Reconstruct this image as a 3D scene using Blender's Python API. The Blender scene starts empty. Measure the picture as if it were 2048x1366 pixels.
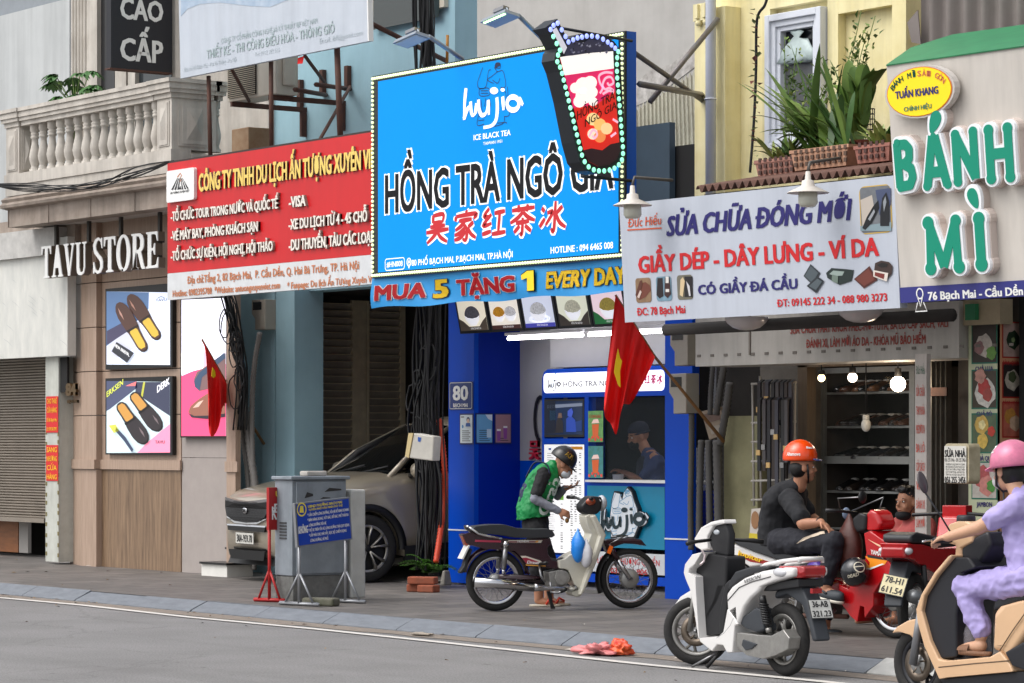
import bpy, bmesh, math, random
from mathutils import Vector, Matrix, noise
from mathutils.geometry import tessellate_polygon
random.seed(7)
SC = bpy.context.scene
COL = SC.collection
R = math.radians
# ------------------------------------------------------------------ camera
FPX, HCAM, HY, PHI = 5844.0, 1.565, 885.0, R(53.5)
CAM = Vector((25.0, -14.77, HCAM))
RV = Vector((math.cos(PHI), math.sin(PHI), 0)); FV = Vector((-math.sin(PHI), math.cos(PHI), 0))
cd = bpy.data.cameras.new('camera'); cam = bpy.data.objects.new('camera', cd); COL.objects.link(cam)
cam.location = CAM; cam.rotation_euler = (R(90), 0, PHI)
cd.sensor_width = 36; cd.lens = FPX/2048*36; cd.shift_y = (HY-683)/2048; cd.clip_end = 500; cd.clip_start = 0.5
SC.camera = cam
# ------------------------------------------------------------------ sky, sun, exposure
w = bpy.data.worlds.new('World'); SC.world = w; w.use_nodes = True
nt = w.node_tree; bg = nt.nodes['Background']
sky = nt.nodes.new('ShaderNodeTexSky'); sky.sky_type = 'NISHITA'; sky.sun_disc = False
SUN_EL, SUN_AZ = R(56), R(200)
sky.sun_elevation = SUN_EL; sky.sun_rotation = SUN_AZ; sky.dust_density = 4; sky.air_density = 1.0
hs = nt.nodes.new('ShaderNodeHueSaturation'); hs.inputs['Saturation'].default_value = 0.22   # overcast: the cloud deck is nearly neutral
nt.links.new(sky.outputs[0], hs.inputs['Color']); nt.links.new(hs.outputs[0], bg.inputs[0]); bg.inputs[1].default_value = 0.15
sl = bpy.data.lights.new('sun', 'SUN'); sl.energy = 0.8; sl.angle = R(60); sl.color = (1, .965, .92)
so = bpy.data.objects.new('sun', sl); COL.objects.link(so)
sd = Vector((math.sin(SUN_AZ)*math.cos(SUN_EL), math.cos(SUN_AZ)*math.cos(SUN_EL), math.sin(SUN_EL)))
so.rotation_euler = sd.to_track_quat('Z', 'Y').to_euler(); so.location = (6, -10, 20)
SC.view_settings.view_transform = 'Standard'; SC.view_settings.look = 'None'
SC.view_settings.exposure = 0.6; SC.view_settings.gamma = 1.0; SC.view_settings.use_curve_mapping = False
# ------------------------------------------------------------------ photo geometry -> world
def ray(px, py): return RV*((px-1024)/FPX) + FV + Vector((0, 0, (HY-py)/FPX))
def onY(px, py, Y):
    d = ray(px, py); return CAM + d*((Y-CAM.y)/d.y)
def onX(px, py, X):
    d = ray(px, py); return CAM + d*((X-CAM.x)/d.x)
def onG(px, py, Z=0.0):
    d = ray(px, py); return CAM + d*((Z-CAM.z)/d.z)
def onD(px, py, D): return CAM + ray(px, py)*D      # at distance D along the view axis
class Pl:
    """A flat sign plane: facade parallel at depth Y, its top leaning out by tilt degrees about height z0, turned by yaw."""
    def __init__(s, Y, tilt=0, z0=0.0, yaw=0, x0=0.0):
        t, a = R(tilt), R(yaw)
        s.o = Vector((x0, Y, z0)); s.u = Vector((math.cos(a), math.sin(a), 0))
        out = Vector((math.sin(a), -math.cos(a), 0))
        s.v = Vector((0, 0, 1))*math.cos(t) + out*math.sin(t); s.n = s.u.cross(s.v)
    def uv(s, px, py):
        d = ray(px, py); k = (s.o-CAM).dot(s.n)/d.dot(s.n); q = CAM + d*k - s.o
        return q.dot(s.u), q.dot(s.v)
    def pt(s, u, v, w=0.0): return s.o + s.u*u + s.v*v + s.n*w
    def at(s, px, py, w=0.0): return s.pt(*s.uv(px, py), w)
# ------------------------------------------------------------------ materials
def lin(c): c = c/255.0; return c/12.92 if c <= .04045 else ((c+.055)/1.055)**2.4
_mc = {}
def mat(rgb, rough=.6, metal=0.0, nz=0.0, ns=6.0, bump=0.0, bs=40.0, emit=0.0, alpha=1.0, streak=0.0, spec=.5, coat=0.0, rgb2=None, trans=0.0, stretch=None, ecol=None):
    key = (tuple(rgb), rough, metal, nz, ns, bump, bs, emit, alpha, streak, spec, coat, rgb2 and tuple(rgb2), trans, stretch, ecol and tuple(ecol))
    if key in _mc: return _mc[key]
    m = bpy.data.materials.new('m%03d' % len(_mc)); m.use_nodes = True; _mc[key] = m
    n = m.node_tree.nodes; L = m.node_tree.links; b = n['Principled BSDF']
    c = [lin(x) for x in rgb] + [1]
    b.inputs['Base Color'].default_value = c; b.inputs['Roughness'].default_value = rough
    b.inputs['Metallic'].default_value = metal; b.inputs['Specular IOR Level'].default_value = spec
    b.inputs['Coat Weight'].default_value = coat; b.inputs['Coat Roughness'].default_value = .08
    b.inputs['Transmission Weight'].default_value = trans
    b.inputs['Alpha'].default_value = alpha
    if emit:
        e = [lin(x) for x in (ecol or rgb)] + [1]
        b.inputs['Emission Color'].default_value = e; b.inputs['Emission Strength'].default_value = emit
    if nz or bump or streak:
        tc = n.new('ShaderNodeTexCoord'); src = tc.outputs['Object']
        if stretch:
            mp = n.new('ShaderNodeMapping'); mp.inputs['Scale'].default_value = stretch; L.new(src, mp.inputs['Vector']); src = mp.outputs[0]
    if nz or streak:
        cur = None
        def layer(scale, amt, vec, detail=6, hard=False):
            nonlocal cur
            t = n.new('ShaderNodeTexNoise'); t.inputs['Scale'].default_value = scale; t.inputs['Detail'].default_value = detail
            t.inputs['Roughness'].default_value = .65; L.new(vec, t.inputs['Vector'])
            r = n.new('ShaderNodeMapRange'); r.inputs['From Min'].default_value = .42 if hard else .3; r.inputs['From Max'].default_value = .72 if hard else .7
            L.new(t.outputs[0], r.inputs['Value'])
            mx = n.new('ShaderNodeMix'); mx.data_type = 'RGBA'
            k = n.new('ShaderNodeMath'); k.operation = 'MULTIPLY'; k.inputs[1].default_value = amt; L.new(r.outputs[0], k.inputs[0])
            L.new(k.outputs[0], mx.inputs['Factor'])
            if cur is None: mx.inputs['A'].default_value = c
            else: L.new(cur, mx.inputs['A'])
            return mx
        if nz:
            d = rgb2 or [x*.55 for x in rgb]
            mx = layer(ns, nz, src); mx.inputs['B'].default_value = [lin(x) for x in d]+[1]; cur = mx.outputs['Result']
        if streak:
            mp = n.new('ShaderNodeMapping'); mp.inputs['Scale'].default_value = (2.6, 2.6, .22); L.new(tc.outputs['Object'], mp.inputs['Vector'])
            mx = layer(1.6, streak, mp.outputs[0], 4, True); mx.inputs['B'].default_value = [lin(x*.5) for x in rgb]+[1]; cur = mx.outputs['Result']
        L.new(cur, b.inputs['Base Color'])
        if emit and not ecol: L.new(cur, b.inputs['Emission Color'])
    if bump:
        t = n.new('ShaderNodeTexNoise'); t.inputs['Scale'].default_value = bs; t.inputs['Detail'].default_value = 5; L.new(src, t.inputs['Vector'])
        bp = n.new('ShaderNodeBump'); bp.inputs['Strength'].default_value = bump; bp.inputs['Distance'].default_value = .01
        L.new(t.outputs[0], bp.inputs['Height']); L.new(bp.outputs[0], b.inputs['Normal'])
    return m
def glassm(rough=.02, alpha=.22, rgb=(30, 35, 38)): return mat(rgb, rough, spec=.8, alpha=alpha)
STEEL = lambda: mat((150, 150, 152), .32, .9, nz=.25, ns=30)
CHROME = lambda: mat((205, 205, 208), .14, 1.0, nz=.15, ns=20)
BLK = lambda: mat((22, 22, 24), .45)
RUB = lambda: mat((26, 26, 27), .8, nz=.5, ns=30, rgb2=(52, 49, 46))
RUST = lambda: mat((72, 50, 44), .8, nz=.6, ns=14, rgb2=(104, 62, 44))
# ------------------------------------------------------------------ mesh building
_tc = {}
def _textraw(s, bold, ext, res):
    k = (s, round(bold, 4), round(ext, 4), res)
    if k in _tc: return _tc[k]
    if 'Đ' in s:      # drawn as a D with its bar added, clear of the stem
        vs, fs = _textraw(s.replace('Đ', 'D'), bold, ext, res); vs, fs = list(vs), list(fs)
        D0 = _textraw('D', 0, 0, res)[0]; wD = max(v[0] for v in D0)-min(v[0] for v in D0); st = .1
        for i, ch in enumerate(s):
            if ch != 'Đ': continue
            x0 = max(v[0] for v in _textraw(s[:i].replace('Đ', 'D')+'D', 0, 0, res)[0])-wD
            for a, c in ((x0-.09, x0-.0005), (x0+st, x0+.3)):
                n = len(vs); z = ext; y0, y1 = CAPH*.46, CAPH*.58
                vs += [(a, y0, z), (c, y0, z), (c, y1, z), (a, y1, z)]; fs.append((n, n+1, n+2, n+3))
        _tc[k] = (vs, fs); return vs, fs
    cu = bpy.data.curves.new('lettering_curve', 'FONT'); cu.body = s; cu.size = 1; cu.resolution_u = res; cu.fill_mode = 'BOTH' if ext else 'FRONT'
    cu.offset = bold; cu.extrude = ext
    o = bpy.data.objects.new('lettering_tmp', cu); COL.objects.link(o)
    dg = bpy.context.evaluated_depsgraph_get(); me = bpy.data.meshes.new_from_object(o.evaluated_get(dg))
    vs = [tuple(v.co) for v in me.vertices]; fs = [tuple(p.vertices) for p in me.polygons]
    bpy.data.meshes.remove(me); bpy.data.objects.remove(o); bpy.data.curves.remove(cu)
    _tc[k] = (vs, fs); return vs, fs
CAPH = max(v[1] for v in _textraw('H', 0, 0, 2)[0])
class MB:
    def __init__(s, M=None): s.v = []; s.f = []; s.m = []; s.sm = []; s.M = M; s.mats = []
    def mi(s, m):
        if m not in s.mats: s.mats.append(m)
        return s.mats.index(m)
    def add(s, vs, fs, m, smooth=False, M=None):
        b = len(s.v); T = M if M is not None else s.M
        s.v += [tuple(T @ Vector(p)) if T is not None else tuple(p) for p in vs]; i = s.mi(m)
        for f in fs: s.f.append(tuple(b+k for k in f)); s.m.append(i); s.sm.append(smooth)
        return s
    def box(s, c, d, m, rot=None, M=None, taper=1.0):
        x, y, z = d[0]/2, d[1]/2, d[2]/2; c = Vector(c); t = taper
        vs = [Vector((a*x*(t if e > 0 else 1), b*y*(t if e > 0 else 1), e*z)) for e in (-1, 1) for a, b in ((-1, -1), (1, -1), (1, 1), (-1, 1))]
        if rot is not None:
            q = rot if not isinstance(rot, (int, float)) else Matrix.Rotation(rot, 3, 'Z'); vs = [q @ v for v in vs]
        return s.add([v+c for v in vs], [(3, 2, 1, 0), (4, 5, 6, 7), (0, 1, 5, 4), (1, 2, 6, 5), (2, 3, 7, 6), (3, 0, 4, 7)], m, M=M)
    def bx(s, x0, x1, y0, y1, z0, z1, m): return s.box(((x0+x1)/2, (y0+y1)/2, (z0+z1)/2), (abs(x1-x0), abs(y1-y0), abs(z1-z0)), m)
    def tube(s, pts, r, m, n=8, cap=True, flat=1.0):
        pts = [Vector(p) for p in pts]; k = len(pts); rr = r if isinstance(r, (list, tuple)) else [r]*k
        vs = []; up = Vector((0, 0, 1)); last = None
        for i, p in enumerate(pts):
            t = (pts[min(i+1, k-1)] - pts[max(i-1, 0)])
            if t.length < 1e-9: t = Vector((0, 0, 1))
            t.normalize()
            if last is None: a = t.cross(up if abs(t.z) < .9 else Vector((1, 0, 0)))
            else: a = last - t*last.dot(t)
            if a.length < 1e-6: a = t.cross(Vector((0, 1, 0)))
            a.normalize(); b = t.cross(a); last = a
            vs += [p + (a*math.cos(2*math.pi*j/n) + b*math.sin(2*math.pi*j/n)*flat)*rr[i] for j in range(n)]
        fs = [(i*n+j, i*n+(j+1) % n, (i+1)*n+(j+1) % n, (i+1)*n+j) for i in range(k-1) for j in range(n)]
        if cap: fs += [tuple(reversed(range(n))), tuple(range((k-1)*n, k*n))]
        return s.add(vs, fs, m, True)
    def lathe(s, prof, m, o=(0, 0, 0), axis='Z', n=20, M=None, arc=1.0, smooth=True):
        """prof = [(radius, height)...]"""
        o = Vector(o); vs = []; full = arc >= .999; c = n if full else n+1
        for r, h in prof:
            for j in range(c):
                a = 2*math.pi*arc*j/n; p = Vector((r*math.cos(a), r*math.sin(a), h))
                if axis == 'Y': p = Vector((p.x, p.z, p.y))
                elif axis == 'X': p = Vector((p.z, p.x, p.y))
                vs.append(p+o)
        k = len(prof); fs = []
        for i in range(k-1):
            for j in range(n):
                j2 = (j+1) % c if full else j+1
                q = (i*c+j, i*c+j2, (i+1)*c+j2, (i+1)*c+j); fs.append(q[::-1] if axis == 'Y' else q)
        return s.add(vs, fs, m, smooth, M)
    def ball(s, c, r, m, n=14, k=9, M=None, rot=None):
        r = r if isinstance(r, (tuple, list)) else (r, r, r); c = Vector(c); vs = []
        for i in range(k+1):
            t = math.pi*i/k
            for j in range(n):
                a = 2*math.pi*j/n; p = Vector((r[0]*math.sin(t)*math.cos(a), r[1]*math.sin(t)*math.sin(a), r[2]*math.cos(t)))
                vs.append((rot @ p if rot is not None else p)+c)
        fs = [(i*n+j, (i+1)*n+j, (i+1)*n+(j+1) % n, i*n+(j+1) % n) for i in range(k) for j in range(n)]
        return s.add(vs, fs, m, True, M)
    def torus(s, c, RR, r, m, axis='Y', n=32, k=10, sq=1.0):
        prof = [(RR + r*math.cos(2*math.pi*i/k), sq*r*math.sin(2*math.pi*i/k)) for i in range(k+1)]
        return s.lathe(prof, m, c, axis, n)
    def prism(s, pts, thick, m, fn, smooth=False):
        """polygon of 2D points; fn(a, b, w) -> 3D; front w=0, back w=-thick"""
        n = len(pts); tri = tessellate_polygon([[Vector((a, b, 0)) for a, b in pts]])
        ar = sum(pts[i][0]*pts[(i+1) % n][1]-pts[(i+1) % n][0]*pts[i][1] for i in range(n))
        vs = [fn(a, b, 0) for a, b in pts]
        if n == 3 or n == 4: fs = [tuple(range(n))] if ar > 0 else [tuple(reversed(range(n)))]
        else:
            fs = []
            for t in tri:
                A = (pts[t[1]][0]-pts[t[0]][0])*(pts[t[2]][1]-pts[t[0]][1])-(pts[t[2]][0]-pts[t[0]][0])*(pts[t[1]][1]-pts[t[0]][1])
                fs.append(tuple(t) if A > 0 else tuple(reversed(t)))
        if thick:
            vs += [fn(a, b, -thick) for a, b in pts]
            fs += [tuple(n+k for k in reversed(f)) for f in fs]
            for i in range(n):
                j = (i+1) % n; q = (i, n+i, n+j, j); fs.append(q if ar > 0 else q[::-1])
        return s.add(vs, fs, m, smooth)
    # drawing on sign planes, in photo pixels
    def poly(s, pl, pts, m, w=.004, d=0.0): return s.prism([pl.uv(*p) for p in pts], d, m, lambda a, b, c: pl.pt(a, b, w+c))
    def uvpoly(s, pl, pts, m, w=.004, d=0.0): return s.prism(pts, d, m, lambda a, b, c: pl.pt(a, b, w+c))
    def quad(s, pl, x0, y0, x1, y1, m, w=.004, d=0.0):
        """rectangle in the plane from its left-top and right-bottom photo pixels"""
        a, b = pl.uv(x0, y0); c, e = pl.uv(x1, y1); return s.uvpoly(pl, [(a, e), (c, e), (c, b), (a, b)], m, w, d)
    def disc(s, pl, px, py, ru, rv, m, w=.004, d=0.0, n=24, rot=0):
        u, v = pl.uv(px, py); cr, sr = math.cos(rot), math.sin(rot)
        P = [(ru*math.cos(2*math.pi*i/n), rv*math.sin(2*math.pi*i/n)) for i in range(n)]
        return s.uvpoly(pl, [(u+a*cr-b*sr, v+a*sr+b*cr) for a, b in P], m, w, d)
    def line(s, pl, pts, wd, m, w=.004, uv=False, taper=None):
        P = [Vector(p) if uv else Vector(pl.uv(*p)) for p in pts]; k = len(P); vs = []
        for i, p in enumerate(P):
            t = P[min(i+1, k-1)]-P[max(i-1, 0)]; t = t.normalized() if t.length else Vector((1, 0)); q = Vector((-t.y, t.x))*(wd[i] if isinstance(wd, (list, tuple)) else wd)/2
            vs += [pl.pt(p.x-q.x, p.y-q.y, w), pl.pt(p.x+q.x, p.y+q.y, w)]
        return s.add(vs, [(2*i, 2*i+2, 2*i+3, 2*i+1) for i in range(k-1)], m)
    def text(s, pl, t, x0, yb, x1, yt, m, bold=0.0, shear=0.0, w=.005, ext=0.0, slope=0.0, res=2, by=.45, lay=None):
        """t with its left baseline at photo pixel (x0, yb), cap top at (x0, yt), right end at x1"""
        u0, v0 = pl.uv(x0, yb); u1 = pl.uv(x1, yb)[0]; h = pl.uv(x0, yt)[1]-v0
        return s.textuv(pl, t, u0, v0, u1, h, m, bold, shear, w, ext, slope, res, by, lay)
    def textuv(s, pl, t, u0, v0, u1, h, m, bold=0.0, shear=0.0, w=.005, ext=0.0, slope=0.0, res=2, by=.45, lay=None):
        e = .5 if ext else 0; vs, fs = _textraw(t, 0, e, res)
        if not vs: return s
        lb = bold if lay is None else lay; a = min(v[0] for v in vs)-lb; b = max(v[0] for v in vs)+lb; k = h/(CAPH+2*lb*by); sx = (u1-u0)/max(b-a, 1e-6)
        sh = [(0, 0)] if bold < .006 else [(-bold, 0), (bold, 0)] if bold < .018 and lay is None else [(0, 0), (-bold, -bold*by), (bold, -bold*by), (-bold, bold*by), (bold, bold*by)]
        for q, (dx, dy) in enumerate(sh):
            out = []
            for x, y, z in vs:
                uu = u0+(x+dx-a)*sx; vv = v0+(y+dy+lb*by)*k
                out.append(pl.pt(uu+shear*(vv-v0), vv+slope*(uu-u0), w+q*.0003+(z*2*ext-0 if ext else 0)))
            s.add(out, fs, m)
        return s
    def surf(s, fn, nu, nv, m, smooth=True, thick=0.0):
        vs = [Vector(fn(i/nu, j/nv)) for i in range(nu+1) for j in range(nv+1)]
        fs = [(i*(nv+1)+j, (i+1)*(nv+1)+j, (i+1)*(nv+1)+j+1, i*(nv+1)+j+1) for i in range(nu) for j in range(nv)]
        return s.add(vs, fs, m, smooth)
    def loft(s, rings, m, cap=True, smooth=True):
        n = len(rings[0]); vs = [p for r in rings for p in r]
        fs = [(i*n+j, i*n+(j+1) % n, (i+1)*n+(j+1) % n, (i+1)*n+j) for i in range(len(rings)-1) for j in range(n)]
        if cap: fs += [tuple(reversed(range(n))), tuple(range((len(rings)-1)*n, len(rings)*n))]
        return s.add(vs, fs, m, smooth)
    def build(s, name, parent=None, local=False, bev=0.0, seg=2, sub=0, label=None, cat=None, group=None, kind=None, solid=0.0, loc=None, remesh=0.0, smooth=0, wn=False):
        me = bpy.data.meshes.new(name)
        if parent is not None and not local: off = ABS.get(parent.name, Vector((0, 0, 0)))
        elif parent is None and not local:
            xs = [v[0] for v in s.v]; ys = [v[1] for v in s.v]; zs = [v[2] for v in s.v]
            off = Vector(((min(xs)+max(xs))/2, (min(ys)+max(ys))/2, min(zs)))
        else: off = Vector((0, 0, 0))
        me.from_pydata([(v[0]-off.x, v[1]-off.y, v[2]-off.z) for v in s.v], [], s.f)
        for m in s.mats: me.materials.append(m)
        me.polygons.foreach_set('material_index', s.m); me.polygons.foreach_set('use_smooth', s.sm); me.update()
        o = bpy.data.objects.new(name, me); COL.objects.link(o)
        if parent is not None:
            o.parent = parent
            ABS[o.name] = off
        else:
            o.location = loc if loc is not None else off; ABS[o.name] = off
        if remesh:
            r = o.modifiers.new('remesh', 'REMESH'); r.mode = 'VOXEL'; r.voxel_size = remesh; r.use_smooth_shade = True
        if smooth:
            q = o.modifiers.new('smooth', 'SMOOTH'); q.factor = .5; q.iterations = smooth
        if solid:
            q = o.modifiers.new('solid', 'SOLIDIFY'); q.thickness = solid; q.offset = 0
        if bev:
            q = o.modifiers.new('bevel', 'BEVEL'); q.width = bev; q.segments = seg; q.limit_method = 'ANGLE'; q.angle_limit = R(35); q.harden_normals = False
        if wn:
            me.polygons.foreach_set('use_smooth', [True]*len(me.polygons)); q = o.modifiers.new('normals', 'WEIGHTED_NORMAL'); q.keep_sharp = False
        if sub:
            q = o.modifiers.new('sub', 'SUBSURF'); q.levels = sub; q.render_levels = sub
        tag(o, label, cat, group, kind); return o
ABS = {}
def tag(o, label=None, cat=None, group=None, kind=None):
    if label: o['label'] = label
    if cat: o['category'] = cat
    if group: o['group'] = group
    if kind: o['kind'] = kind
    return o
def root(name, loc, label, cat, group=None, rz=0.0, world=True):
    """An Empty at the base of a thing. world=True: its parts are drawn in world coordinates."""
    o = bpy.data.objects.new(name, None); COL.objects.link(o); o.location = loc; o.rotation_euler = (0, 0, rz); o.empty_display_size = .2
    ABS[o.name] = Vector(loc) if world else Vector((0, 0, 0)); tag(o, label, cat, group); return o
def copytree(o, parent=None):
    c = o.copy(); COL.objects.link(c)
    if parent is not None: c.parent = parent
    for ch in list(o.children): copytree(ch, c)
    return c
def bez(P, n=16):
    """smooth curve through points (Catmull-Rom)"""
    P = [Vector(p) for p in P]; out = []
    for i in range(len(P)-1):
        a, b, c, d = P[max(i-1, 0)], P[i], P[i+1], P[min(i+2, len(P)-1)]
        for k in range(n):
            t = k/n; out.append(.5*((2*b)+(c-a)*t+(2*a-5*b+4*c-d)*t*t+(3*b-a-3*c+d)*t**3))
    out.append(P[-1]); return out
def sag(a, b, d, n=10):
    a, b = Vector(a), Vector(b); return [a.lerp(b, i/n)-Vector((0, 0, d*4*(i/n)*(1-i/n))) for i in range(n+1)]
# ------------------------------------------------------------------ ground
def X(px, Y): return onY(px, HY, Y).x
def Z(px, py, Y): return onY(px, py, Y).z
def bp(mb, px0, px1, py0, py1, Y0, Y1, m, pz=None):
    """box whose front face (at depth Y0) spans photo pixels px0..px1 and py0 (top)..py1 (bottom) measured at column pz"""
    pz = px0 if pz is None else pz
    return mb.bx(X(px0, Y0), X(px1, Y0), Y0, Y1, Z(pz, py1, Y0), Z(pz, py0, Y0), m)
ZR = -.105
def ground_mats():
    asphalt = mat((150, 148, 147), .85, nz=1, ns=62, rgb2=(92, 91, 91), bump=.5, bs=90)
    n, L = asphalt.node_tree.nodes, asphalt.node_tree.links; b = n['Principled BSDF']
    tc = n.new('ShaderNodeTexCoord'); t = n.new('ShaderNodeTexNoise'); t.inputs['Scale'].default_value = .9; t.inputs['Detail'].default_value = 8; L.new(tc.outputs['Object'], t.inputs['Vector'])
    r = n.new('ShaderNodeMapRange'); r.inputs['From Min'].default_value = .38; r.inputs['From Max'].default_value = .7; r.inputs['To Max'].default_value = .38; L.new(t.outputs[0], r.inputs['Value'])
    mx = n.new('ShaderNodeMix'); mx.data_type = 'RGBA'; src = b.inputs['Base Color'].links[0].from_socket
    L.new(src, mx.inputs['A']); mx.inputs['B'].default_value = [lin(92), lin(90), lin(89), 1]; L.new(r.outputs[0], mx.inputs['Factor'])
    def over(prev, fac, col):      # one more layer of wear
        q = n.new('ShaderNodeMix'); q.data_type = 'RGBA'; L.new(prev, q.inputs['A']); q.inputs['B'].default_value = [lin(c) for c in col]+[1]; L.new(fac, q.inputs['Factor']); return q.outputs['Result']
    def rng(src, a, c, top):
        q = n.new('ShaderNodeMapRange'); q.inputs['From Min'].default_value = a; q.inputs['From Max'].default_value = c; q.inputs['To Max'].default_value = top; L.new(src, q.inputs['Value']); return q.outputs[0]
    mp = n.new('ShaderNodeMapping'); mp.inputs['Scale'].default_value = (.12, 1.6, 1); L.new(tc.outputs['Object'], mp.inputs['Vector']); t2 = n.new('ShaderNodeTexNoise'); t2.inputs['Scale'].default_value = 1; t2.inputs['Detail'].default_value = 4; L.new(mp.outputs[0], t2.inputs['Vector'])
    o_ = over(mx.outputs['Result'], rng(t2.outputs[0], .5, .66, .28), (96, 94, 93))
    vo = n.new('ShaderNodeTexVoronoi'); vo.feature = 'DISTANCE_TO_EDGE'; vo.inputs['Scale'].default_value = .55; wv = n.new('ShaderNodeTexNoise'); wv.inputs['Scale'].default_value = 2.2; wv.inputs['Detail'].default_value = 6; L.new(tc.outputs['Object'], wv.inputs['Vector'])
    wx = n.new('ShaderNodeMix'); wx.data_type = 'VECTOR'; wx.inputs['Factor'].default_value = .35; L.new(tc.outputs['Object'], wx.inputs['A']); L.new(wv.outputs['Color'], wx.inputs['B']); L.new(wx.outputs['Result'], vo.inputs['Vector'])
    o_ = over(o_, rng(vo.outputs['Distance'], .009, .0, .22), (50, 49, 49)); t3 = n.new('ShaderNodeTexNoise'); t3.inputs['Scale'].default_value = 7; t3.inputs['Detail'].default_value = 3; L.new(tc.outputs['Object'], t3.inputs['Vector'])
    o_ = over(o_, rng(t3.outputs[0], .68, .74, .6), (62, 60, 59)); L.new(o_, b.inputs['Base Color'])
    # paving: slabs with dark joints
    pave = mat((122, 116, 111), .6, nz=.7, ns=4.2, rgb2=(84, 82, 81), bump=.25, bs=60)
    n, L = pave.node_tree.nodes, pave.node_tree.links; b = n['Principled BSDF']
    tc = n.new('ShaderNodeTexCoord'); br = n.new('ShaderNodeTexBrick'); mp = n.new('ShaderNodeMapping'); mp.inputs['Rotation'].default_value = (0, 0, R(90)); L.new(tc.outputs['Object'], mp.inputs['Vector'])
    nz_ = n.new('ShaderNodeTexNoise'); nz_.inputs['Scale'].default_value = 3; L.new(mp.outputs[0], nz_.inputs['Vector'])
    wob = n.new('ShaderNodeMix'); wob.data_type = 'VECTOR'; wob.inputs['Factor'].default_value = .012; L.new(mp.outputs[0], wob.inputs['A']); L.new(nz_.outputs['Color'], wob.inputs['B'])
    L.new(wob.outputs['Result'], br.inputs['Vector']); br.inputs['Scale'].default_value = 1; br.inputs['Brick Width'].default_value = .6; br.inputs['Row Height'].default_value = .4
    br.inputs['Mortar Size'].default_value = .011; br.inputs['Mortar Smooth'].default_value = .3; br.inputs['Color1'].default_value = (1, 1, 1, 1); br.inputs['Color2'].default_value = (.6, .61, .62, 1); br.inputs['Mortar'].default_value = (.2, .19, .18, 1)
    mx = n.new('ShaderNodeMix'); mx.data_type = 'RGBA'; mx.blend_type = 'MULTIPLY'; mx.inputs['Factor'].default_value = .85
    src = b.inputs['Base Color'].links[0].from_socket; L.new(src, mx.inputs['A']); L.new(br.outputs['Color'], mx.inputs['B']); L.new(mx.outputs['Result'], b.inputs['Base Color'])
    return asphalt, pave
ASPH, PAVE = ground_mats()
g = MB(); g.add([(-60, -40, ZR), (60, -40, ZR), (60, -.15, ZR), (-60, -.15, ZR)], [(0, 1, 2, 3)], ASPH); g.build('road', kind='structure')
g = MB(); g.add([(-60, -.02, 0), (60, -.02, 0), (60, 40, 0), (-60, 40, 0)], [(0, 1, 2, 3)], PAVE); g.build('sidewalk', kind='structure')
KST = mat((116, 121, 128), .7, nz=.6, ns=5, rgb2=(82, 87, 95), bump=.25, bs=50, stretch=(1, 3, 3))
KLT = mat((178, 178, 175), .8, nz=.4, ns=9, bump=.3, bs=60)
g = MB(); x = -24.0; random.seed(3)
while x < 24:
    L_ = 1.2; m = KLT if 9.3 < x < 10.6 else KST; j = random.uniform(-.008, .008); a, b = x+.006, x+L_-.006
    dz = random.uniform(-.006, .004)
    pr = [(-.21+j, ZR-.02), (-.21+j, ZR+.012), (-.195+j, ZR+.024), (-.012+j, .004+dz), (.0, -.002), (.0, -.1)]
    g.loft([[(a, y, z) for y, z in pr], [(b, y, z) for y, z in pr]], m, smooth=False); x += L_
g.build('kerb', kind='structure')
g = MB(); SAND = mat((140, 128, 116), .95, nz=.8, ns=14, rgb2=(108, 102, 97), bump=.4, bs=120)
pts = [(-18, -.24)] + [(xx, -.24) for xx in (-8, 0, 8)]; random.seed(5)
top = []; bot = []
for i in range(110):
    xx = -24+i*.45; top.append((xx, -.195, ZR+.004)); bot.append((xx, -.2-max(.05, (.26 if xx < -3 else .34 if xx < 3 else .3)+random.uniform(-.05, .05)), ZR+.004))
g.add(top+bot, [(i, 110+i, 111+i, i+1) for i in range(109)], SAND); g.build('gutter_dirt', kind='structure')
g = MB(); WL = mat((214, 210, 204), .7, nz=.45, ns=22, rgb2=(165, 161, 157))
lp = [(-30, 1195-130), (0, 1195), (170, 1210.5), (380, 1234), (640, 1258.5), (900, 1286), (1300, 1329.5), (1640, 1362), (1900, 1390)]
A = [onG(a, b, ZR+.008) for a, b in lp[1:]]
A = [A[0]+(A[0]-A[1])*1.2]+A
vs = []
for p in A: vs += [(p.x, p.y-.055, p.z), (p.x, p.y+.055, p.z)]
g.add(vs, [(2*i, 2*i+2, 2*i+3, 2*i+1) for i in range(len(A)-1)], WL); g.build('road_marking', kind='structure')

# ------------------------------------------------------------------ shared wall materials
TRAV = mat((180, 156, 138), .4, nz=.5, ns=5, rgb2=(128, 104, 86), stretch=(6, 6, .45), bump=.05, bs=40)
TRAVD = mat((150, 124, 98), .42, nz=.95, ns=7, rgb2=(94, 74, 58), stretch=(5, 5, .3))
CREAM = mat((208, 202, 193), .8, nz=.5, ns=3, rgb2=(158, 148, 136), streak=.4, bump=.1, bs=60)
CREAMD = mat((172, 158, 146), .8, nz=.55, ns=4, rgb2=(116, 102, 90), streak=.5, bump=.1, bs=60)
BLUEW = mat((162, 198, 210), .85, nz=.4, ns=2.2, rgb2=(132, 168, 182), streak=.1, bump=.12, bs=90)
YELW = mat((240, 230, 184), .85, nz=.5, ns=2.6, rgb2=(212, 194, 124), streak=.3, bump=.12, bs=80)
GREYW = mat((188, 185, 181), .9, nz=.5, ns=1.6, rgb2=(158, 154, 149), streak=.1, bump=.12, bs=80)
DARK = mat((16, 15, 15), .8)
DIM = mat((80, 74, 69), .8, nz=.5, ns=5, rgb2=(30, 27, 25))
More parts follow.
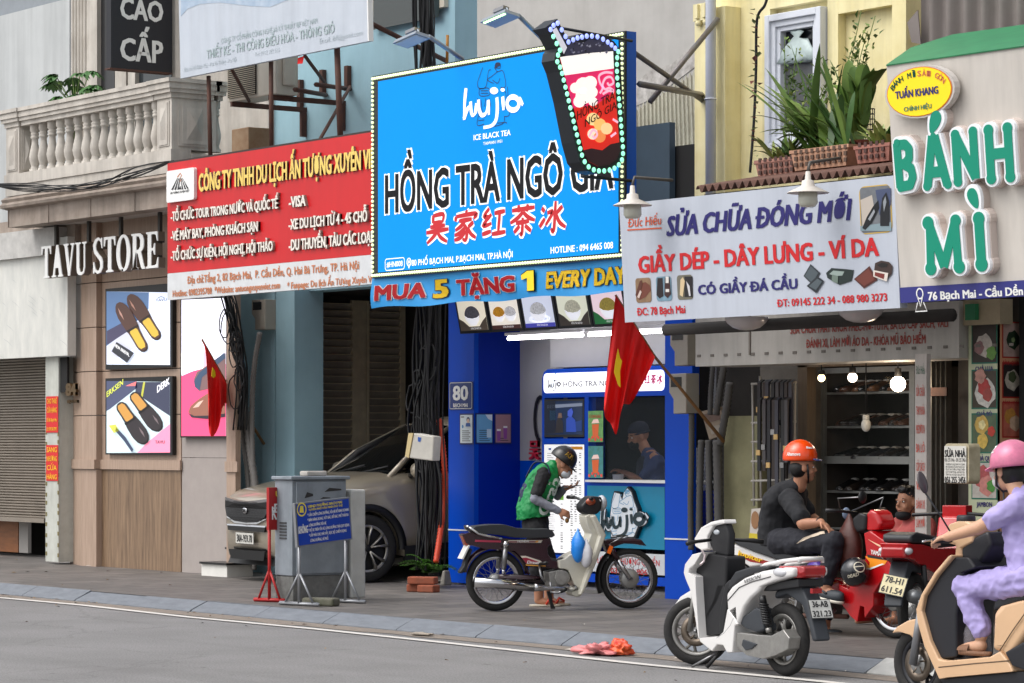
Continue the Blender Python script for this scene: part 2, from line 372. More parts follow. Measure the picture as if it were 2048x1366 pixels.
# ------------------------------------------------------------------ far left: closed shop with a rolling shutter
b = root('closed_shop_building', (X(40, 3.4), 4, 0), 'pale closed shop with a grey roller shutter and grey marbled panel', 'building')
m = MB(); PANEL = mat((192, 195, 195), .45, nz=.5, ns=1.6, rgb2=(168, 172, 173), streak=.25)
m.bx(-26, X(139, 4.3), 4.3, 4.5, 2.4, Z(70, 14, 4.3), PANEL); m.build('wall', b)
m = MB(); m.bx(-26, X(141, 4.6), 4.52, 4.8, 2.4, 9, mat((140, 146, 152), .7, nz=.2)); m.build('upper_wall', b)
MARB = mat((196, 197, 192), .35, nz=.9, ns=7, rgb2=(222, 221, 214), stretch=(1, 1, .35))
m = MB(); pl = Pl(2.75); m.quad(pl, -150, 507, 135, 711, MARB, 0, .12)
VEIN = mat((168, 172, 174), .4)
random.seed(11)
for i in range(13):
    x0, y0 = random.uniform(2, 120), random.uniform(520, 680); k = random.uniform(8, 20)
    m.line(pl, [(x0, y0), (x0+k*.5, y0+k*.35), (x0+k, y0+k*.9)], [.002, .005, .001], VEIN, .003)
m.build('fascia_panel', b)
m = MB(); pl = Pl(2.68); m.quad(pl, -150, 486, 110, 508, mat((196, 194, 190), .7, nz=.4), 0, .2); m.build('ledge', b)
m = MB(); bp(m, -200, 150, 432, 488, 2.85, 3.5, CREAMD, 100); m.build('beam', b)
m = MB(); SH = mat((150, 140, 128), .5, .3, nz=.4, ns=3, rgb2=(112, 104, 96)); zt, zb = Z(50, 712, 3.4), Z(50, 1035, 3.4); prof = []
n = 58
for i in range(n):
    z = zb+(zt-zb)*i/n; h = (zt-zb)/n; prof += [(3.4, z), (3.385, z+h*.25), (3.385, z+h*.7), (3.415, z+h*.85)]
x0, x1 = -26, X(93, 3.4); vs = [(x0, y, z) for y, z in prof]+[(x1, y, z) for y, z in prof]; k = len(prof)
m.add(vs, [(i, k+i, k+i+1, i+1) for i in range(k-1)], SH); m.bx(x0, x1, 3.36, 3.42, zb-.06, zb, SH); m.build('roller_shutter', b)
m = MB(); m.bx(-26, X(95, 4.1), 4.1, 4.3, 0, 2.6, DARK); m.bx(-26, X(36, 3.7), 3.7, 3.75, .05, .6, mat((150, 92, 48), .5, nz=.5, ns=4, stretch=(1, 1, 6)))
m.bx(X(38, 3.7), X(56, 3.7), 3.7, 3.75, .05, .6, mat((150, 146, 142), .6)); m.build('doorway_interior', b)
m = MB(); PST = mat((198, 200, 192), .5, nz=.4, ns=9, rgb2=(160, 160, 150), streak=.3)
m.bx(X(91, 2.85), X(117, 2.85), 2.85, 3.2, .03, Z(105, 715, 2.85), PST); m.bx(X(117, 2.85)+.004, X(138, 3.1), 2.88, 3.2, .03, Z(105, 715, 2.85), PST)
for i in range(14):
    for e in (92.5, 116): 
        z = .1+i*.13+random.uniform(-.02, .02); m.bx(X(e, 2.845)-.015, X(e, 2.845)+.015, 2.843, 2.85, z, z+.05, mat((128, 118, 76), .6))
m.bx(X(117, 2.845), X(131, 2.845), 2.87, 2.9, Z(105, 785, 2.85), Z(105, 715, 2.85), DARK); m.build('door_post', b)
RED = mat((208, 34, 36), .55); YEL = mat((250, 190, 40), .6)
for (y0, y1, tx, lab) in ((793, 865, ('CHO THUÊ', 'CỬA HÀNG', 'Số 86 Bạch Mai', 'LH: 0913013995'), 'upper red rental notice with four yellow lines on pale door post'), (890, 962, ('SANG', 'NHƯỢNG', 'CỬA', 'HÀNG'), 'lower red transfer notice with four yellow words on pale door post')):
    m = MB(); pl = Pl(2.84); m.quad(pl, 92, y0, 116, y1, RED, 0, .004); h = (y1-y0)/4
    for i, s in enumerate(tx): m.text(pl, s, 94, y0+h*(i+.8), 114, y0+h*(i+.8)-(10 if len(s) < 9 else 7), YEL, .02, w=.003)
    m.build('red_notice', label=lab, cat='notice', group='red notices on the door post')

# ------------------------------------------------------------------ shoe store building with balcony
b = root('shoe_store_building', (X(270, 3.0), 3.5, 0), 'travertine clad shoe store with a white balustraded balcony', 'building')
m = MB(); yf = 3.0; zc = [Z(196, y, yf) for y in (1131, 938, 831, 743, 655, 566, 440)]
for i in range(6):
    m.bx(X(196, yf), X(362, yf), yf, yf+.12, 0 if i == 0 else zc[i]+.006, zc[i+1]-(.006 if i else 0), TRAVD if i == 0 else TRAV)
m.bx(X(196, yf)-.002, X(364, yf), yf-.03, yf-.002, Z(196, 938, yf), Z(196, 919, yf), TRAV)
m.bx(X(192, yf), X(363, yf), yf+.122, yf+.2, 0, zc[-1], DARK); m.build('stone_wall', b)
m = MB(); yp = 2.92; xa, xb, xc = X(137, 3.1), X(163, yp), X(192.5, yp)
for i in range(6):
    z0, z1 = (0 if i == 0 else zc[i]+.005), zc[i+1]-.005
    P = [(xa, 3.12), (xb, yp), (xc, yp), (xc, 3.3), (xa, 3.3)]
    m.loft([[(x, y, z0) for x, y in P], [(x, y, z1) for x, y in P]], TRAV, smooth=False)
P = [(xa-.03, 3.1), (xb-.01, yp-.03), (xc, yp-.03), (xc, yp-.002), (xb, yp-.002), (xa-.002, 3.12)]
m.loft([[(x, y, Z(196, 938, yf)) for x, y in P], [(x, y, Z(196, 919, yf)) for x, y in P]], TRAV, smooth=False); m.build('pillar', b)
m = MB(); TAUPE = mat((164, 155, 150), .8, nz=.15, ns=5); m.bx(X(362.5, yf), X(456, yf), yf+.01, yf+.15, 0, Z(400, 916, yf), TAUPE); m.bx(X(362.5, yf), X(456, yf), yf+.01, yf+.15, Z(400, 915, yf), Z(196, 440, yf), TAUPE); m.build('side_wall', b)
m = MB(); bp(m, 453, 471, 560, 1150, 2.9, 2.97, TRAV, 460); bp(m, 449, 474, 923, 944, 2.87, 2.899, TRAV, 460); m.build('door_jamb', b)
m = MB(); WST = mat((226, 224, 218), .5, nz=.15); BST = mat((28, 28, 30), .3)
m.bx(X(403, 2.75), X(454, 2.75), 2.75, 3.1, 0, .14, WST); m.bx(X(400, 2.73), X(454, 2.73), 2.72, 3.1, .141, .165, BST)
m.bx(X(440, 2.88), X(454, 2.88), 2.98, 3.2, .166, .31, WST); m.bx(X(438, 2.88), X(454, 2.88), 2.96, 3.2, .311, .335, BST); m.build('doorstep', b)
# soffit, fascia and balcony
yb = 2.3; x0, x1 = X(11, yb), X(345, yb); z = lambda py: Z(335, py, yb)
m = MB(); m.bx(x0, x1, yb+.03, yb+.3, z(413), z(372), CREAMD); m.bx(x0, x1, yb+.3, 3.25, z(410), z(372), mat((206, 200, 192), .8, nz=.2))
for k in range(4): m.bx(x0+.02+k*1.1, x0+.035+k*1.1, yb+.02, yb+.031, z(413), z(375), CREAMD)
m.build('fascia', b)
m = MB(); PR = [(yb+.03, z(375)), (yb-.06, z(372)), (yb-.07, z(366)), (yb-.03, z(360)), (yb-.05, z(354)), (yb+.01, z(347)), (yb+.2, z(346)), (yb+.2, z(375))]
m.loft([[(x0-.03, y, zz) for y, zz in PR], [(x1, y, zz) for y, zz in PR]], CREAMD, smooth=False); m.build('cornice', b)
bal = MB(); bal.bx(x0, x1, yb, 3.0, z(346), z(323), CREAM); bal.bx(x0, x1, yb-.02, yb+.25, z(323)+.001, z(299), CREAM)
bal.bx(x1-.22, x1+.01, yb+.251, 3.0, z(323)+.001, z(306), CREAM)
balo = bal.build('balcony', b)
def rail(name, xa, xb_, ya, yb_, m_=CREAM):
    m = MB(); PR = [(.0, 196), (.0, 190), (.03, 186), (.05, 178), (.05, 168), (.07, 166), (.07, 160), (.03, 158)]
    for a, c in zip(PR[:-1], PR[1:]): m.bx(xa-a[0], xb_+a[0], ya-a[0], yb_+a[0], z(a[1]), z(c[1])-.0005, m_)
    return m.build(name, balo)
rail('top_rail', x0+.44, x1-.45, yb+.0, yb+.2); rail('top_rail', x0, x0+.4, yb-.02, yb+.25); rail('top_rail', x1-.4, x1, yb-.02, yb+.56); rail('top_rail', x1-.2, x1-.0, yb+.62, 2.98)
def pier(xa, xb_, ya, yb_):
    m = MB(); m.bx(xa, xb_, ya, yb_, z(299)+.001, z(196)-.001, CREAM); za, zb_ = z(292), z(202)
    for (p, q, ax) in (((xa, xb_), ya, 'y'), ((ya, yb_), xb_, 'x')):
        c = (p[0]+p[1])/2; hw = (p[1]-p[0])*.36
        def add(w0, w1, d0, d1):
            if ax == 'y': m.bx(c-w0, c+w0, q-d1, q-d0, za+(hw-w0)*.6, zb_-(hw-w0)*.6, CREAM)
            else: m.bx(q+d0, q+d1, c-w0, c+w0, za+(hw-w0)*.6, zb_-(hw-w0)*.6, CREAM)
        add(hw, 0, .001, .012); add(hw*.78, 0, .0125, .02)
        zc_ = (za+zb_)/2; hh = (zb_-za)*.36; w_ = hw*.5
        if ax == 'y': V = [(c-w_, q-.02, zc_-hh), (c+w_, q-.02, zc_-hh), (c+w_, q-.02, zc_+hh), (c-w_, q-.02, zc_+hh), (c, q-.06, zc_)]
        else: V = [(q+.02, c-w_, zc_-hh), (q+.02, c+w_, zc_-hh), (q+.02, c+w_, zc_+hh), (q+.02, c-w_, zc_+hh), (q+.06, c, zc_)]
        m.add(V, [(0, 1, 4), (1, 2, 4), (2, 3, 4), (3, 0, 4)], CREAM)
    return m.build('pier', balo)
pier(x0+.02, x0+.38, yb, yb+.23); pier(x1-.36, x1-.02, yb, yb+.6)
BP = [(.062, 0), (.062, .06), (.045, .065), (.05, .09), (.04, .11), (.043, .13), (.062, .25), (.066, .33), (.055, .45), (.038, .6), (.035, .7), (.048, .72), (.048, .75), (.036, .765), (.046, .79), (.046, .82), (.036, .84), (.056, .87), (.056, 1)]
zb0, zb1 = z(299), z(196); H = zb1-zb0-.004
xs = [X(70+i*17.3+i*.12, yb+.1) for i in range(15)]
for i, xx in enumerate([x_ for x_ in xs if x_ < x1-.4]):
    m = MB(); m.lathe([(r*1.15, zb0+.002+h*H) for r, h in BP], CREAM, (xx, yb+.1, 0), n=14); m.build('baluster', balo)
for yy in (2.94,):
    m = MB(); m.lathe([(r, zb0+.002+h*H) for r, h in BP], CREAM, (x1-.1, yy, 0), n=14); m.build('baluster', balo)
# upper wall with fluted pilaster and dark glazing
m = MB(); yu = 3.6; zt = 7.6; m.bx(X(140, yu), X(520, yu), yu+.12, yu+.3, z(300), zt, CREAM); m.build('upper_wall', b)
m = MB(); xa, xb_ = X(142, yu), X(194, yu); m.bx(xa, xb_, yu, yu+.118, z(300), zt, CREAM)
for k in range(5): m.lathe([(.028, z(300)), (.028, zt)], CREAM, (xa+.06+k*(xb_-xa-.12)/7, yu, 0), n=8)
bp(m, 230, 252, -100, 330, yu, yu+.118, CREAM, 240); bp(m, 256, 270, -100, 330, yu, yu+.118, CREAM, 240); bp(m, 345, 366, -100, 330, yu, yu+.118, CREAM, 350); m.build('pilaster', b)
m = MB(); bp(m, 196, 229, -100, 330, yu+.06, yu+.118, mat((40, 40, 42), .3), 210); bp(m, 272, 343, -100, 330, yu+.06, yu+.118, mat((52, 58, 62), .15), 300); m.build('window', b)
m = MB(); NUM = mat((108, 88, 62), .35, .6); pl = Pl(yp); 
m.text(pl, '84', 138, 792, 159, 767, NUM, .06, w=.03, ext=.02); m.text(pl, 'BẠCH MAI', 139, 806, 159, 800, NUM, .03, w=.02, ext=.015); m.build('house_number', b)

# ------------------------------------------------------------------ narrow blue house with a garage
b = root('blue_house', (X(720, 3.9), 4.5, 0), 'narrow light blue house with an open slatted garage door', 'building')
yw = 3.8; m = MB(); zg = 3.35
m.bx(X(462, yw), X(910, yw), yw, yw+.3, zg, 9, BLUEW); m.build('upper_wall', b)
m = MB(); bp(m, 524, 549.5, 560, 1200, 3.6, 4.0, BLUEW, 540); bp(m, 551.5, 589, 560, 1200, 3.6, 4.0, BLUEW, 540); m.bx(X(549.5, 3.65), X(551.5, 3.65), 3.65, 4.0, 0, 3.5, DARK); m.build('pillar', b)
m = MB(); m.bx(X(471, 3.7), X(525, 3.7), 3.7, 4.0, 0, 3.5, BLUEW); m.build('side_wall', b)
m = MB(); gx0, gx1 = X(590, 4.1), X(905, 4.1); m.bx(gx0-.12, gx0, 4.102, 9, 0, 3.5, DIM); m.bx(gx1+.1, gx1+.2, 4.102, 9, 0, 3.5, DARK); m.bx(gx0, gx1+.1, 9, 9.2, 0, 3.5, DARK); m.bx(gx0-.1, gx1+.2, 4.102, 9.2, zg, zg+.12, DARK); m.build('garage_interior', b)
BEI = mat((226, 212, 180), .6, nz=.3, ns=8); SLT = mat((176, 166, 152), .6, nz=.3, ns=5)
g = MB(); g.loft([[(gx0-.3, 3.75, .002), (gx1, 3.75, .002), (gx1, 6.0, .2), (gx0-.3, 6.0, .2)], [(gx0-.3, 3.75, .006), (gx1, 3.75, .006), (gx1, 6.0, .21), (gx0-.3, 6.0, .21)]], mat((124, 120, 114), .9, nz=.5, ns=8, bump=.4, bs=50), smooth=False); g.bx(gx0, gx1, 6.001, 9, .0, .209, mat((90, 86, 82), .9)); g.build('ramp', kind='structure')
d = root('garage_door', (gx0+.1, 4.2, 0), 'folded beige framed garage door with dark louvre slats behind the car', 'garage door')
def leaf(px0, px1, pxs0, pxs1):
    xw = gx0+.03; f = lambda px: onX(px, HY, xw).y
    m = MB(); zt_ = 3.3
    for (a, c) in ((px0, pxs0), (pxs1, px1)): m.bx(xw, xw+.06, f(a), f(c)-.004, .05, zt_, BEI)
    m.build('leaf_frame', d)
    s = MB(); y0_, y1_ = f(pxs0)+.001, f(pxs1)-.001; n_ = 36
    for i in range(n_):
        z0 = .08+i*(zt_-.12)/n_; h = (zt_-.12)/n_
        s.add([(xw+.005, y0_, z0), (xw+.005, y1_, z0), (xw+.05, y1_, z0+h*.97), (xw+.05, y0_, z0+h*.97), (xw+.055, y0_, z0+h*.82), (xw+.055, y1_, z0+h*.82)], [(0, 1, 5, 4), (4, 5, 2, 3)], SLT)
        s.bx(xw+.045, xw+.06, y0_, y1_, z0+h*.9, z0+h*1.0, BEI)
    s.build('louvre', d, kind='stuff')
leaf(590, 727, 619, 700); leaf(728, 806, 734, 796)
m = MB(); 
for py in (582, 793): m.bx(X(594, 3.78), X(606, 3.78), 3.77, 3.82, Z(600, py+6, 3.78), Z(600, py-6, 3.78), BEI)
m.bx(X(590, 3.85), X(600, 3.85), 3.8, 3.86, .05, 3.3, BEI); m.bx(X(606, 3.85), X(617, 3.85), 3.8, 3.86, .05, 3.3, BEI); m.build('door_frame', d)
# upper window of the blue house
w_ = MB(); bp(w_, 738, 888, -120, 43, 3.74, 3.799, mat((206, 198, 180), .7, nz=.2), 745); wf = w_.build('window', b)
w_ = MB(); pl = Pl(3.74); w_.quad(pl, 747, -120, 879, 33, mat((30, 40, 38), .08, spec=.8), .004); w_.build('pane', wf)

# ------------------------------------------------------------------ grey building behind and the low tin roof
b = root('grey_building', (X(1150, 11), 11.5, 0), 'tall bare grey rendered building rising behind the blue sign', 'building')
m = MB(); m.bx(X(700, 11), X(1500, 11)+1, 11, 14, 0, 14, GREYW); m.build('wall', b)
m = MB(); SCAR = mat((214, 210, 206), .95, nz=.9, ns=6, rgb2=(120, 114, 108)); pl = Pl(11)
m.poly(pl, [(1266, 175), (1300, 140), (1345, 128), (1385, 92), (1410, 100), (1410, 120), (1350, 165), (1290, 205), (1266, 215)], SCAR, .01, .01); m.build('render_patch', b)
b = root('tin_roof_house', (X(1330, 7.5), 7.5, 0), 'low house with a rusty corrugated tin roof behind the sign', 'building')
TIN = mat((176, 176, 160), .6, .2, nz=.7, ns=5, rgb2=(126, 112, 92), streak=.3)
m = MB(); c0 = onY(1262, 225, 9.5); c1 = onY(1418, 125, 9.5); e0 = onY(1262, 355, 5.8); e1 = onY(1425, 270, 5.8)
def roofp(a, c):
    n_ = int(round(a*60)); return (c0.lerp(c1, a)).lerp(e0.lerp(e1, a), c)+Vector((0, 0, .035*math.sin(a*60*math.pi/1.5)))
m.surf(lambda a, c: roofp(a, c), 90, 4, TIN); m.build('tin_roof', b)
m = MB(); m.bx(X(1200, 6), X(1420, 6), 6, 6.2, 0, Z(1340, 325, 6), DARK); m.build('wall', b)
m = MB(); bp(m, 1252, 1339, 251, 420, 5.5, 5.58, mat((58, 74, 88), .6, nz=.3, ns=3), 1290); m.build('side_board', b)
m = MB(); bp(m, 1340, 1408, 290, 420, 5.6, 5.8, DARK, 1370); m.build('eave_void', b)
# ------------------------------------------------------------------ signs of the left half
WHT = mat((236, 236, 234), .5); WHTE = mat((240, 240, 240), .5, emit=.35); INK = mat((24, 24, 28), .5); NAVY = mat((38, 34, 110), .5)
def rrect(pl, x0, y0, x1, y1, r, n=5):
    """rounded rectangle (u, v) outline from left-top and right-bottom photo pixels, r in metres"""
    a, b = pl.uv(x0, y0); c, e = pl.uv(x1, y1); P = []
    for cx_, cy_, t0 in ((c-r, b-r, 0), (a+r, b-r, 90), (a+r, e+r, 180), (c-r, e+r, 270)):
        P += [(cx_+r*math.cos(R(t0+90*k/n)), cy_+r*math.sin(R(t0+90*k/n))) for k in range(n+1)]
    return P
# projecting black sign, at right angles to the facade
pl = Pl(0, yaw=90, x0=X(344, 3.55)); b = root('projecting_sign', pl.at(283, 140), 'black projecting sign reading CAO CẤP in white above the balcony', 'sign')
m = MB(); u0, v0 = pl.uv(222, 135); u1 = pl.uv(344, 147)[0]
m.uvpoly(pl, [(u0, v0), (u1, v0), (u1, v0+3.4), (u0, v0+3.4)], mat((24, 25, 33), .55), 0, .12); m.uvpoly(pl, [(u0-.02, v0-.02), (u1, v0-.02), (u1, v0-.002), (u0-.02, v0-.002)], RUST(), .01, .14); m.build('sign_box', b)
m = MB(); LT = mat((225, 225, 222), .6); m.text(pl, 'CAO', 240, 37, 326, -5, LT, .035); m.text(pl, 'CẤP', 240, 120, 326, 75, LT, .035); m.build('lettering', b)
# faded white banner board
pl = Pl(2.0, tilt=1.5, z0=Z(540, 120, 2.0)); b = root('faded_billboard', pl.at(550, 130), 'faded white billboard with washed out green lettering above the air conditioner', 'billboard')
m = MB(); WB = mat((196, 203, 213), .5, nz=.5, ns=2.5, rgb2=(176, 185, 197), streak=.15); a = pl.uv(361, 157); c = pl.uv(738, 80)[0]
m.uvpoly(pl, [(a[0], a[1]), (c, a[1]), (c, a[1]+1.7), (a[0], a[1]+1.7)], WB, 0, .05)
m.uvpoly(pl, [(c-.015, a[1]), (c+.005, a[1]), (c+.005, a[1]+1.7), (c-.015, a[1]+1.7)], WHT, .006, .06); m.build('panel', b)
m = MB(); BLG = mat((150, 172, 196), .5, nz=.8, ns=6, rgb2=(190, 202, 216)); cur = [(362, 33), (375, 18), (400, 8), (440, 5), (500, 12), (540, 14), (600, -10), (640, -40), (362, -20)]
m.poly(pl, cur, BLG, .003); m.build('printed_wave', b)
m = MB(); FG = mat((136, 160, 158), .6, nz=.7, ns=9, rgb2=(206, 213, 220)); FG2 = mat((160, 172, 178), .6, nz=.8, ns=8, rgb2=(208, 215, 222))
m.text(pl, 'CÔNG TY CỔ PHẦN CÔNG NGHỆ VÀ KỸ THUẬT IBF VIỆT NAM', 443, 87, 636, 77, FG, .01); m.text(pl, 'THIẾT KẾ - THI CÔNG ĐIỀU HÒA - THÔNG GIÓ', 414, 118, 671, 100, FG, .025)
m.text(pl, 'Địa chỉ: 82 Bạch Mai - Hai Bà Trưng - Hà Nội', 369, 143, 474, 135, FG2, .01); m.text(pl, 'Tel: 0932 282 525', 510, 113, 560, 105, FG2, .005); m.text(pl, 'Email: ibf@gmail.com', 640, 87, 726, 77, FG2, .0); m.build('lettering', b)
b = root('sign_scaffold', onY(560, 270, 2.05), 'rusty steel posts and brackets carrying the billboard and red sign', 'bracket')
def bar(name, pts, r=.022, par=None):
    m = MB(); m.tube(pts, r, RUST(), 6); m.build(name, par)
yS = 2.12
bar('post', [onY(417, 152, yS), onY(421, 322, yS)], .028, b); bar('post', [onY(542, 120, yS), onY(543, 300, yS)], .028, b); bar('post', [onY(674, 95, yS), onY(681, 282, yS)], .036, b)
bar('brace', [onY(464, 140, yS+.05), onY(498, 202, yS+.7)], .022, b); bar('brace', [onY(610, 112, yS+.05), onY(653, 170, 3.6)], .022, b); bar('brace', [onY(638, 282, yS+.1), onY(700, 174, 3.7)], .022, b)
bar('arm', [onY(632, 169, 2.6), onY(700, 178, 3.78)], .028, b); bar('arm', [onY(590, 179, 2.4), onY(652, 190, 3.78)], .028, b)
for (px, y0, y1) in ((647, 140, 192), (697, 132, 182), (602, 160, 222)):
    m = MB(); m.bx(X(px, 3.78)-.035, X(px, 3.78)+.035, 3.74, 3.795, Z(px, y1, 3.78), Z(px, y0, 3.78), RUST()); m.build('wall_plate', b)
bar('arm', [onY(738, 45, 2.05), onY(893, 122, 3.7)], .026, b)
m = MB(); m.tube([onY(895, 70, 3.6), onY(894, 125, 3.6)], .018, mat((176, 120, 40), .6), 6); m.build('stay_rod', b)
# red travel agency sign
pl = Pl(2.05); b = root('travel_agency_sign', pl.at(540, 590), 'red travel agency sign with raised cream and white Vietnamese lettering', 'sign')
RS = mat((206, 18, 26), .4, nz=.3, ns=2.5, rgb2=(178, 14, 22), streak=.12); a = pl.uv(335, 600); t = pl.uv(335, 327); mid = pl.uv(335, 547); u1 = pl.uv(790, 500)[0]
m = MB(); m.uvpoly(pl, [(a[0], mid[1]), (u1, mid[1]), (u1, t[1]), (a[0], t[1])], RS, 0, .06); m.uvpoly(pl, [(a[0], t[1]+.001), (u1, t[1]+.001), (u1, t[1]+.025), (a[0], t[1]+.025)], mat((50, 44, 42), .7), -.02, .06); m.build('red_panel', b)
m = MB(); m.uvpoly(pl, [(a[0], a[1]), (u1, a[1]), (u1, mid[1]-.002), (a[0], mid[1]-.002)], mat((214, 216, 218), .5, nz=.2), 0, .06); m.build('address_panel', b)
m = MB(); CRM = mat((238, 204, 106), .5); SIDE = mat((142, 118, 108), .5)
def raised(m_, s, x0, yb_, x1, yt, mt, bold=.05, d=.014, side=SIDE):
    bold *= .75
    m_.text(pl, s, x0, yb_, x1, yt, side, bold+.004, w=.008, ext=d/2); m_.text(pl, s, x0, yb_, x1, yt, mt, bold, w=.008+d+.003)
raised(m, 'CÔNG TY TNHH DU LỊCH ẤN TƯỢNG XUYÊN VIỆT', 401, 384, 766, 348, CRM, .06)
m.build('title_lettering', b)
m = MB(); WL2 = mat((232, 226, 216), .5)
for s, x0, x1, yb_, yt in (('-TỔ CHỨC TOUR TRONG NƯỚC VÀ QUỐC TẾ', 347, 561, 443, 424), ('-VÉ MÁY BAY, PHÒNG KHÁCH SẠN', 347, 521, 482, 463), ('-TỔ CHỨC SỰ KIỆN, HỘI NGHỊ, HỘI THẢO', 347, 551, 522, 503),
                           ('-VISA', 583, 617, 416, 394), ('-XE DU LỊCH TỪ 4 - 45 CHỖ', 583, 740, 460, 439), ('-DU THUYỀN, TÀU CÁC LOẠI', 583, 750, 502, 480)): raised(m, s, x0, yb_, x1, yt, WL2, .055, .025)
m.build('service_lettering', b)
m = MB(); ORG = mat((196, 122, 82), .6)
for s, x0, x1, yb_, yt in (('Địa chỉ:Tầng 2, 82 Bạch Mai,  P. Cầu Dền, Q. Hai Bà Trưng, TP. Hà Nội', 375, 719, 568, 553), ('Hotline: 0982395788  *Website: antuongxuyenviet.com', 346, 561, 594, 581), ('* Fanpage: Du lịch Ấn Tượng Xuyên Việt', 575, 757, 578, 565)): m.text(pl, s, x0, yb_, x1, yt, ORG, .03)
m.build('address_lettering', b)
m = MB(); m.uvpoly(pl, rrect(pl, 339, 343, 394, 399, .03), WHT, .04, .04); 
for k, (x0, x1, yb2, x2) in enumerate(((349, 352.5, 380, 361), (355, 358.5, 380, 363.5), (361, 364, 379.5, 366), (384, 380.5, 378, 371), (379, 375.5, 378.5, 369), (373, 370, 379, 367.5))):
    m.poly(pl, [(x0, yb2), (x1, yb2), (x2+.8, 357), (x2-.3, 357)], INK, .043)
m.poly(pl, [(364, 379), (369.5, 379), (367, 372)], INK, .044); m.line(pl, [(361, 355), (367, 347), (370, 351), (366, 357), (370, 360), (366, 363)], .014, ORG, .043); m.text(pl, 'ÂN TƯỢNG XUYÊN VIỆT', 347, 389, 385, 385, INK, .02, w=.043); m.build('logo_plate', b)
# hanging serif shop letters
pl = Pl(2.62); b = root('shop_letters', pl.at(215, 560), 'large white serif letters hung on rods under the balcony', 'sign')
SER = {  # stroke letters: list of closed outlines in a unit box (width, polygons)
 'T': (.62, [[(.0, 1), (.62, 1), (.62, .74), (.57, .74), (.53, .92), (.4, .93), (.4, .07), (.5, .04), (.5, 0), (.12, 0), (.12, .04), (.22, .07), (.22, .93), (.09, .92), (.05, .74), (0, .74)]]),
 'A': (.72, [[(.3, 1), (.42, 1), (.66, .07), (.72, .04), (.72, 0), (.4, 0), (.4, .04), (.48, .07), (.43, .28), (.24, .28), (.19, .07), (.27, .04), (.27, 0), (0, 0), (0, .04), (.08, .07)]]),
 'V': (.7, [[(.29, 0), (.4, 0), (.63, .93), (.7, .96), (.7, 1), (.44, 1), (.44, .96), (.53, .93), (.39, .28), (.24, .93), (.32, .96), (.32, 1), (0, 1), (0, .96), (.06, .93)]]),
 'U': (.7, [[(0, 1), (.34, 1), (.34, .96), (.25, .93), (.25, .22), (.3, .1), (.39, .07), (.49, .11), (.53, .24), (.53, .93), (.43, .96), (.43, 1), (.7, 1), (.7, .96), (.61, .93), (.61, .22), (.54, .05), (.38, -.02), (.2, 0), (.11, .08), (.08, .22), (.08, .93), (0, .96)]]),
 'S': (.54, [[(.05, .0), (.1, .05), (.25, -.02), (.42, .02), (.53, .14), (.54, .3), (.48, .43), (.3, .55), (.18, .66), (.16, .78), (.22, .9), (.32, .94), (.42, .88), (.47, .7), (.51, .7), (.5, 1), (.46, 1), (.42, .96), (.28, 1.02), (.12, .97), (.02, .84), (.02, .7), (.08, .57), (.25, .44), (.38, .33), (.4, .2), (.34, .09), (.25, .06), (.14, .12), (.06, .33), (.02, .33), (.01, 0)]]),
 'R': (.72, [[(0, 0), (.34, 0), (.34, .04), (.26, .07), (.26, .45), (.34, .44), (.5, .06), (.56, 0), (.72, 0), (.72, .04), (.66, .07), (.5, .48), (.6, .55), (.65, .66), (.65, .8), (.58, .93), (.44, 1), (0, 1), (0, .96), (.08, .93), (.08, .07), (0, .04)], [(.26, .54), (.38, .55), (.46, .63), (.47, .8), (.4, .91), (.26, .93)]]),
 'E': (.62, [[(0, 0), (.6, 0), (.62, .28), (.58, .28), (.52, .1), (.42, .07), (.26, .07), (.26, .48), (.36, .48), (.41, .36), (.45, .36), (.45, .68), (.41, .68), (.36, .55), (.26, .55), (.26, .93), (.42, .93), (.5, .9), (.55, .74), (.59, .74), (.58, 1), (0, 1), (0, .96), (.08, .93), (.08, .07), (0, .04)]]),
 'O': (.74, [[(.37+.37*math.cos(a), .5+.52*math.sin(a)) for a in [2*math.pi*k/28 for k in range(28)]], [(.37+.18*math.cos(a), .5+.44*math.sin(a)) for a in [2*math.pi*k/28 for k in range(28)]]])}
def solid2(m_, polys, d, mt, fn):
    """outline with an optional hole, bridged into one polygon"""
    P = list(polys[0])
    if len(polys) > 1:
        Hh = list(polys[1]); ar = sum(Hh[i][0]*Hh[(i+1) % len(Hh)][1]-Hh[(i+1) % len(Hh)][0]*Hh[i][1] for i in range(len(Hh)))
        if ar > 0: Hh = Hh[::-1]
        ar = sum(P[i][0]*P[(i+1) % len(P)][1]-P[(i+1) % len(P)][0]*P[i][1] for i in range(len(P)))
        if ar < 0: P = P[::-1]
        best = min(((p[0]-h[0])**2+(p[1]-h[1])**2, i, j) for i, p in enumerate(P) for j, h in enumerate(Hh)); _, i, j = best
        P = P[:i+1]+Hh[j:]+Hh[:j+1]+P[i:]
    m_.prism(P, d, mt, fn)
LW = mat((226, 226, 224), .5); LS = mat((112, 98, 84), .5, .3)
def serif_word(word, x0, x1, yb_, yt):
    u0, v0 = pl.uv(x0, yb_); u1 = pl.uv(x1, yb_)[0]; h = pl.uv(x0, yt)[1]-v0; gap = .05; tot = sum(SER[c][0] for c in word)+gap*(len(word)-1); k = (u1-u0)/tot; u = u0
    for c in word:
        m = MB(); fn = lambda a, bb, ww, u=u: pl.pt(u+a*k, v0+bb*h, ww)
        solid2(m, SER[c][1], .012, LW, lambda a, bb, ww: fn(a, bb, ww+.1)); solid2(m, SER[c][1], .09, LS, lambda a, bb, ww: fn(a*.985, bb*.995, ww+.087)); m.build('letter', b); u += (SER[c][0]+gap)*k
serif_word('TAVU', 97, 187, 557.5, 494); serif_word('STORE', 200, 331, 548, 478)
RD = mat((58, 54, 50), .6, .3)
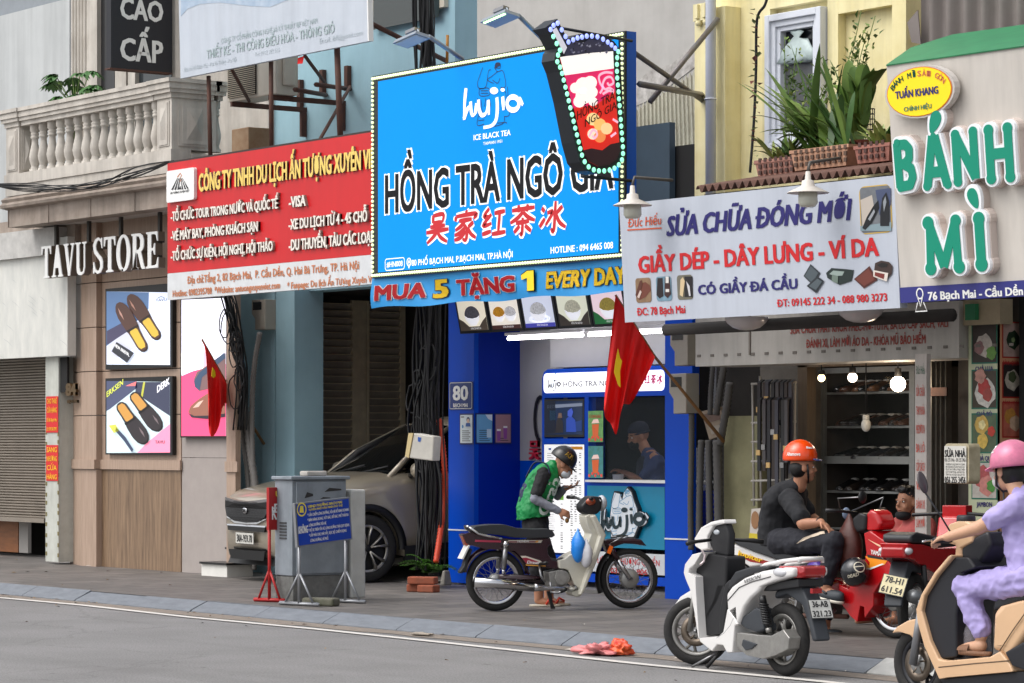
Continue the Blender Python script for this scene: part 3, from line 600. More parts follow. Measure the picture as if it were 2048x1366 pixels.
for px in (116, 181, 245, 323): m = MB(); m.bx(X(px-2, 2.66), X(px+2, 2.66), 2.62, 2.66, Z(px, 515, 2.66), Z(335, 413, 2.3), RD); m.build('hanging_rod', b)
m = MB(); m.bx(X(120, 2.68), X(330, 2.68), 2.655, 2.675, Z(120, 505, 2.66)-.02, Z(120, 505, 2.66)+.02, RD); m.bx(X(120, 2.68), X(330, 2.68), 2.655, 2.675, Z(120, 540, 2.66)-.02, Z(120, 540, 2.66)+.02, RD); m.build('support_rail', b)
# three shoe posters (light boxes)
def shoe(m_, pl, P, cols, w=.006):
    """a shoe seen from above in photo pixels: toe, heel, half width, with opening"""
    (tx, ty), (hx, hy), hw = P; body, inner, dark = cols; t = Vector((tx, ty)); h = Vector((hx, hy)); d = h-t; n_ = Vector((-d.y, d.x)).normalized()
    prof = [(0, .25), (.04, .55), (.12, .85), (.25, 1), (.45, .93), (.6, .78), (.75, .72), (.9, .72), (.97, .5), (1, .2)]
    L_ = [t+d*a+n_*hw*b_ for a, b_ in prof]; R_ = [t+d*a-n_*hw*b_ for a, b_ in prof]
    sh = Vector((2, 3)); m_.poly(pl, [p+sh for p in L_]+[p+sh for p in R_[::-1]], dark, w); m_.poly(pl, L_+R_[::-1], body, w+.002)
    q = [(.55, .35), (.6, .55), (.75, .52), (.9, .5), (.96, .3)]; m_.poly(pl, [t+d*a+n_*hw*b_ for a, b_ in q]+[t+d*a-n_*hw*b_ for a, b_ in q[::-1]], inner, w+.004)
    m_.poly(pl, [t+d*.53+n_*hw*.85, t+d*.57+n_*hw*.85, t+d*.57-n_*hw*.85, t+d*.53-n_*hw*.85], dark, w+.005)
    hl = [(.08, .3), (.2, .5), (.34, .4), (.22, .25)]; m_.poly(pl, [t+d*a+n_*hw*b_ for a, b_ in hl], mat([min(255, x*1.6+35) for x in SHB[0]], .3, emit=.3), w+.005)
SHB = [(84, 56, 46)]
E = lambda c, k=.55: mat(c, .4, emit=k)
pl = Pl(2.97); FRM = mat((14, 15, 18), .4)
def lightbox(name, lab, x0, y0, x1, y1, fr=2):
    o = root(name, pl.at((x0+x1)/2, y1), lab, 'poster', 'light box posters on the shoe store wall'); m = MB(); m.quad(pl, x0, y0, x1, y1+0, FRM, .03, .05); m.build('frame', o); return o
o = lightbox('shoe_poster', 'upper light box poster of brown buckled shoes with NEW ARRIVAL card', 215, 578, 349, 734)
m = MB(); bgm = E((214, 222, 240)); P4 = [pl.uv(*p) for p in ((218, 583), (345, 585), (345, 730), (218, 729))]; m.uvpoly(pl, P4, bgm, .034)
m.poly(pl, [(218, 583), (303, 585), (302, 618), (262, 660), (218, 692)], E((88, 116, 156), .4), .036); m.poly(pl, [(218, 692), (262, 660), (285, 640), (285, 690), (218, 728)], E((188, 190, 206), .5), .036); m.poly(pl, [(219, 662), (260, 640), (262, 662), (219, 690)], E((70, 66, 92), .3), .037)
SHB[0] = (84, 56, 46); cols = (E((80, 54, 46), .3), E((196, 164, 62), .5), E((36, 26, 26), .2))
shoe(m, pl, ((264, 590), (322, 676), 15), cols, .04); SHB[0] = (92, 66, 58); shoe(m, pl, ((243, 606), (296, 700), 15), cols, .048)
m.poly(pl, [(241, 684), (276, 706), (262, 726), (231, 703)], E((46, 48, 56), .3), .056)
T = [Vector(pl.uv(*p)) for p in ((238, 694), (267, 714))]; m.textuv(pl, 'NEW ARRIVAL', T[0].x, T[0].y, T[1].x, .045, E((230, 230, 230)), .02, w=.058, slope=(T[1].y-T[0].y)/(T[1].x-T[0].x))
m.text(pl, 'TAVU', 317, 603.5, 339, 598, E((70, 74, 90), .3), .0, w=.04); m.line(pl, [(321, 596), (328, 593), (335, 596)], .008, E((120, 124, 140), .3), .04); m.build('print', o)
o = lightbox('shoe_poster', 'lower light box poster of black loafers beside a shoe brush', 215, 757, 349, 910)
m = MB(); P4 = [pl.uv(*p) for p in ((218, 762), (345, 764), (345, 905), (218, 906))]; m.uvpoly(pl, P4, E((186, 204, 210)), .034)
m.poly(pl, [(218, 762), (278, 762), (280, 775), (225, 818), (218, 822)], E((70, 76, 104), .35), .036); m.poly(pl, [(276, 764), (345, 764), (345, 832), (276, 786)], E((58, 62, 84), .3), .036); m.poly(pl, [(256, 772), (278, 763), (276, 772)], E((226, 110, 110)), .037)
m.poly(pl, [(345, 848), (345, 905), (280, 905), (300, 885)], E((240, 130, 160), .6), .037); m.poly(pl, [(292, 764), (296, 764), (290, 800), (286, 798)], E((180, 180, 70), .4), .038)
SHB[0] = (52, 44, 46); cols = (E((46, 40, 44), .25), E((186, 136, 66), .45), E((16, 14, 18), .15))
shoe(m, pl, ((325, 858), (270, 786), 16), cols, .04); shoe(m, pl, ((298, 884), (245, 806), 16), cols, .05)
m.line(pl, [(240, 858), (258, 878), (274, 902)], [.05, .06, .05], E((56, 66, 92), .3), .06); m.poly(pl, [(226, 851), (240, 849), (246, 862), (236, 866)], E((186, 186, 76), .5), .06)
T = [Vector(pl.uv(*p)) for p in ((219, 795), (252, 769))]; m.textuv(pl, 'ERKSEN', T[0].x, T[0].y, T[1].x, .07, E((200, 206, 80)), .02, w=.04, slope=(T[1].y-T[0].y)/(T[1].x-T[0].x))
T = [Vector(pl.uv(*p)) for p in ((320, 786), (345, 768))]; m.textuv(pl, 'DERK', T[0].x, T[0].y, T[1].x, .085, E((235, 235, 240)), .03, w=.04, slope=(T[1].y-T[0].y)/(T[1].x-T[0].x))
m.text(pl, 'TAVU', 316, 887, 335, 881, E((90, 60, 80), .3), .02, w=.04); m.build('print', o)
o = lightbox('shoe_poster', 'tall pink and white light box poster of brown dress shoes', 365, 598, 459, 875)
m = MB(); m.uvpoly(pl, [pl.uv(*p) for p in ((368, 600), (457, 596), (457, 872), (368, 872))], E((226, 226, 240), .8), .034)
m.poly(pl, [(368, 752), (408, 735), (425, 742), (457, 728), (457, 872), (368, 872)], E((226, 74, 118), .55), .036); m.poly(pl, [(368, 706), (418, 696), (420, 735), (368, 748)], E((238, 238, 242), .8), .037); m.poly(pl, [(413, 706), (420, 698), (424, 735), (412, 738)], E((240, 170, 186), .6), .038)
m.poly(pl, [(394, 758), (400, 744), (425, 728), (440, 716), (457, 706), (457, 770), (430, 776), (405, 782), (396, 774)], E((118, 92, 92), .4), .04); m.poly(pl, [(394, 762), (405, 745), (455, 705), (457, 716), (410, 755), (405, 782), (396, 774)], E((58, 78, 104), .35), .042)
m.poly(pl, [(383, 824), (388, 812), (402, 800), (420, 788), (440, 782), (457, 780), (457, 830), (425, 834), (395, 834)], E((140, 92, 76), .4), .044); m.poly(pl, [(383, 826), (395, 832), (425, 831), (457, 827), (457, 834), (420, 838), (390, 835)], E((50, 44, 54), .2), .046); m.poly(pl, [(392, 816), (404, 804), (414, 800), (404, 814)], E((205, 170, 156), .5), .047); m.build('print', o)
m = MB(); m.ball(pl.at(143, 580, .05), (.03, .06, .03), mat((60, 62, 64), .3)); m.tube([pl.at(138, 573, .0), pl.at(141, 578, .04)], .012, STEEL()); m.build('security_camera', label='small grey security camera on the stone pillar under the letters', cat='camera')
# ------------------------------------------------------------------ the big blue sign, its cup sign, lights and banner
BL = mat((0, 132, 214), .5, emit=.3, nz=.15, ns=1.5, rgb2=(0, 116, 200), spec=.1); BULB = mat((226, 240, 186), .4, emit=.75); BULBG = mat((140, 232, 190), .4, emit=.9); BULBB = mat((150, 165, 250), .4, emit=.9)
WUJ = [('w', [((613, 530), (606, 600), (600, 720)), ((600, 715), (622, 655), (640, 640)), ((640, 610), (643, 660), (652, 692), (670, 680)), ((670, 682), (674, 620))]), ('u', [((688, 598), (690, 650), (706, 690), (732, 680), (745, 625)), ((746, 600), (750, 690))]),
       ('j', [((798, 585), (801, 650), (793, 720), (765, 755), (718, 766))]), ('i', [((833, 580), (838, 662))]), ('a', [((930, 590), (955, 630))])]
FIG = [[(790, 380), (812, 378), (818, 395), (812, 410), (785, 402), (790, 380)], [(780, 405), (800, 430), (830, 425), (845, 470), (848, 520), (820, 525)], [(800, 430), (770, 455), (740, 480), (775, 500)], [(712, 405), (695, 450), (680, 500), (690, 530), (730, 520), (745, 430), (760, 420)],
       [(690, 535), (745, 530), (750, 570), (695, 575), (690, 535)], [(700, 545), (745, 545)], [(700, 560), (745, 560)], [(680, 590), (690, 660), (678, 750), (720, 745)], [(860, 520), (866, 620), (870, 690), (840, 700)], [(820, 530), (850, 560), (848, 660)], [(690, 700), (715, 690)], [(685, 725), (720, 720)], [(800, 740), (850, 735), (855, 745)], [(750, 590), (760, 640)], [(770, 480), (800, 500), (815, 470)], [(842, 700), (835, 740), (780, 760)], [(700, 600), (710, 690)], [(730, 590), (722, 640)]]
def wujia(mb, pl, fn, k, wh, ink, w, thick=1.0, fig=True):
    """brush logo: fn maps the drawing's pixels to plane (u, v); k = metres per drawing pixel"""
    if fig:
        for q in FIG: mb.line(pl, [fn(*p) for p in bez2(q)], 4.2*k, ink, w, uv=True)
        mb.uvpoly(pl, [fn(*p) for p in ((788, 382), (798, 374), (814, 378), (818, 395), (800, 402), (786, 415))], ink, w+.001)
    for _, ss in WUJ:
        for q in ss: q2 = bez2(q); n_ = len(q2); mb.line(pl, [fn(*p) for p in q2], [thick*k*(15+9*math.sin(math.pi*min(1, .25+i/n_))) for i in range(n_)], wh, w+.003, uv=True)
    for (x, y, r) in ((781, 545, 25), (833, 540, 13)): mb.uvpoly(pl, [fn(x+r*math.cos(a*.4), y+r*.85*math.sin(a*.4)) for a in range(16)], wh, w+.003)
    o_ = [(895+36*math.cos(a*.3), 622+40*math.sin(a*.3)) for a in range(22)]; mb.line(pl, [fn(*p) for p in o_], 30*k, wh, w+.003, uv=True)
def bez2(q): return [(p.x, p.y) for p in bez([(a, b_, 0) for a, b_ in q], 5)]
YS = 1.9; pl = Pl(YS); b = root('tea_shop_sign', pl.at(1000, 540), 'large blue tea shop sign framed with rows of small light bulbs', 'sign')
A, B = pl.uv(744, 557), pl.uv(744, 153); C = pl.uv(1250, 517)
m = MB(); BK = mat((20, 26, 34), .5); m.uvpoly(pl, [(A[0], A[1]), (C[0], A[1]), (C[0], B[1]), (A[0], B[1])], BK, 0, .02)
m.uvpoly(pl, [(A[0], A[1]), (C[0], A[1]), (C[0], B[1]), (A[0], B[1])], mat((0, 84, 186), .4), -.022, .11); m.build('sign_box', b)
m = MB(); ia, ib = pl.uv(757, 545), pl.uv(757, 163); ic = pl.uv(1238, 507); m.uvpoly(pl, [(ia[0], ia[1]), (ic[0], ia[1]), (ic[0], ib[1]), (ia[0], ib[1])], BL, .006); m.build('face_panel', b)
nu, nv = 98, 45; bulbs = []; e = .028
for i in range(nu): 
    u = A[0]+e+(C[0]-A[0]-2*e)*i/(nu-1); bulbs += [(u, B[1]-e), (u, A[1]+e)]
for i in range(1, nv): v = A[1]+e+(B[1]-A[1]-2*e)*i/nv; bulbs += [(A[0]+e, v), (C[0]-e, v)]
bulbs.sort(key=lambda q: -q[0]); m = MB(); m.ball(pl.pt(*bulbs[0], .012), (.016, .016, .016), BULB, 6, 4); lb = m.build('light_bulb', b); p0 = pl.pt(*bulbs[0])
for q in bulbs[1:100]: o = lb.copy(); COL.objects.link(o); o.parent = b; o.location = pl.pt(*q)-p0
m = MB()
for (u, v) in bulbs[100:]: m.ball(pl.pt(u, v, .012), (.016, .016, .016), BULB, 6, 4)
m.build('light_bulb', b, kind='stuff')
m = MB(); O = WHT; DK = mat((18, 18, 22), .6, spec=.2)
[m.text(pl, 'HỒNG TRÀ NGÔ GIA', 772, 428, 1229, 351, WHTE, q, w=.008+q*.01, by=.6, lay=.03) for q in (.05, .078)]; m.text(pl, 'HỒNG TRÀ NGÔ GIA', 772, 428, 1229, 351, DK, .03, w=.013, by=.6); m.build('name_lettering', b)
m = MB(); RC = mat((200, 24, 36), .5)
u0, v0 = pl.uv(848, 489); u1 = pl.uv(1136, 489)[0]; h = pl.uv(848, 425)[1]-v0
HAN = ['30,95 30,68/30,93 70,95 68,68/30,68 68,70/20,55 80,58/5,38 95,44/50,56 42,30 10,2/50,38 65,18 92,2', '50,100 54,92/12,82 10,66/12,82 90,86 82,70/25,66 75,69/50,67 35,50 12,36/42,55 58,35 56,2 42,6/50,42 30,26 10,20/54,30 32,10 10,4/82,58 62,44/60,42 75,20 95,6', '30,98 12,72 32,72/40,78 10,42 42,48/8,14 42,22/52,80 92,84/72,82 70,16/46,12 98,16', '8,82 92,86/32,98 34,74/66,98 64,74/50,74 30,56 4,42/50,74 70,56 96,44/25,40 75,43/50,56 50,4 42,8/40,30 20,10/60,30 84,10', '8,80 20,68/4,20 22,46/58,98 57,6 46,12/30,62 50,64 26,24/84,80 64,60/60,62 76,30 100,12']
def brush(mb, pl, u0, v0, u1, h, mt, w, wd, gap=.1):
    cw = (u1-u0)/5
    for i, ch in enumerate(HAN):
        for j, s_ in enumerate(ch.split('/')):
            P = [tuple(float(x)/100 for x in p.split(',')) for p in s_.split()]; P = bez2(P); n_ = len(P)
            mb.line(pl, [(u0+cw*(i+.06+.9*x+.06*y), v0+h*y) for x, y in P], [wd*(.55+.75*math.sin(math.pi*min(1, .2+.75*k/n_))) for k in range(n_)], mt, w+(i*11+j)*.00005, uv=True)
brush(m, pl, u0, v0, u1, h*.92, WHTE, .010, .07); brush(m, pl, u0, v0, u1, h*.92, RC, .014, .036)
m.build('chinese_lettering', b)
m = MB(); m.text(pl, 'ICE BLACK TEA', 949, 281, 1023, 270, WHTE, .02, w=.01); m.text(pl, 'TAIWAN 1951', 968, 290.5, 1006, 284.5, WHTE, .015, w=.01); m.text(pl, '80 PHỐ BẠCH MAI, P.BẠCH MAI, TP.HÀ NỘI', 825, 532, 1027, 520, WHTE, .02, w=.01); m.text(pl, 'HOTLINE : 094 6465 008', 1103, 507.5, 1228, 494.5, WHTE, .02, w=.01); m.text(pl, '#HN008', 775, 535, 807, 524, WHTE, .02, w=.01)
P = rrect(pl, 772, 518.5, 810.5, 538, .03); m.line(pl, P+[P[0]], .009, WHTE, .01, uv=True)
cu, cv = pl.uv(819.5, 524); m.line(pl, [(cu+.036*math.cos(a*.3), cv+.036*math.sin(a*.3)) for a in range(22)], .012, WHTE, .01, uv=True); m.uvpoly(pl, [(cu-.03, cv-.02), (cu, cv-.07), (cu+.03, cv-.02), (cu, cv-.035)], WHTE, .01); m.uvpoly(pl, [(cu-.016, cv-.014), (cu+.016, cv-.014), (cu+.016, cv+.014), (cu-.016, cv+.014)], WHTE, .01); m.build('small_lettering', b)
m = MB(); wujia(m, pl, lambda x, y: pl.uv(730+x/3.0018, y/3.0018), .0017, WHTE, mat((16, 30, 70), .5), .01, 1.25); m.build('logo', b)
# cup shaped sign, at right angles to the big sign
pc = Pl(0, yaw=90, x0=C[0]+.1); F = lambda x, y: (1030+x/3.693, 30+y/3.693)
b = root('cup_sign', pc.at(*F(600, 1170)), 'cup shaped sign of iced red tea edged with glowing green and blue bulbs', 'sign')
outl = [(222, 95), (312, 28), (345, 95), (388, 180), (470, 142), (560, 128), (655, 148), (735, 198), (778, 262), (782, 400), (800, 700), (815, 1010), (790, 1085), (720, 1140), (620, 1172), (530, 1150), (480, 1085), (440, 940), (380, 640), (325, 420), (290, 335), (300, 275), (322, 245), (268, 140)]
m = MB(); m.poly(pc, [F(*p) for p in outl], BK, 0, .19); m.build('sign_box', b)
inn = [(258, 108), (310, 62), (340, 110), (368, 160), (390, 200), (425, 184), (457, 170), (490, 164), (525, 157), (563, 157), (604, 162), (645, 180), (680, 202), (708, 222), (735, 246), (758, 272), (750, 316), (748, 366), (748, 417), (750, 466), (755, 518), (760, 568), (763, 620), (768, 670), (772, 720), (776, 772), (780, 822), (784, 872), (788, 922), (792, 974), (793, 1024), (785, 1070), (762, 1107), (730, 1132), (694, 1146), (654, 1152), (615, 1152), (577, 1144), (539, 1122), (510, 1084), (490, 1036), (478, 988), (466, 938), (453, 886), (440, 836), (428, 786), (416, 736), (404, 686), (392, 634), (380, 584), (368, 534), (355, 482), (343, 432), (328, 386), (308, 346), (313, 297), (327, 261), (303, 212), (278, 160), (280, 78)]
for i, p in enumerate(inn): 
    m = MB(); mt = BULBB if (p[1] < 255 and not (p[0] < 310 and p[1] > 130)) else BULBG; q = pc.at(*F(*p), .01); m.ball(q, (.014, .022, .024), mt, 8, 5); m.build('light_bulb', b)
m = MB(); K = lambda c, k=.35: mat(c, .45, emit=k)
pp = lambda pts, c, w_, k=.35: m.poly(pc, [F(*p) for p in pts], K(c, k), w_)
pp([(272, 112), (302, 92), (382, 240), (358, 290)], (214, 212, 222), .006)
pp([(328, 312), (720, 268), (726, 400), (768, 945), (772, 1010), (745, 1070), (690, 1108), (610, 1118), (545, 1085), (505, 1010), (500, 985), (420, 640), (362, 445)], (226, 44, 36), .005)
pp([(362, 445), (726, 395), (738, 560), (600, 660), (425, 690)], (226, 40, 104), .007); pp([(328, 312), (500, 285), (720, 268), (726, 395), (362, 447)], (240, 236, 232), .009, .5)
pp([(362, 305), (385, 225), (440, 195), (500, 208), (540, 180), (600, 188), (640, 180), (680, 225), (725, 262), (640, 272), (520, 285), (420, 300)], (60, 60, 84), .01, .15)
random.seed(4)
for i in range(30): 
    a, c_ = random.uniform(385, 700), random.uniform(205, 280); s = random.uniform(8, 18); pp([(a, c_), (a+s, c_-s*.6), (a+s*1.2, c_+s*.3), (a+s*.4, c_+s*.6)], random.choice([(150, 150, 172), (96, 96, 124), (30, 30, 48)]), .012+i*.0002, .2)
pp([(500, 1000), (560, 985), (640, 1000), (700, 955), (768, 940), (772, 1010), (745, 1070), (690, 1108), (610, 1118), (545, 1085), (510, 1030)], (58, 38, 44), .009, .12)
for (x, y, rr) in ((470, 640, 45), (500, 520, 60), (550, 500, 50), (560, 570, 45), (500, 600, 60), (570, 640, 34), (440, 540, 40)): pp([(x+rr*math.cos(a*.5), y+rr*math.sin(a*.5)) for a in range(13)], (246, 236, 230), .011+x*1e-6, .5)
for (x, y, rr, c_) in ((570, 770, 48, (250, 214, 150)), (620, 810, 46, (246, 190, 110)), (570, 880, 42, (250, 226, 200)), (670, 840, 44, (250, 206, 150)), (620, 900, 44, (236, 140, 80))): pp([(x+rr*math.cos(a*.5), y+rr*math.sin(a*.5)) for a in range(13)], c_, .012+x*1e-6, .45)
pk = K((250, 190, 215), .4)
for sp in ([(620, 580), (640, 540), (620, 500), (615, 450), (660, 425), (715, 430)], [(722, 560), (690, 540), (660, 550), (640, 520), (660, 470), (700, 460), (720, 500), (690, 520), (675, 500)], [(640, 585), (690, 560), (722, 575)], [(540, 900), (570, 850), (600, 880), (580, 910), (565, 890)], [(700, 900), (740, 870)], [(715, 770), (755, 795)]):
    m.line(pc, [F(*p) for p in bez2(sp)], .022, pk, .014)
def skewtext(s, x0, y0, x1, y1, hpx):
    a = Vector(pc.uv(*F(x0, y0))); c_ = Vector(pc.uv(*F(x1, y1))); h = pc.uv(*F(x0, y0-hpx))[1]-a.y; m.textuv(pc, s, a.x, a.y, c_.x, h, K((20, 14, 14), 0), .015, w=.017, slope=(c_.y-a.y)/(c_.x-a.x))
skewtext('HỒNG TRÀ', 450, 778, 728, 622, 66); skewtext('NGÔ GIA', 508, 830, 742, 690, 58); m.build('print', b)
m = MB(); m.tube([pc.at(*F(330, 85), -.05), pc.at(*F(890, 188), -.05)], .014, BK, 6); m.tube([pc.at(*F(520, 1188), -.05), pc.at(*F(885, 1222), -.05)], .016, BK, 6); m.build('bracket', b)
# floodlights on arms
GA = mat((150, 158, 166), .4, .6)
for (lx, ly, ex, ey, lab, on) in ((823, 82, 925, 118, 'grey floodlight on the left arm above the blue sign, unlit', 0), (1000, 40, 1092, 85, 'grey floodlight with lit green lamps on the arm beside the cup sign', 1)):
    Q = onY(lx, ly, 1.2); E_ = onY(ex, ey, 2.05); b = root('floodlight', Q, lab, 'floodlight', 'floodlights over the blue sign')
    m = MB(); m.tube([Q+Vector((.12, .12, .04)), E_], .022, GA, 6); m.build('arm', b)
    m = MB(); T_ = Matrix.Translation(Q) @ Matrix.Rotation(R(-8), 4, 'Y') @ Matrix.Rotation(R(-12), 4, 'X') @ Matrix.Scale(.82, 4); m.M = T_
    m.loft([[(-.24, -.11, 0), (.24, -.11, 0), (.24, .11, 0), (-.24, .11, 0)], [(-.22, -.09, .045), (.22, -.09, .045), (.22, .09, .045), (-.22, .09, .045)]], GA, smooth=False); m.build('lamp_body', b)
    m = MB(T_); m.box((0, 0, .12), (.2, .08, .04), STEEL()); m.tube([(-.16, 0, .03), (-.12, 0, .11), (-.08, 0, .12)], .012, GA, 6); m.tube([(.16, 0, .03), (.12, 0, .11), (.08, 0, .12)], .012, GA, 6); m.build('yoke', b)
    m = MB(T_)
    if on:
        for i in range(9): m.ball((-.19+i*.047, -.075, -.003), (.02, .02, .012), mat((190, 250, 170), .4, emit=2.2), 6, 4)
    else: m.box((0, 0, -.004), (.42, .17, .006), mat((196, 206, 210), .2))
    m.build('lens', b)
# cloth banner under the sign
pl = Pl(1.93); BN = mat((30, 140, 205), .5, nz=.2, ns=3, rgb2=(18, 120, 186)); u0, vb = pl.uv(745, 617); u1 = pl.uv(1262, 584)[0]; vt = pl.uv(750, 553)[1]
b = root('cloth_banner', pl.at(1000, 600), 'blue cloth banner reading MUA 5 TẶNG 1 EVERY DAY hung under the blue sign', 'banner')
def wav(u, v): return .016*math.sin(u*2.6+v*3)+.004*math.sin(u*8+v*6)
m = MB(); m.surf(lambda a, c_: pl.pt(u0+(u1-u0)*a+(.02 if a < .1 else 0)*(1-c_)*-1, vb+(vt-vb)*c_+(1-c_)*.012*math.sin(a*21), wav(a*4, c_)), 90, 8, BN); m.build('cloth', b)
m = MB(); RR = mat((206, 20, 34), .5); YY = mat((248, 214, 30), .5); W_ = WHT
def btext(s, x0, yb_, x1, yt, mt, ol, bd=.045):
    for (mm, bb, ww, g) in ((ol, bd+.03, .04, .8), (mt, bd, .044, 0)):
        k = len(m.v); m.text(pl, s, x0, yb_, x1, yt, mm, bb, w=ww, by=.7, lay=bd)
        for i in range(k, len(m.v)):
            q = Vector(m.v[i])-pl.o; a = (q.dot(pl.u)-u0)/(u1-u0); c_ = (q.dot(pl.v)-vb)/(vt-vb); p = Vector(m.v[i])+pl.n*(wav(a*4, c_)-.03); m.v[i] = tuple(p)
NV = mat((14, 40, 90), .5)
btext('MUA', 753, 602, 854, 572, RR, W_); btext('5', 867, 597, 897, 560, YY, NV); btext('TẶNG', 913, 592, 1034, 560, RR, W_); i1 = [(1060, 542), (1073, 541), (1074, 581), (1060, 582), (1060, 556), (1049, 560), (1048, 551)]
for (mm, ww, g_) in ((NV, .03, 1.5), (YY, .036, 0)): m.poly(pl, [(a+(g_ if a > 1061 else -g_), c_+(g_ if c_ > 565 else -g_)) for a, c_ in i1], mm, ww); btext('EVERY DAY', 1096, 578, 1252, 544, YY, NV, .045); m.build('lettering', b)

# ------------------------------------------------------------------ blue tea booth
YF = 3.9; BB = mat((0, 74, 196), .35, nz=.2, ns=2, rgb2=(0, 60, 168), spec=.2); BD = mat((2, 40, 156), .35, spec=.2); GRW = mat((172, 172, 176), .5, nz=.1, ns=4)
b = root('tea_booth', (X(1140, YF), YF+.5, 0), 'bright blue tea booth with a serving window and white menu board', 'booth')
xl, xi, xr0, xr1 = X(897, YF), X(948, YF), X(1330, YF), X(1384.5, YF); YB = onX(1040, HY, xi).y; zc_ = Z(1140, 640, YF)+.3
m = MB(); m.bx(xl, xi, YF, YF+.06, .02, zc_, BB); m.bx(xl, xi-.002, YF+.061, YB+1.2, .02, zc_, BD); m.build('left_panel', b)
m = MB(); m.bx(xr0, xr1, YF, YF+.05, .0, Z(1140, 600, YF), BB); m.build('right_panel', b)
for (a, c_) in ((xl, xi), (xr0, xr1)):
    m = MB(); m.bx(a, c_, YF-.008, YF-.001, Z(1140, 1069, YF)-.008, Z(1140, 1069, YF)+.006, WHT); m.build('white_stripe', b)
m = MB(); m.bx(xl, xr1, YF, YB+1.5, zc_, zc_+.06, mat((190, 192, 200), .5)); m.build('ceiling', b)
m = MB(); m.bx(xi, xr0, YF+.02, YB, .0, .035, mat((110, 108, 106), .8, nz=.3)); m.build('floor_slab', b)
YC = 4.25; m = MB(); cxl = X(1084, YC); FR = BB
zt_, z1, z2, z3, z4, z5 = Z(1084, 739, YC), Z(1084, 796, YC), Z(1180, 964, YC), Z(1180, 1101, YC), Z(1230, 1150, YC), Z(1230, 1163, YC)
c0, c1, c2 = X(1089, YC), X(1169, YC), X(1177, YC)
m.bx(cxl, xr0, YC, YC+.1, z1, zt_-.1, FR); m.loft([[(x, y, z_) for x, z_ in ((cxl, zt_-.1), (xr0, zt_-.1), (xr0, zt_), (cxl+.1, zt_), (cxl+.03, zt_-.03))] for y in (YC+.1, YC)], FR, smooth=False)
m.bx(cxl, c0, YC, YC+.1, z5, z1-.001, FR); m.bx(c1, c2, YC, YC+.1, z5, z1-.001, FR); m.bx(c0+.001, c1-.001, YC, YC+.1, Z(1120, 888, YC), Z(1120, 877, YC), FR); m.bx(c2+.001, xr0, YC, YC+.1, z2-.05, z2, FR); m.bx(c0, xr0, YC+.001, YC+.1, z5-.02, z4, FR); m.bx(c0+.001, c1-.001, YC+.004, YC+.1, z5, Z(1120, 1110, YC), FR); m.build('cabinet_frame', b)
m = MB(); zs = Z(1040, 921, YB); m.bx(xi, c0-.02, YB, YB+.05, zs, zc_, GRW); m.bx(xi, c0-.02, YB, YB+.05, 0, zs-.002, BB); m.bx(c0-.02, xr0+.3, YB+1.5, YB+1.55, 0, zc_, mat((150, 152, 158), .5, nz=.3)); m.bx(cxl, xr0, YC+.11, YB+.3, zt_+.02, zc_, GRW); m.build('back_wall', b)
m = MB(); m.bx(cxl, cxl+.02, YC+.101, YB, z5, zt_-.1, FR); m.bx(c2+.02, xr0, YC-.06, YC+.4, z2+.001, z2+.025, WHT); m.build('counter', b)
pl = Pl(YC); m = MB(); m.uvpoly(pl, rrect(pl, 1088, 747, 1330, 781, .05), mat((244, 244, 250), .5, emit=.75), .006); hw = m.build('header_panel', b)
m = MB(); m.text(pl, 'HỒNG TRÀ NGÔ GIA', 1128, 774, 1258, 763, INK, .008, w=.009); wujia(m, pl, lambda x, y: pl.uv(1097+(x-585)/375*27, 783-(780-y)/260*24), .00048, INK, mat((90, 170, 220), .5), .009, 1.0); u_ = pl.uv(1264, 769); brush(m, pl, u_[0], u_[1], pl.uv(1327, 765)[0], .1, mat((214, 30, 120), .5), .009, .012); m.build('lettering', hw)
m = MB(); m.quad(pl, 1089, 799, 1169, 874, mat((40, 42, 46), .3), .004); m.quad(pl, 1092, 803, 1166, 869, mat((46, 62, 92), .15, emit=.12), .006)
sc = lambda pts, c_, k=.2, w=.009: m.poly(pl, pts, mat(c_, .3, emit=k), w)
sc([(1092, 803), (1112, 803), (1112, 867), (1092, 868)], (26, 34, 50)); sc([(1100, 821), (1112, 821), (1112, 840), (1100, 841)], (90, 120, 150)); sc([(1096, 810), (1166, 806), (1166, 812), (1096, 817)], (120, 130, 150), .3)
sc([(1112, 866), (1114, 842), (1120, 834), (1127, 842), (1128, 865)], (50, 48, 52), .1, .011); sc([(1117, 836), (1119, 826), (1125, 826), (1126, 836)], (120, 96, 84), .15, .012)
sc([(1134, 864), (1134, 838), (1142, 830), (1152, 840), (1154, 864)], (40, 70, 160), .3, .011); sc([(1137, 832), (1137, 822), (1145, 816), (1148, 824), (1145, 834)], (60, 84, 180), .35, .012); sc([(1150, 863), (1150, 844), (1165, 840), (1165, 862)], (30, 60, 120), .2, .010)
m.build('reflecting_pane', b)  # window glass; its reflections are painted as flat, faintly glowing shapes
m = MB(); m.quad(pl, 1089, 889, 1169, 1108, mat((240, 240, 240), .5, emit=.3), .004); GT = mat((120, 120, 124), .6); DT = mat((40, 40, 46), .6)
m.quad(pl, 1140, 893, 1166, 899, mat((226, 150, 30), .5), .006); m.quad(pl, 1098, 896, 1103, 900, mat((60, 90, 160), .5), .006); random.seed(9)
y = 906
while y < 1100:
    hd = random.random() < .16
    if hd: m.quad(pl, 1095, y, 1109, y+2.2, DT, .006); [m.quad(pl, q, y-.6, q+2, y+2.6, DT, .006) for q in (1142, 1150, 1159)]
    else:
        m.quad(pl, 1095, y, 1095+random.uniform(8, 17), y+1.1, GT, .006)
        for q in (1122, 1142, 1150, 1159):
            if random.random() < .75: m.quad(pl, q, y-.3, q+4.4, y+1.3, DT if random.random() < .5 else GT, .006)
    y += 4.4 if not hd else 6
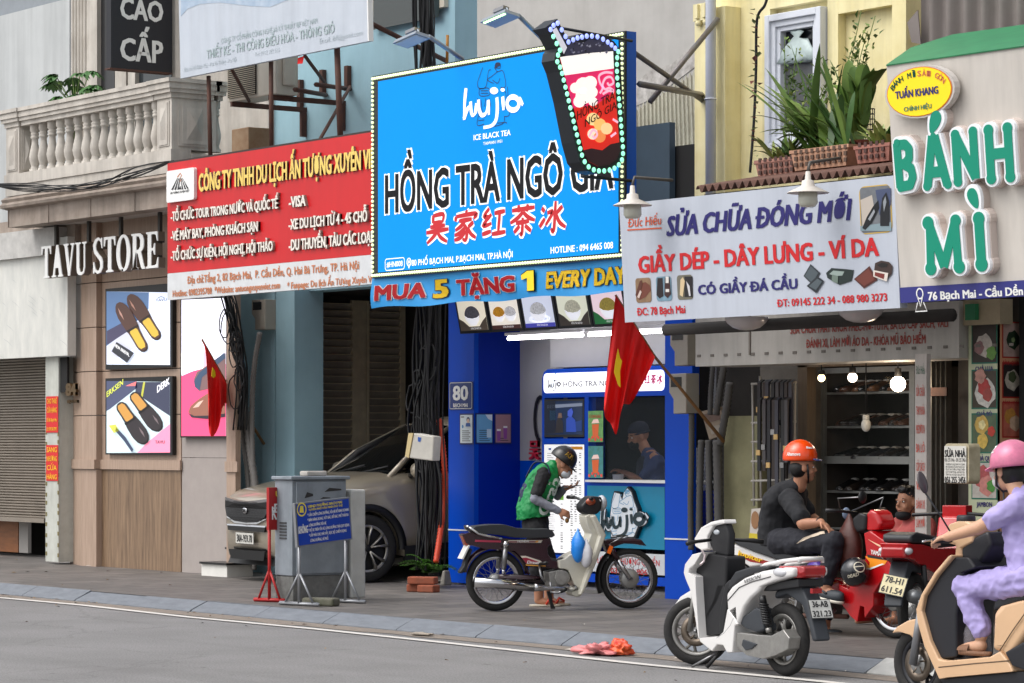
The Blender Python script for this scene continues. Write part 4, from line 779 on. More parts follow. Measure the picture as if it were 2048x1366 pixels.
m.quad(pl, 1118, 990, 1128, 1000, mat((120, 190, 60), .5), .007); m.build('menu_board', b)
m = MB(); m.quad(pl, 1175, 971, 1330, 1100, mat((16, 140, 178), .3, nz=.1), .004); m.build('counter_panel', b)
m = MB(); pl2 = Pl(YC); fn = lambda x, y: pl.uv(1208+(x-585)/375*96, 1078-(790-y)/420*100); k2 = .0017
OUT = mat((30, 32, 38), .5); WH = mat((232, 238, 244), .5)
for (mt, ww, gx) in ((OUT, .05, 1.6), (WH, .056, 0)):
    for _, ss in WUJ:
        for q in ss: m.line(pl, [fn(*p) for p in bez2(q)], (44+gx*9)*k2, mt, ww, uv=True)
    m.uvpoly(pl, [fn(895+(62+gx*4)*math.cos(a*.4), 622+(62+gx*4)*math.sin(a*.4)) for a in range(16)], mt, ww+.001)
    s_ = 1+gx*.05; m.uvpoly(pl, [fn(770+(x-770)*s_, 580+(y-580)*s_) for x, y in ((675, 770), (670, 590), (680, 480), (700, 400), (740, 410), (760, 470), (775, 400), (800, 365), (830, 400), (850, 470), (875, 540), (880, 690), (850, 770))], mt, ww+.002, .05)
wujia(m, pl, fn, k2, mat((30, 52, 60), .5), mat((120, 170, 205), .5), .06, 1.1); m.build('cut_out_logo', b)
m = MB(); m.quad(pl, 1175, 1101.5, 1330, 1151, mat((214, 218, 222), .5), .004); RT = mat((204, 34, 42), .5); m.text(pl, 'LIÊN HỆ NHƯỢNG QUYỀN', 1196, 1126, 1320, 1114, RT, .015, w=.007); m.text(pl, '033 074 806', 1222, 1146, 1296, 1135, RT, .02, w=.007); m.build('franchise_notice', b)
m = MB(); xg = X(1290, YC); m.bx(c2+.01, xr0, YC+.03, YC+.036, z2+.03, z1-.01, mat((120, 130, 136), .02, alpha=.06, spec=.5)); m.build('window_glass', b)
m = MB()
for (y0, y1, cs) in ((822, 884, (120, 176, 100)), (892, 956, (70, 140, 150))):
    m.quad(pl, 1178, y0, 1208, y1, mat(cs, .4, emit=.15, nz=.8, ns=22, rgb2=(60, 110, 70)), .012)
    xm, ym = 1193, (y0+y1)/2+8; m.poly(pl, [(xm-7, ym-12), (xm+7, ym-13), (xm+5, ym+14), (xm-5, ym+15)], mat((206, 96, 50), .4, emit=.2), .015); m.poly(pl, [(xm-8, ym-14), (xm-4, ym-22), (xm+5, ym-23), (xm+8, ym-15)], mat((236, 200, 190), .4, emit=.2), .015)
    for q in range(5): m.disc(pl, 1181+q*6, y1-5-(q % 2)*4, .02, .018, mat((214, 70, 60), .4, emit=.2), .016, n=8)
m.text(pl, 'Ô LONG ĐÀO', 1181, 836, 1205, 830, mat((210, 50, 40), .5), .02, w=.018); m.build('drink_poster', b)
m = MB(); m.bx(c2, xr0+.3, YB+.95, YB+1.45, .05, z2-.1, BD); m.build('inner_counter', b)
m = MB(); m.bx(c2+.5, c2+.9, YB+1.0, YB+1.4, z2-.098, z2+.5, mat((60, 62, 66), .4, .5)); m.bx(c2+1.0, c2+1.3, YB+1.05, YB+1.3, z2-.098, z2+.3, mat((160, 162, 168), .3, .7)); m.bx(c2+.1, c2+.4, YB+1.05, YB+1.3, z2-.098, z2+.36, mat((190, 192, 196), .3, .5)); m.build('drink_machine', b)
pw = Pl(YB); m = MB(); m.text(pw, '吴', 1063, 916, 1083, 886, mat((190, 40, 60), .4), .03, w=.02, ext=.02)
u_, v_ = pw.uv(1083, 838); m.line(pw, [(u_+.1*math.cos(t), v_+.24*math.sin(t)) for t in [R(70+i*22) for i in range(10)]], .05, INK, .02, uv=True); m.build('wall_logo', b)
TUB = mat((255, 250, 250), .4, emit=9)
m = MB(); m.bx(c2+.3, xr0-.2, YB+.62, YB+.68, zc_-.06, zc_-.02, mat((255, 250, 246), .4, emit=14)); m.build('added_fill_bar', b)  # glowing bar added under the ceiling to brighten the booth interior
for (xa, xb_, yy) in ((1017, 1165, 3.95), (1178, 1345, 3.95)):
    m = MB(); za = Z(1017, 677, yy); m.tube([(X(xa, yy), yy, za), (X(xb_, yy), yy, za)], .02, TUB, 8); f_ = MB(); f_.bx(X(xa, yy)-.03, X(xb_, yy)+.03, yy-.03, yy+.03, za+.03, za+.06, mat((220, 220, 226), .4)); f_.build('tube_holder', b); m.build('tube_light', b)
# row of topping pictures hung under the sign
pl = Pl(3.72, tilt=12, z0=Z(1080, 668, 3.72)); ed = [911, 974, 1040, 1109, 1178, 1250]
D = [('Trân Châu Đường Đen', (228, 220, 200), (84, 74, 64), (44, 44, 56), 'black pearls'), ('Thạch Dừa Hương Đào', (232, 226, 214), (74, 42, 40), (214, 150, 30), 'orange jelly'), ('Trân Châu 3Q Trắng', (206, 212, 230), (72, 76, 190), (226, 228, 232), 'white pearls'), ('Hạt Thủy Tinh Củ Năng', (214, 216, 196), (60, 52, 46), (216, 214, 190), 'glassy chestnut beads'), ('Hạt Sen', (232, 208, 216), (24, 120, 60), (180, 160, 70), 'green lotus seeds')]
for i, (t_, bgc, ft, fd, lb) in enumerate(D):
    x0, x1 = ed[i], ed[i+1]; yb_ = 670-(x0-911)*.062; o = root('topping_picture', pl.at((x0+x1)/2, yb_), 'backlit picture of a white bowl of %s in the row under the banner' % lb, 'picture', 'topping pictures above the booth'); dx = 9*0
    vb_ = pl.uv(922, 668)[1]; ua, ub = pl.uv(x0+10, yb_)[0], pl.uv(x1+9.5, yb_)[0]; Hh = .44; Q = lambda a, c_: (ua+(ub-ua)*a, vb_+Hh*c_)
    m = MB(); m.uvpoly(pl, [Q(0, 0), Q(.992, 0), Q(.992, 1.1), Q(0, 1.1)], BK, 0, .04); m.build('frame', o)
    m = MB(); e_ = .4; m.uvpoly(pl, [Q(.06, .07), Q(.93, .07), Q(.93, 1.05), Q(.06, 1.05)], mat(bgc, .4, emit=e_), .004); m.uvpoly(pl, [Q(.06, .07), Q(.93, .07), Q(.93, .17), Q(.06, .17)], mat(ft, .4, emit=.2), .006)
    if i in (0, 3, 4): m.uvpoly(pl, [Q(.06, .17), Q(.06, .38), Q(.2, .3), Q(.35, .17)], mat(ft, .4, emit=.15), .0065); m.uvpoly(pl, [Q(.93, .17), Q(.93, .4), Q(.8, .3), Q(.68, .17)], mat(ft, .4, emit=.15), .0065)
    if i == 2: 
        for rr in (.3, .24): m.line(pl, [Q(.5+rr*math.cos(a*.3), .27+rr*.28*math.sin(a*.3)) for a in range(22)], .012, mat((240, 242, 250), .4, emit=.5), .0065, uv=True)
    for (cx_, fdc, sc_) in (((.5, fd, 1),) if i != 1 else ((.33, fd, .75), (.68, (230, 230, 234), .75))):
        bw, cy_ = .24*sc_, .45
        m.uvpoly(pl, [Q(cx_+bw*math.cos(a), cy_+.15*sc_*math.sin(a)+(0 if math.sin(a) < 0 else .08*sc_*math.sin(a))) for a in [k*.26 for k in range(24)]], mat(fdc, .5, emit=.25, nz=.9, ns=60, rgb2=[min(255, c_*.6+(70 if i == 0 else 0)) for c_ in fdc]), .008)
        m.uvpoly(pl, [Q(cx_-bw, cy_), Q(cx_-bw*.8, cy_-.13*sc_), Q(cx_-bw*.35, cy_-.25*sc_), Q(cx_+bw*.35, cy_-.25*sc_), Q(cx_+bw*.8, cy_-.13*sc_), Q(cx_+bw, cy_), Q(cx_+bw*.6, cy_-.06), Q(cx_, cy_-.08), Q(cx_-bw*.6, cy_-.06)], mat((236, 238, 246), .4, emit=.4), .01)
    ut, vt_ = Q(.12, .84); m.textuv(pl, t_, ut, vt_, Q(.88 if len(t_) > 9 else .6, 0)[0], .045, mat((40, 40, 44), .5), .008, w=.008)
    m.textuv(pl, 'HỒNG TRÀ NGÔ GIA', Q(.4, 0)[0], Q(0, .1)[1], Q(.72, 0)[0], .02, WHTE, .01, w=.009); m.build('print', o)
# house number plate and small posters
pl = Pl(YF-.01); b = root('number_plate', pl.at(922, 820), 'dark blue house number plate reading 80 BẠCH MAI on the booth', 'number plate'); m = MB(); m.uvpoly(pl, rrect(pl, 898, 764, 946, 819, .02), mat((24, 52, 120), .35), .0, .004); m.build('plate', b)
m = MB(); m.text(pl, '80', 906, 801, 937, 772, WHT, .035, w=.003); m.text(pl, 'BẠCH MAI', 907, 814.5, 936, 807, WHT, .03, w=.003); P = rrect(pl, 900, 766, 944, 817, .02); m.line(pl, P+[P[0]], .006, WHT, .003, uv=True); m.build('lettering', b)
px_ = Pl(0, yaw=90, x0=xi+.008)
for (P_, x0, y0, x1, y1, c_, lab) in ((pl, 919, 827, 947, 889, (226, 236, 240), 'white poster with a cartoon girl below the house number'), (px_, 951, 826, 986, 888, (110, 170, 214), 'light blue poster with small print on the booth side wall'), (px_, 989, 826, 1023, 888, (170, 130, 140), 'mauve poster of purple drinks on the booth side wall')):
    o = root('small_poster', P_.at((x0+x1)/2, y1), lab, 'poster', 'small posters on the booth'); m = MB(); m.quad(P_, x0, y0, x1, y1, mat((20, 40, 110), .4), .0, .006); m.build('frame', o)
    m = MB(); m.quad(P_, x0+2, y0+3, x1-2, y1-3, mat(c_, .4), .003); tx = mat([c*.45 for c in c_], .5); w_ = x1-x0
    for q in range(6 if c_[0] < 150 or c_[0] > 200 else 2): m.quad(P_, x0+w_*.2, y1-8-q*4, x1-w_*(.2+.1*(q % 2)), y1-6.6-q*4, tx, .005)
    if c_[0] > 200:
        m.disc(P_, 937, 840, .032, .034, mat((60, 84, 120), .5), .005, n=12); m.disc(P_, 937, 842, .026, .026, mat((240, 208, 186), .5), .006, n=12); m.poly(P_, [(932, 853), (933, 846), (941, 846), (942, 853)], mat((60, 100, 170), .5), .007); m.quad(P_, 923, 833, 929, 835, tx, .005); m.disc(P_, 926, 853, .018, .02, mat((90, 150, 200), .5), .005, n=8)
    elif c_[0] > 150:
        for cx_ in (997, 1010): m.poly(P_, [(cx_-4, 862-(cx_ > 1000)*6), (cx_+4, 862-(cx_ > 1000)*6), (cx_+3, 882-(cx_ > 1000)*4), (cx_-3, 882-(cx_ > 1000)*4)], mat((150, 80, 160), .4), .006); m.quad(P_, cx_-4, 858-(cx_ > 1000)*6, cx_+4, 862-(cx_ > 1000)*6, WHT, .007)
    else: m.poly(P_, [(970, 829), (984, 829), (984, 842), (976, 838)], mat((220, 232, 244), .5), .005); m.quad(P_, 973, 858, 982, 875, mat((200, 224, 240), .5), .006)
    m.build('print', o)
# ------------------------------------------------------------------ yellow house with the shoe repair shop
b = root('yellow_house', (X(1600, 3.7), 4.2, 0), 'narrow yellow house with a white framed window above the shoe repair shop', 'building')
yw = 3.7; zl = Z(1600, 372, yw); m = MB(); zt = 8.2
m.bx(X(1405, yw), X(1812, yw), yw+.1, yw+.4, zl-.5, zt, YELW)
m.bx(X(1405, yw), X(1466, yw), yw-.1, yw+.098, zl-.5, Z(1430, 20, yw), YELW)   # corner pilaster
m.bx(X(1525, yw), X(1540, yw), yw, yw+.098, zl-.5, zt, YELW); m.bx(X(1655, yw), X(1676, yw), yw, yw+.098, zl-.5, zt, YELW); m.bx(X(1540, yw)+.002, X(1655, yw)-.002, yw, yw+.098, Z(1540, 18, yw), zt, YELW); m.bx(X(1676, yw)+.002, X(1784, yw)-.002, yw, yw+.098, Z(1676, 28, yw), zt, YELW); m.bx(X(1784, yw), X(1812, yw), yw, yw+.098, zl-.5, zt, YELW)
m.bx(X(1540, yw)+.002, X(1655, yw)-.002, yw, yw+.098, zl-.5, Z(1540, 303, yw), YELW); m.build('wall', b)
m = MB(); zz = Z(1430, 42, yw); xa, xb_ = X(1408, yw), X(1442, yw); m.bx(xa, xb_, yw-.14, yw-.101, zz, Z(1430, 8, yw), YELW)
for k in range(3): m.bx(xa+.05+k*.11, xa+.1+k*.11, yw-.17, yw-.141, zz+.02, Z(1430, 10, yw), YELW); m.ball((xa+.075+k*.11, yw-.13, zz-.02), .035, YELW, 8, 6)
m.build('capital', b)
WF = mat((216, 220, 228), .35, nz=.1); fx0, fx1, fz0, fz1 = X(1541, yw), X(1653, yw), Z(1541, 302, yw), Z(1541, 33, yw)
m = MB()
for k, (i0, i1, d0) in enumerate(((0, .065, .05), (.06, .12, .02), (.115, .165, -.005))):
    for (a, c_, e_, g_) in ((fx0+i0, fx0+i1, fz0+i0, fz1-i0), (fx1-i1, fx1-i0, fz0+i0, fz1-i0), (fx0+i1+.0005, fx1-i1-.0005, fz0+i0, fz0+i1), (fx0+i1+.0005, fx1-i1-.0005, fz1-i1, fz1-i0)): m.bx(a, c_, yw-d0-.03, yw+.09-k*.01, e_, g_, WF)
wf = m.build('window', b, bev=.006)
m = MB(); gx0, gx1 = fx0+.155, fx1-.155; m.bx(gx0, gx1, yw+.05, yw+.06, fz0+.15, fz1-.15, mat((34, 36, 40), .12, nz=.3, ns=1.5, rgb2=(56, 58, 60), spec=.4)); m.bx(gx0, gx1, yw+.04, yw+.049, fz0+.15, (fz0+fz1)/2+.2, mat((92, 94, 94), .3, nz=.3, ns=2, stretch=(5, 1, .4), rgb2=(74, 74, 74))); m.build('pane', wf)
m = MB(); random.seed(8); PB = mat((186, 202, 200), .45, nz=.4, ns=9, bump=.5, bs=14); cx_ = X(1593, yw); ztop, zbt = Z(1593, 62, yw), Z(1593, 124, yw); h = ztop-zbt
m.lathe([(.03, h), (.09, h*.93), (.03, h*.8), (.13, h*.62), (.2, h*.35), (.26, h*.08), (.22, 0), (0, -.005)], PB, (0, 0, 0), n=18); m.M = None
for i, v in enumerate(m.v): q = noise.noise(Vector(v)*9)*.05; m.v[i] = (v[0]*(1.15+q)+cx_, v[1]*.16+yw-.0+q*.3, v[2]+zbt+q)
m.build('plastic_bag', label='pale tied plastic bag hanging in the white framed window', cat='plastic bag')
PVC = mat((196, 200, 210), .4, nz=.2, ns=4); m = MB(); xx = X(1453, yw); m.tube([(xx, yw-.2, zl-.6), (xx, yw-.2, zt)], .052, PVC, 12)
for zz in (zl+.9, zl+2.4): m.torus((xx, yw-.2, zz), .056, .008, PVC, 'Z', 12, 6)
m.build('drain_pipe', label='grey white drain pipe running down the yellow wall', cat='pipe')
# shop below: shell, fascia with old red text, glass case
b = root('shoe_repair_shop', (X(1650, 4), 4.5, 0), 'dim shoe repair shop with a glass shoe case and faded white fascia', 'shop')
ys = 3.75; m = MB(); OLD = mat((150, 146, 112), .85, nz=.6, ns=3, rgb2=(96, 92, 66), streak=.3); OLD2 = mat((112, 106, 98), .8, nz=.6, ns=4, rgb2=(66, 62, 56))
m.bx(X(1448, ys), X(1515, ys), ys, ys+.3, 0, Z(1470, 832, ys), OLD); m.bx(X(1500, ys)+.01, X(1602, ys), ys+.12, ys+.3, 0, 3.2, OLD2); m.build('yellow_wall', b)
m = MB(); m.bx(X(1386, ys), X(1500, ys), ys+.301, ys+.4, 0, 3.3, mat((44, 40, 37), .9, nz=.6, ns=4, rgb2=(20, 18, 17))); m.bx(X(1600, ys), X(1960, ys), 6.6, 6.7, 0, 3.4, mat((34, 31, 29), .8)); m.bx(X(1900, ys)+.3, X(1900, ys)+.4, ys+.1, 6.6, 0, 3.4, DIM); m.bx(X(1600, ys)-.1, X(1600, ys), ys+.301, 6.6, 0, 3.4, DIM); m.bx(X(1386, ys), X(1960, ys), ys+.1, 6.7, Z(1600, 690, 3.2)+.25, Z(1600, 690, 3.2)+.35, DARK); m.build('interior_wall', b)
m = MB(); WOOD = mat((120, 104, 86), .6, nz=.4, ns=4, stretch=(8, 8, .6)); m.bx(X(1603, ys), X(1622, ys), ys-.05, ys+.06, 0, Z(1610, 712, ys), WOOD); m.bx(X(1603, ys), X(1835, ys), ys-.05, ys+.06, Z(1700, 732, ys), Z(1700, 716, ys), WOOD); m.build('door_frame', b)
yf = 2.9; m = MB(); FAS = mat((186, 182, 176), .6, nz=.4, ns=2.5, rgb2=(146, 140, 132), streak=.3); pf = Pl(yf); m.quad(pf, 1391, 630, 1918, 716, FAS, 0, .5)
for k in range(22): m.bx(X(1395, yf)+k*.19, X(1395, yf)+k*.19+.05, yf-.006, yf-.001, Z(1391, 716, yf)+.005, Z(1391, 716, yf)+.03, mat((110, 104, 98), .7))
m.bx(X(1499, yf), X(1499, yf)+.02, yf-.012, yf-.001, Z(1391, 714, yf), Z(1391, 632, yf), mat((120, 112, 104), .7)); m.build('fascia', b)
m = MB(); FT = mat((160, 60, 50), .7, nz=.4, ns=7, rgb2=(140, 90, 80)); m.text(pf, 'SỬA CHỮA THAY KHÓA PHÉC-MƠ-TUYA, BA LÔ CẶP SÁCH, VALI', 1581, 668, 1897, 652, FT, .03); m.text(pf, 'ĐÁNH XI, LÀM MỚI ÁO DA - KHÓA MŨ BẢO HIỂM', 1613, 696, 1852, 679, FT, .03); m.build('fascia_lettering', b)
m = MB(); m.tube([onY(1332, 660, 2.2), onY(1905, 630, 2.2)], .055, mat((58, 54, 52), .8, nz=.4, ns=6), 10); m.build('awning_roller', b)
# glass shoe case
yg = 4.0; ALU = mat((150, 152, 150), .4, .6, nz=.2, ns=20); sc_ = root('shoe_case', (X(1730, yg), yg+.3, 0), 'tall glass shoe case with shelves of dark shoes in the repair shop', 'display case')
x0, x1 = X(1636, yg), X(1829, yg); m = MB(); zt = Z(1700, 735, yg)
for (a, c_) in ((x0, x0+.07), (x1-.07, x1)): m.bx(a, c_, yg, yg+.05, .05, zt, ALU)
shz = [Z(1700, p, yg) for p in (1058, 984, 920, 854, 786)]
m.bx(x0+.071, x1-.071, yg, yg+.05, zt-.05, zt, ALU); m.bx(x0+.071, x1-.071, yg, yg+.05, shz[2]-.035, shz[2]+.035, ALU); m.bx(x0+.071, x1-.071, yg, yg+.05, .05, .12, ALU); m.build('frame', sc_)
for i, z_ in enumerate(shz):
    m = MB(); m.bx(x0+.02, x1-.02, yg+.055, yg+.6, z_-.006, z_+.006, mat((130, 140, 138), .15)); m.bx(x0+.02, x1-.02, yg+.052, yg+.0545, z_-.011, z_+.011, ALU); m.build('shelf', sc_)
m = MB(); m.bx(x0, x1, yg+.62, yg+.65, .05, zt, mat((40, 36, 34), .5, nz=.4, ns=3, rgb2=(20, 18, 18))); m.bx(x0-.02, x0-.003, yg, yg+.65, .05, zt, DIM); m.bx(x1+.003, x1+.02, yg, yg+.65, .05, zt, DIM); m.build('cabinet_back', sc_)
m = MB(); m.bx(x0+.07, x1-.07, yg+.02, yg+.026, shz[2]+.036, zt-.051, mat((90, 96, 96), .02, alpha=.05, spec=.3)); m.build('glass_door', sc_)
random.seed(21); SHC = [mat((34, 28, 26), .25), mat((22, 22, 24), .2), mat((70, 42, 26), .3), mat((92, 60, 34), .35), mat((40, 40, 46), .3)]
INS = mat((206, 202, 196), .6)
def shoe3(name_label, c, ang, mt, lab, s=1.0):
    T_ = Matrix.Translation(c) @ Matrix.Rotation(ang, 4, 'Z') @ Matrix.Scale(s, 4); m = MB(T_); prof = [(-.13, .03, .05), (-.12, .038, .075), (-.06, .036, .075), (-.01, .036, .07), (.04, .04, .055), (.09, .044, .042), (.13, .036, .03), (.145, .015, .02)]
    m.loft([[(x, w_*math.cos(t), .004+max(0, h*math.sin(t))) for t in [R(-10+k*200/9) for k in range(10)]] for x, w_, h in prof], mt); o = m.build('shoe', label=lab, cat='shoe', group='shoes on the glass shelves')
    m = MB(T_); m.ball((-.08, 0, .073), (.045, .024, .012), INS, 10, 5); m.build('insole', o, local=False); return o
for i, (si, n_, colr) in enumerate(((4, 9, (0, 1, 2, 3)), (3, 11, (0, 1, 2)), (2, 9, (0, 1, 4)), (1, 8, (1, 0)))):
    for k in range(n_):
        ci = random.choice(colr); xx = x0+.22+(x1-x0-.42)*k/(n_-1); shoe3('', Vector((xx, yg+.22+random.uniform(-.03, .05), shz[si]+.007)), R(-90)+random.uniform(-.5, .5), SHC[ci], 'small %s leather shoe on the %s shelf of the glass case' % (('very dark brown', 'black', 'brown', 'tan', 'charcoal')[ci], ('', 'lowest', 'middle', 'second from top', 'top')[si]), 1.45)
# bulbs
for (px, py, z_top, yy, on, lab, rr) in ((1643, 756, 735, 3.6, 6, 'small amber bulb hanging at the left post of the shoe repair shop', .035), (1705, 755, 722, 3.5, 5, 'middle white bulb hanging in the shoe repair shop', .045), (1796, 768, 716, 3.4, 12, 'large bright bulb hanging at the right of the shoe repair shop', .07), (1732, 850, 735, 3.6, 0, 'unlit bulb on a long yellow cord before the shoe shelves', .045)):
    P = onY(px, py, yy); T_ = onY(px, z_top, yy); o = root('hanging_bulb', P-Vector((0, 0, rr)), lab, 'light bulb', 'bulbs in the shoe repair shop'); m = MB(); m.tube([T_+Vector((0, 0, .1)), P+Vector((0, 0, rr*1.6))], .006, BLK(), 5); m.build('cord', o)
    m = MB(); m.lathe([(.0, rr*2.1), (.03, rr*2.0), (.032, rr*.9), (.02, rr*.8)], mat((40, 38, 36), .5) if on else mat((206, 204, 196), .5), P, n=10); m.build('holder', o)
    m = MB(); m.ball(P, (rr, rr, rr) if on else (rr, rr, rr*1.4), mat((255, 214, 160) if rr < .04 else (255, 232, 204), .3, emit=on) if on else mat((214, 212, 204), .4), 12, 8); m.build('bulb', o)
l = bpy.data.lights.new('shop_bulb', 'POINT'); l.energy = 6; l.color = (1, .82, .6); l.shadow_soft_size = .1; lo = bpy.data.objects.new('shop_bulb_light', l); COL.objects.link(lo); lo.location = onY(1796, 775, 3.2)
# tall white strip sign, folded gate
pl = Pl(2.7); b2 = root('strip_sign', pl.at(1841, 1090), 'tall narrow white sign with stacked faded red words beside the folded gate', 'sign'); m = MB(); m.quad(pl, 1830, 708, 1853, 1110, mat((198, 190, 184), .6, nz=.3, ns=4, streak=.2), 0, .05); m.build('board', b2)
m = MB(); 
for i, s in enumerate(('SỬA CHỮA', 'THAY KHÓA', 'PHÉCMƠTUYA', 'BA LÔ', 'CẶP SÁCH', 'VALI', 'ĐÁNH XI', 'LÀM MỚI', 'KHÂU ĐẾ')): y = 792+i*37.5-(i > 4)*0; m.text(pl, s, 1833, y, 1850, y-17, mat((196, 92, 80), .6), .02, w=.004)
m.text(pl, 'Đức Hiếu', 1833, 748, 1850, 732, mat((70, 110, 90), .6), .01, w=.004); m.build('lettering', b2)
b2 = root('folding_gate', onY(1875, 1110, 3.5), 'folded grey metal gate leaning between the strip sign and menu', 'gate'); G_ = mat((120, 116, 108), .5, .4, nz=.4, ns=8)
for px in (1857, 1867, 1876, 1886): m = MB(); bp(m, px, px+6, 705, 1120, 3.45+(px-1857)*.004, 3.52+(px-1857)*.004, G_, 1870); m.build('gate_bar', b2)
m = MB(); bp(m, 1856, 1893, 775, 792, 3.43, 3.445, RUST(), 1870); m.build('hinge', b2)
# dome lights under the sign
for (px, py, lab) in ((1493, 646, 'left white dome light under the shoe repair sign'), (1721, 630, 'right white dome light under the shoe repair sign')):
    P = onY(px, py, 1.95); m = MB(); m.lathe([(.185, .05), (.19, .035), (.17, .0), (.12, -.04), (.06, -.06), (0, -.065)], mat((196, 190, 190), .25, spec=.8), P, n=24); o = m.build('dome_light', label=lab, cat='ceiling light', group='dome lights under the sign')
# belt rack
yr = 3.5; b2 = root('belt_rack', onY(1548, 1010, yr), 'white tube rack hung with many dark leather belts', 'rack'); TW = mat((186, 184, 178), .5, nz=.5, ns=14, rgb2=(140, 120, 100))
def rk(a, c_, r_=.012): m = MB(); m.tube([onY(a[0], a[1], yr), onY(c_[0], c_[1], yr)], r_, TW, 6); return m
for (a, c_) in (((1505, 768), (1508, 1012)), ((1590, 765), (1588, 1012)), ((1520, 752), (1522, 1000))): rk(a, c_).build('upright', b2)
for yy in (768, 846, 884, 923, 962, 1000): rk((1503, yy), (1592, yy-3)).build('rail', b2)
BC = [mat(c_, .45) for c_ in ((30, 30, 36), (46, 34, 30), (60, 60, 70), (24, 24, 26), (74, 70, 72))]; random.seed(5)
for i in range(15):
    px = 1517+(i % 8)*9.2+random.uniform(-2, 2); top = 765 if i < 8 else 800; bot = top+random.uniform(110, 200); yy = yr-.05-.03*(i >= 8)-i*.002
    m = MB(); w_ = .022; xx = X(px, yy); z0, z1 = Z(px, min(bot, 1000), yy), Z(px, top, yy); m.loft([[(xx-w_, yy, z0), (xx+w_, yy, z0), (xx+w_, yy+.012, z0), (xx-w_, yy+.012, z0)], [(xx-w_, yy, z1), (xx+w_, yy, z1), (xx+w_, yy+.02, z1), (xx-w_, yy+.02, z1)], [(xx-w_, yy+.05, z1+.03), (xx+w_, yy+.05, z1+.03), (xx+w_, yy+.06, z1+.02), (xx-w_, yy+.06, z1+.02)]], BC[i % 5], smooth=False)
    o = m.build('belt', label='dark leather belt with its tag hanging on the white rack', cat='belt', group='belts on the white rack')
    m = MB(); zb_ = random.uniform(z0+.05, z1-.15); m.bx(xx-w_-.004, xx+w_+.004, yy-.012, yy-.002, zb_, zb_+.05, CHROME() if i % 2 else mat((206, 170, 110), .5)); m.build('tag' if i % 2 == 0 else 'buckle', o)
# insole packets on the wall
for k, (px, lab) in enumerate(((1511, 'left packet of brown shoe insoles under the belt rack'), (1530, 'middle packet of pale mesh insoles under the belt rack'), (1546, 'right packet of insoles mostly behind the man in black'))):
    p3 = Pl(3.35+k*.02); o = root('insole_packet', p3.at(px, 1085), lab, 'packet', 'insole packets'); m = MB(); m.poly(p3, [(px-13, 1080), (px-8, 1018), (px+12, 1016), (px+8, 1084)], mat((200, 192, 184), .4), 0, .01); m.poly(p3, [(px-13, 1080), (px-12, 1066), (px+9, 1068), (px+8, 1084)], mat((210, 190, 60), .4), .003); m.build('wrapper', o)
    m = MB(); m.poly(p3, [(px-6+8*math.cos(a)*1.0+6, 1040+18*math.sin(a)) for a in [i*.4 for i in range(16)]], mat((150, 110, 76) if k == 0 else (200, 180, 170), .7), .006); m.build('insole', o)
# ------------------------------------------------------------------ white shoe repair sign
pl = Pl(1.6, tilt=3.6, z0=Z(1500, 620, 1.6)); b = root('shoe_repair_sign', pl.at(1520, 625), 'white shoe repair sign with navy and red Vietnamese lettering', 'sign')
SW = mat((190, 196, 207), .45, nz=.4, ns=1.5, rgb2=(172, 179, 193), streak=.15); a0 = pl.uv(1250, 645); at_ = pl.uv(1243, 408)[1]; u1 = pl.uv(1800, 611)[0]; m = MB(); m.uvpoly(pl, [(a0[0], a0[1]), (u1, a0[1]), (u1, at_), (a0[0], at_)], SW, 0, .08); m.build('panel', b)
m = MB(); NB = mat((34, 28, 104), .5); R2 = mat((200, 22, 30), .5); m.text(pl, 'SỬA CHỮA ĐÓNG MỚI', 1333, 473, 1702, 433, NB, .055, .22, by=.25)
m.text(pl, 'CÓ GIẦY ĐÁ CẦU', 1397, 590, 1597, 570, NB, .045)
def serifs(x0, y0, x1, y1): m.quad(pl, x0, y0, x1, y1, NB, .0052)
m.build('navy_lettering', b)
m = MB(); m.text(pl, 'GIẦY DÉP - DÂY LƯNG - VÍ DA', 1278, 547, 1761, 513, R2, .045); m.text(pl, 'ĐC: 78 Bạch Mai', 1275, 631.5, 1372, 616, R2, .03); m.text(pl, 'ĐT: 09145 222 34 - 088 980 3273', 1555, 614, 1776, 599, R2, .03); OR2 = mat((206, 84, 40), .5); m.text(pl, 'Đức Hiếu', 1256, 455, 1323, 437, OR2, .015, .15); m.line(pl, [(1255, 460), (1324, 456)], .012, OR2, .005); m.build('red_lettering', b)
def pic(nm, x0, y0, x1, y1, c_, draw):
    q = MB(); q.uvpoly(pl, rrect(pl, x0, y0, x1, y1, .03), mat(c_, .45, nz=.5, ns=9), .004); draw(q); q.build(nm, b)
def sp(q, pts, c_, w_=.006, e_=0): q.poly(pl, pts, mat(c_, .4), w_)
def d1(q): sp(q, [(1274, 592), (1285, 566), (1292, 564), (1300, 570), (1303, 580), (1292, 594), (1280, 600)], (110, 58, 44)); sp(q, [(1272, 590), (1281, 562), (1285, 560), (1286, 570), (1277, 597)], (90, 48, 36), .008); sp(q, [(1276, 594), (1282, 580), (1285, 584), (1280, 597)], (206, 186, 176), .01)
def d2(q): sp(q, [(1314, 590), (1316, 556), (1326, 556), (1328, 592), (1320, 597)], (34, 26, 30)); sp(q, [(1330, 590), (1331, 556), (1340, 554), (1343, 588), (1336, 596)], (60, 34, 34), .008); sp(q, [(1333, 578), (1340, 578), (1340, 584), (1333, 584)], (226, 222, 216), .01); sp(q, [(1333, 553), (1339, 553), (1339, 566), (1333, 566)], (226, 222, 216), .01)
def d3(q): sp(q, [(1370, 553), (1386, 553), (1386, 594), (1370, 594)], (30, 26, 30)); sp(q, [(1361, 590), (1362, 560), (1367, 554), (1371, 562), (1367, 594)], (214, 190, 150), .008); sp(q, [(1374, 562), (1381, 572), (1383, 592), (1380, 592)], (206, 204, 208), .01)
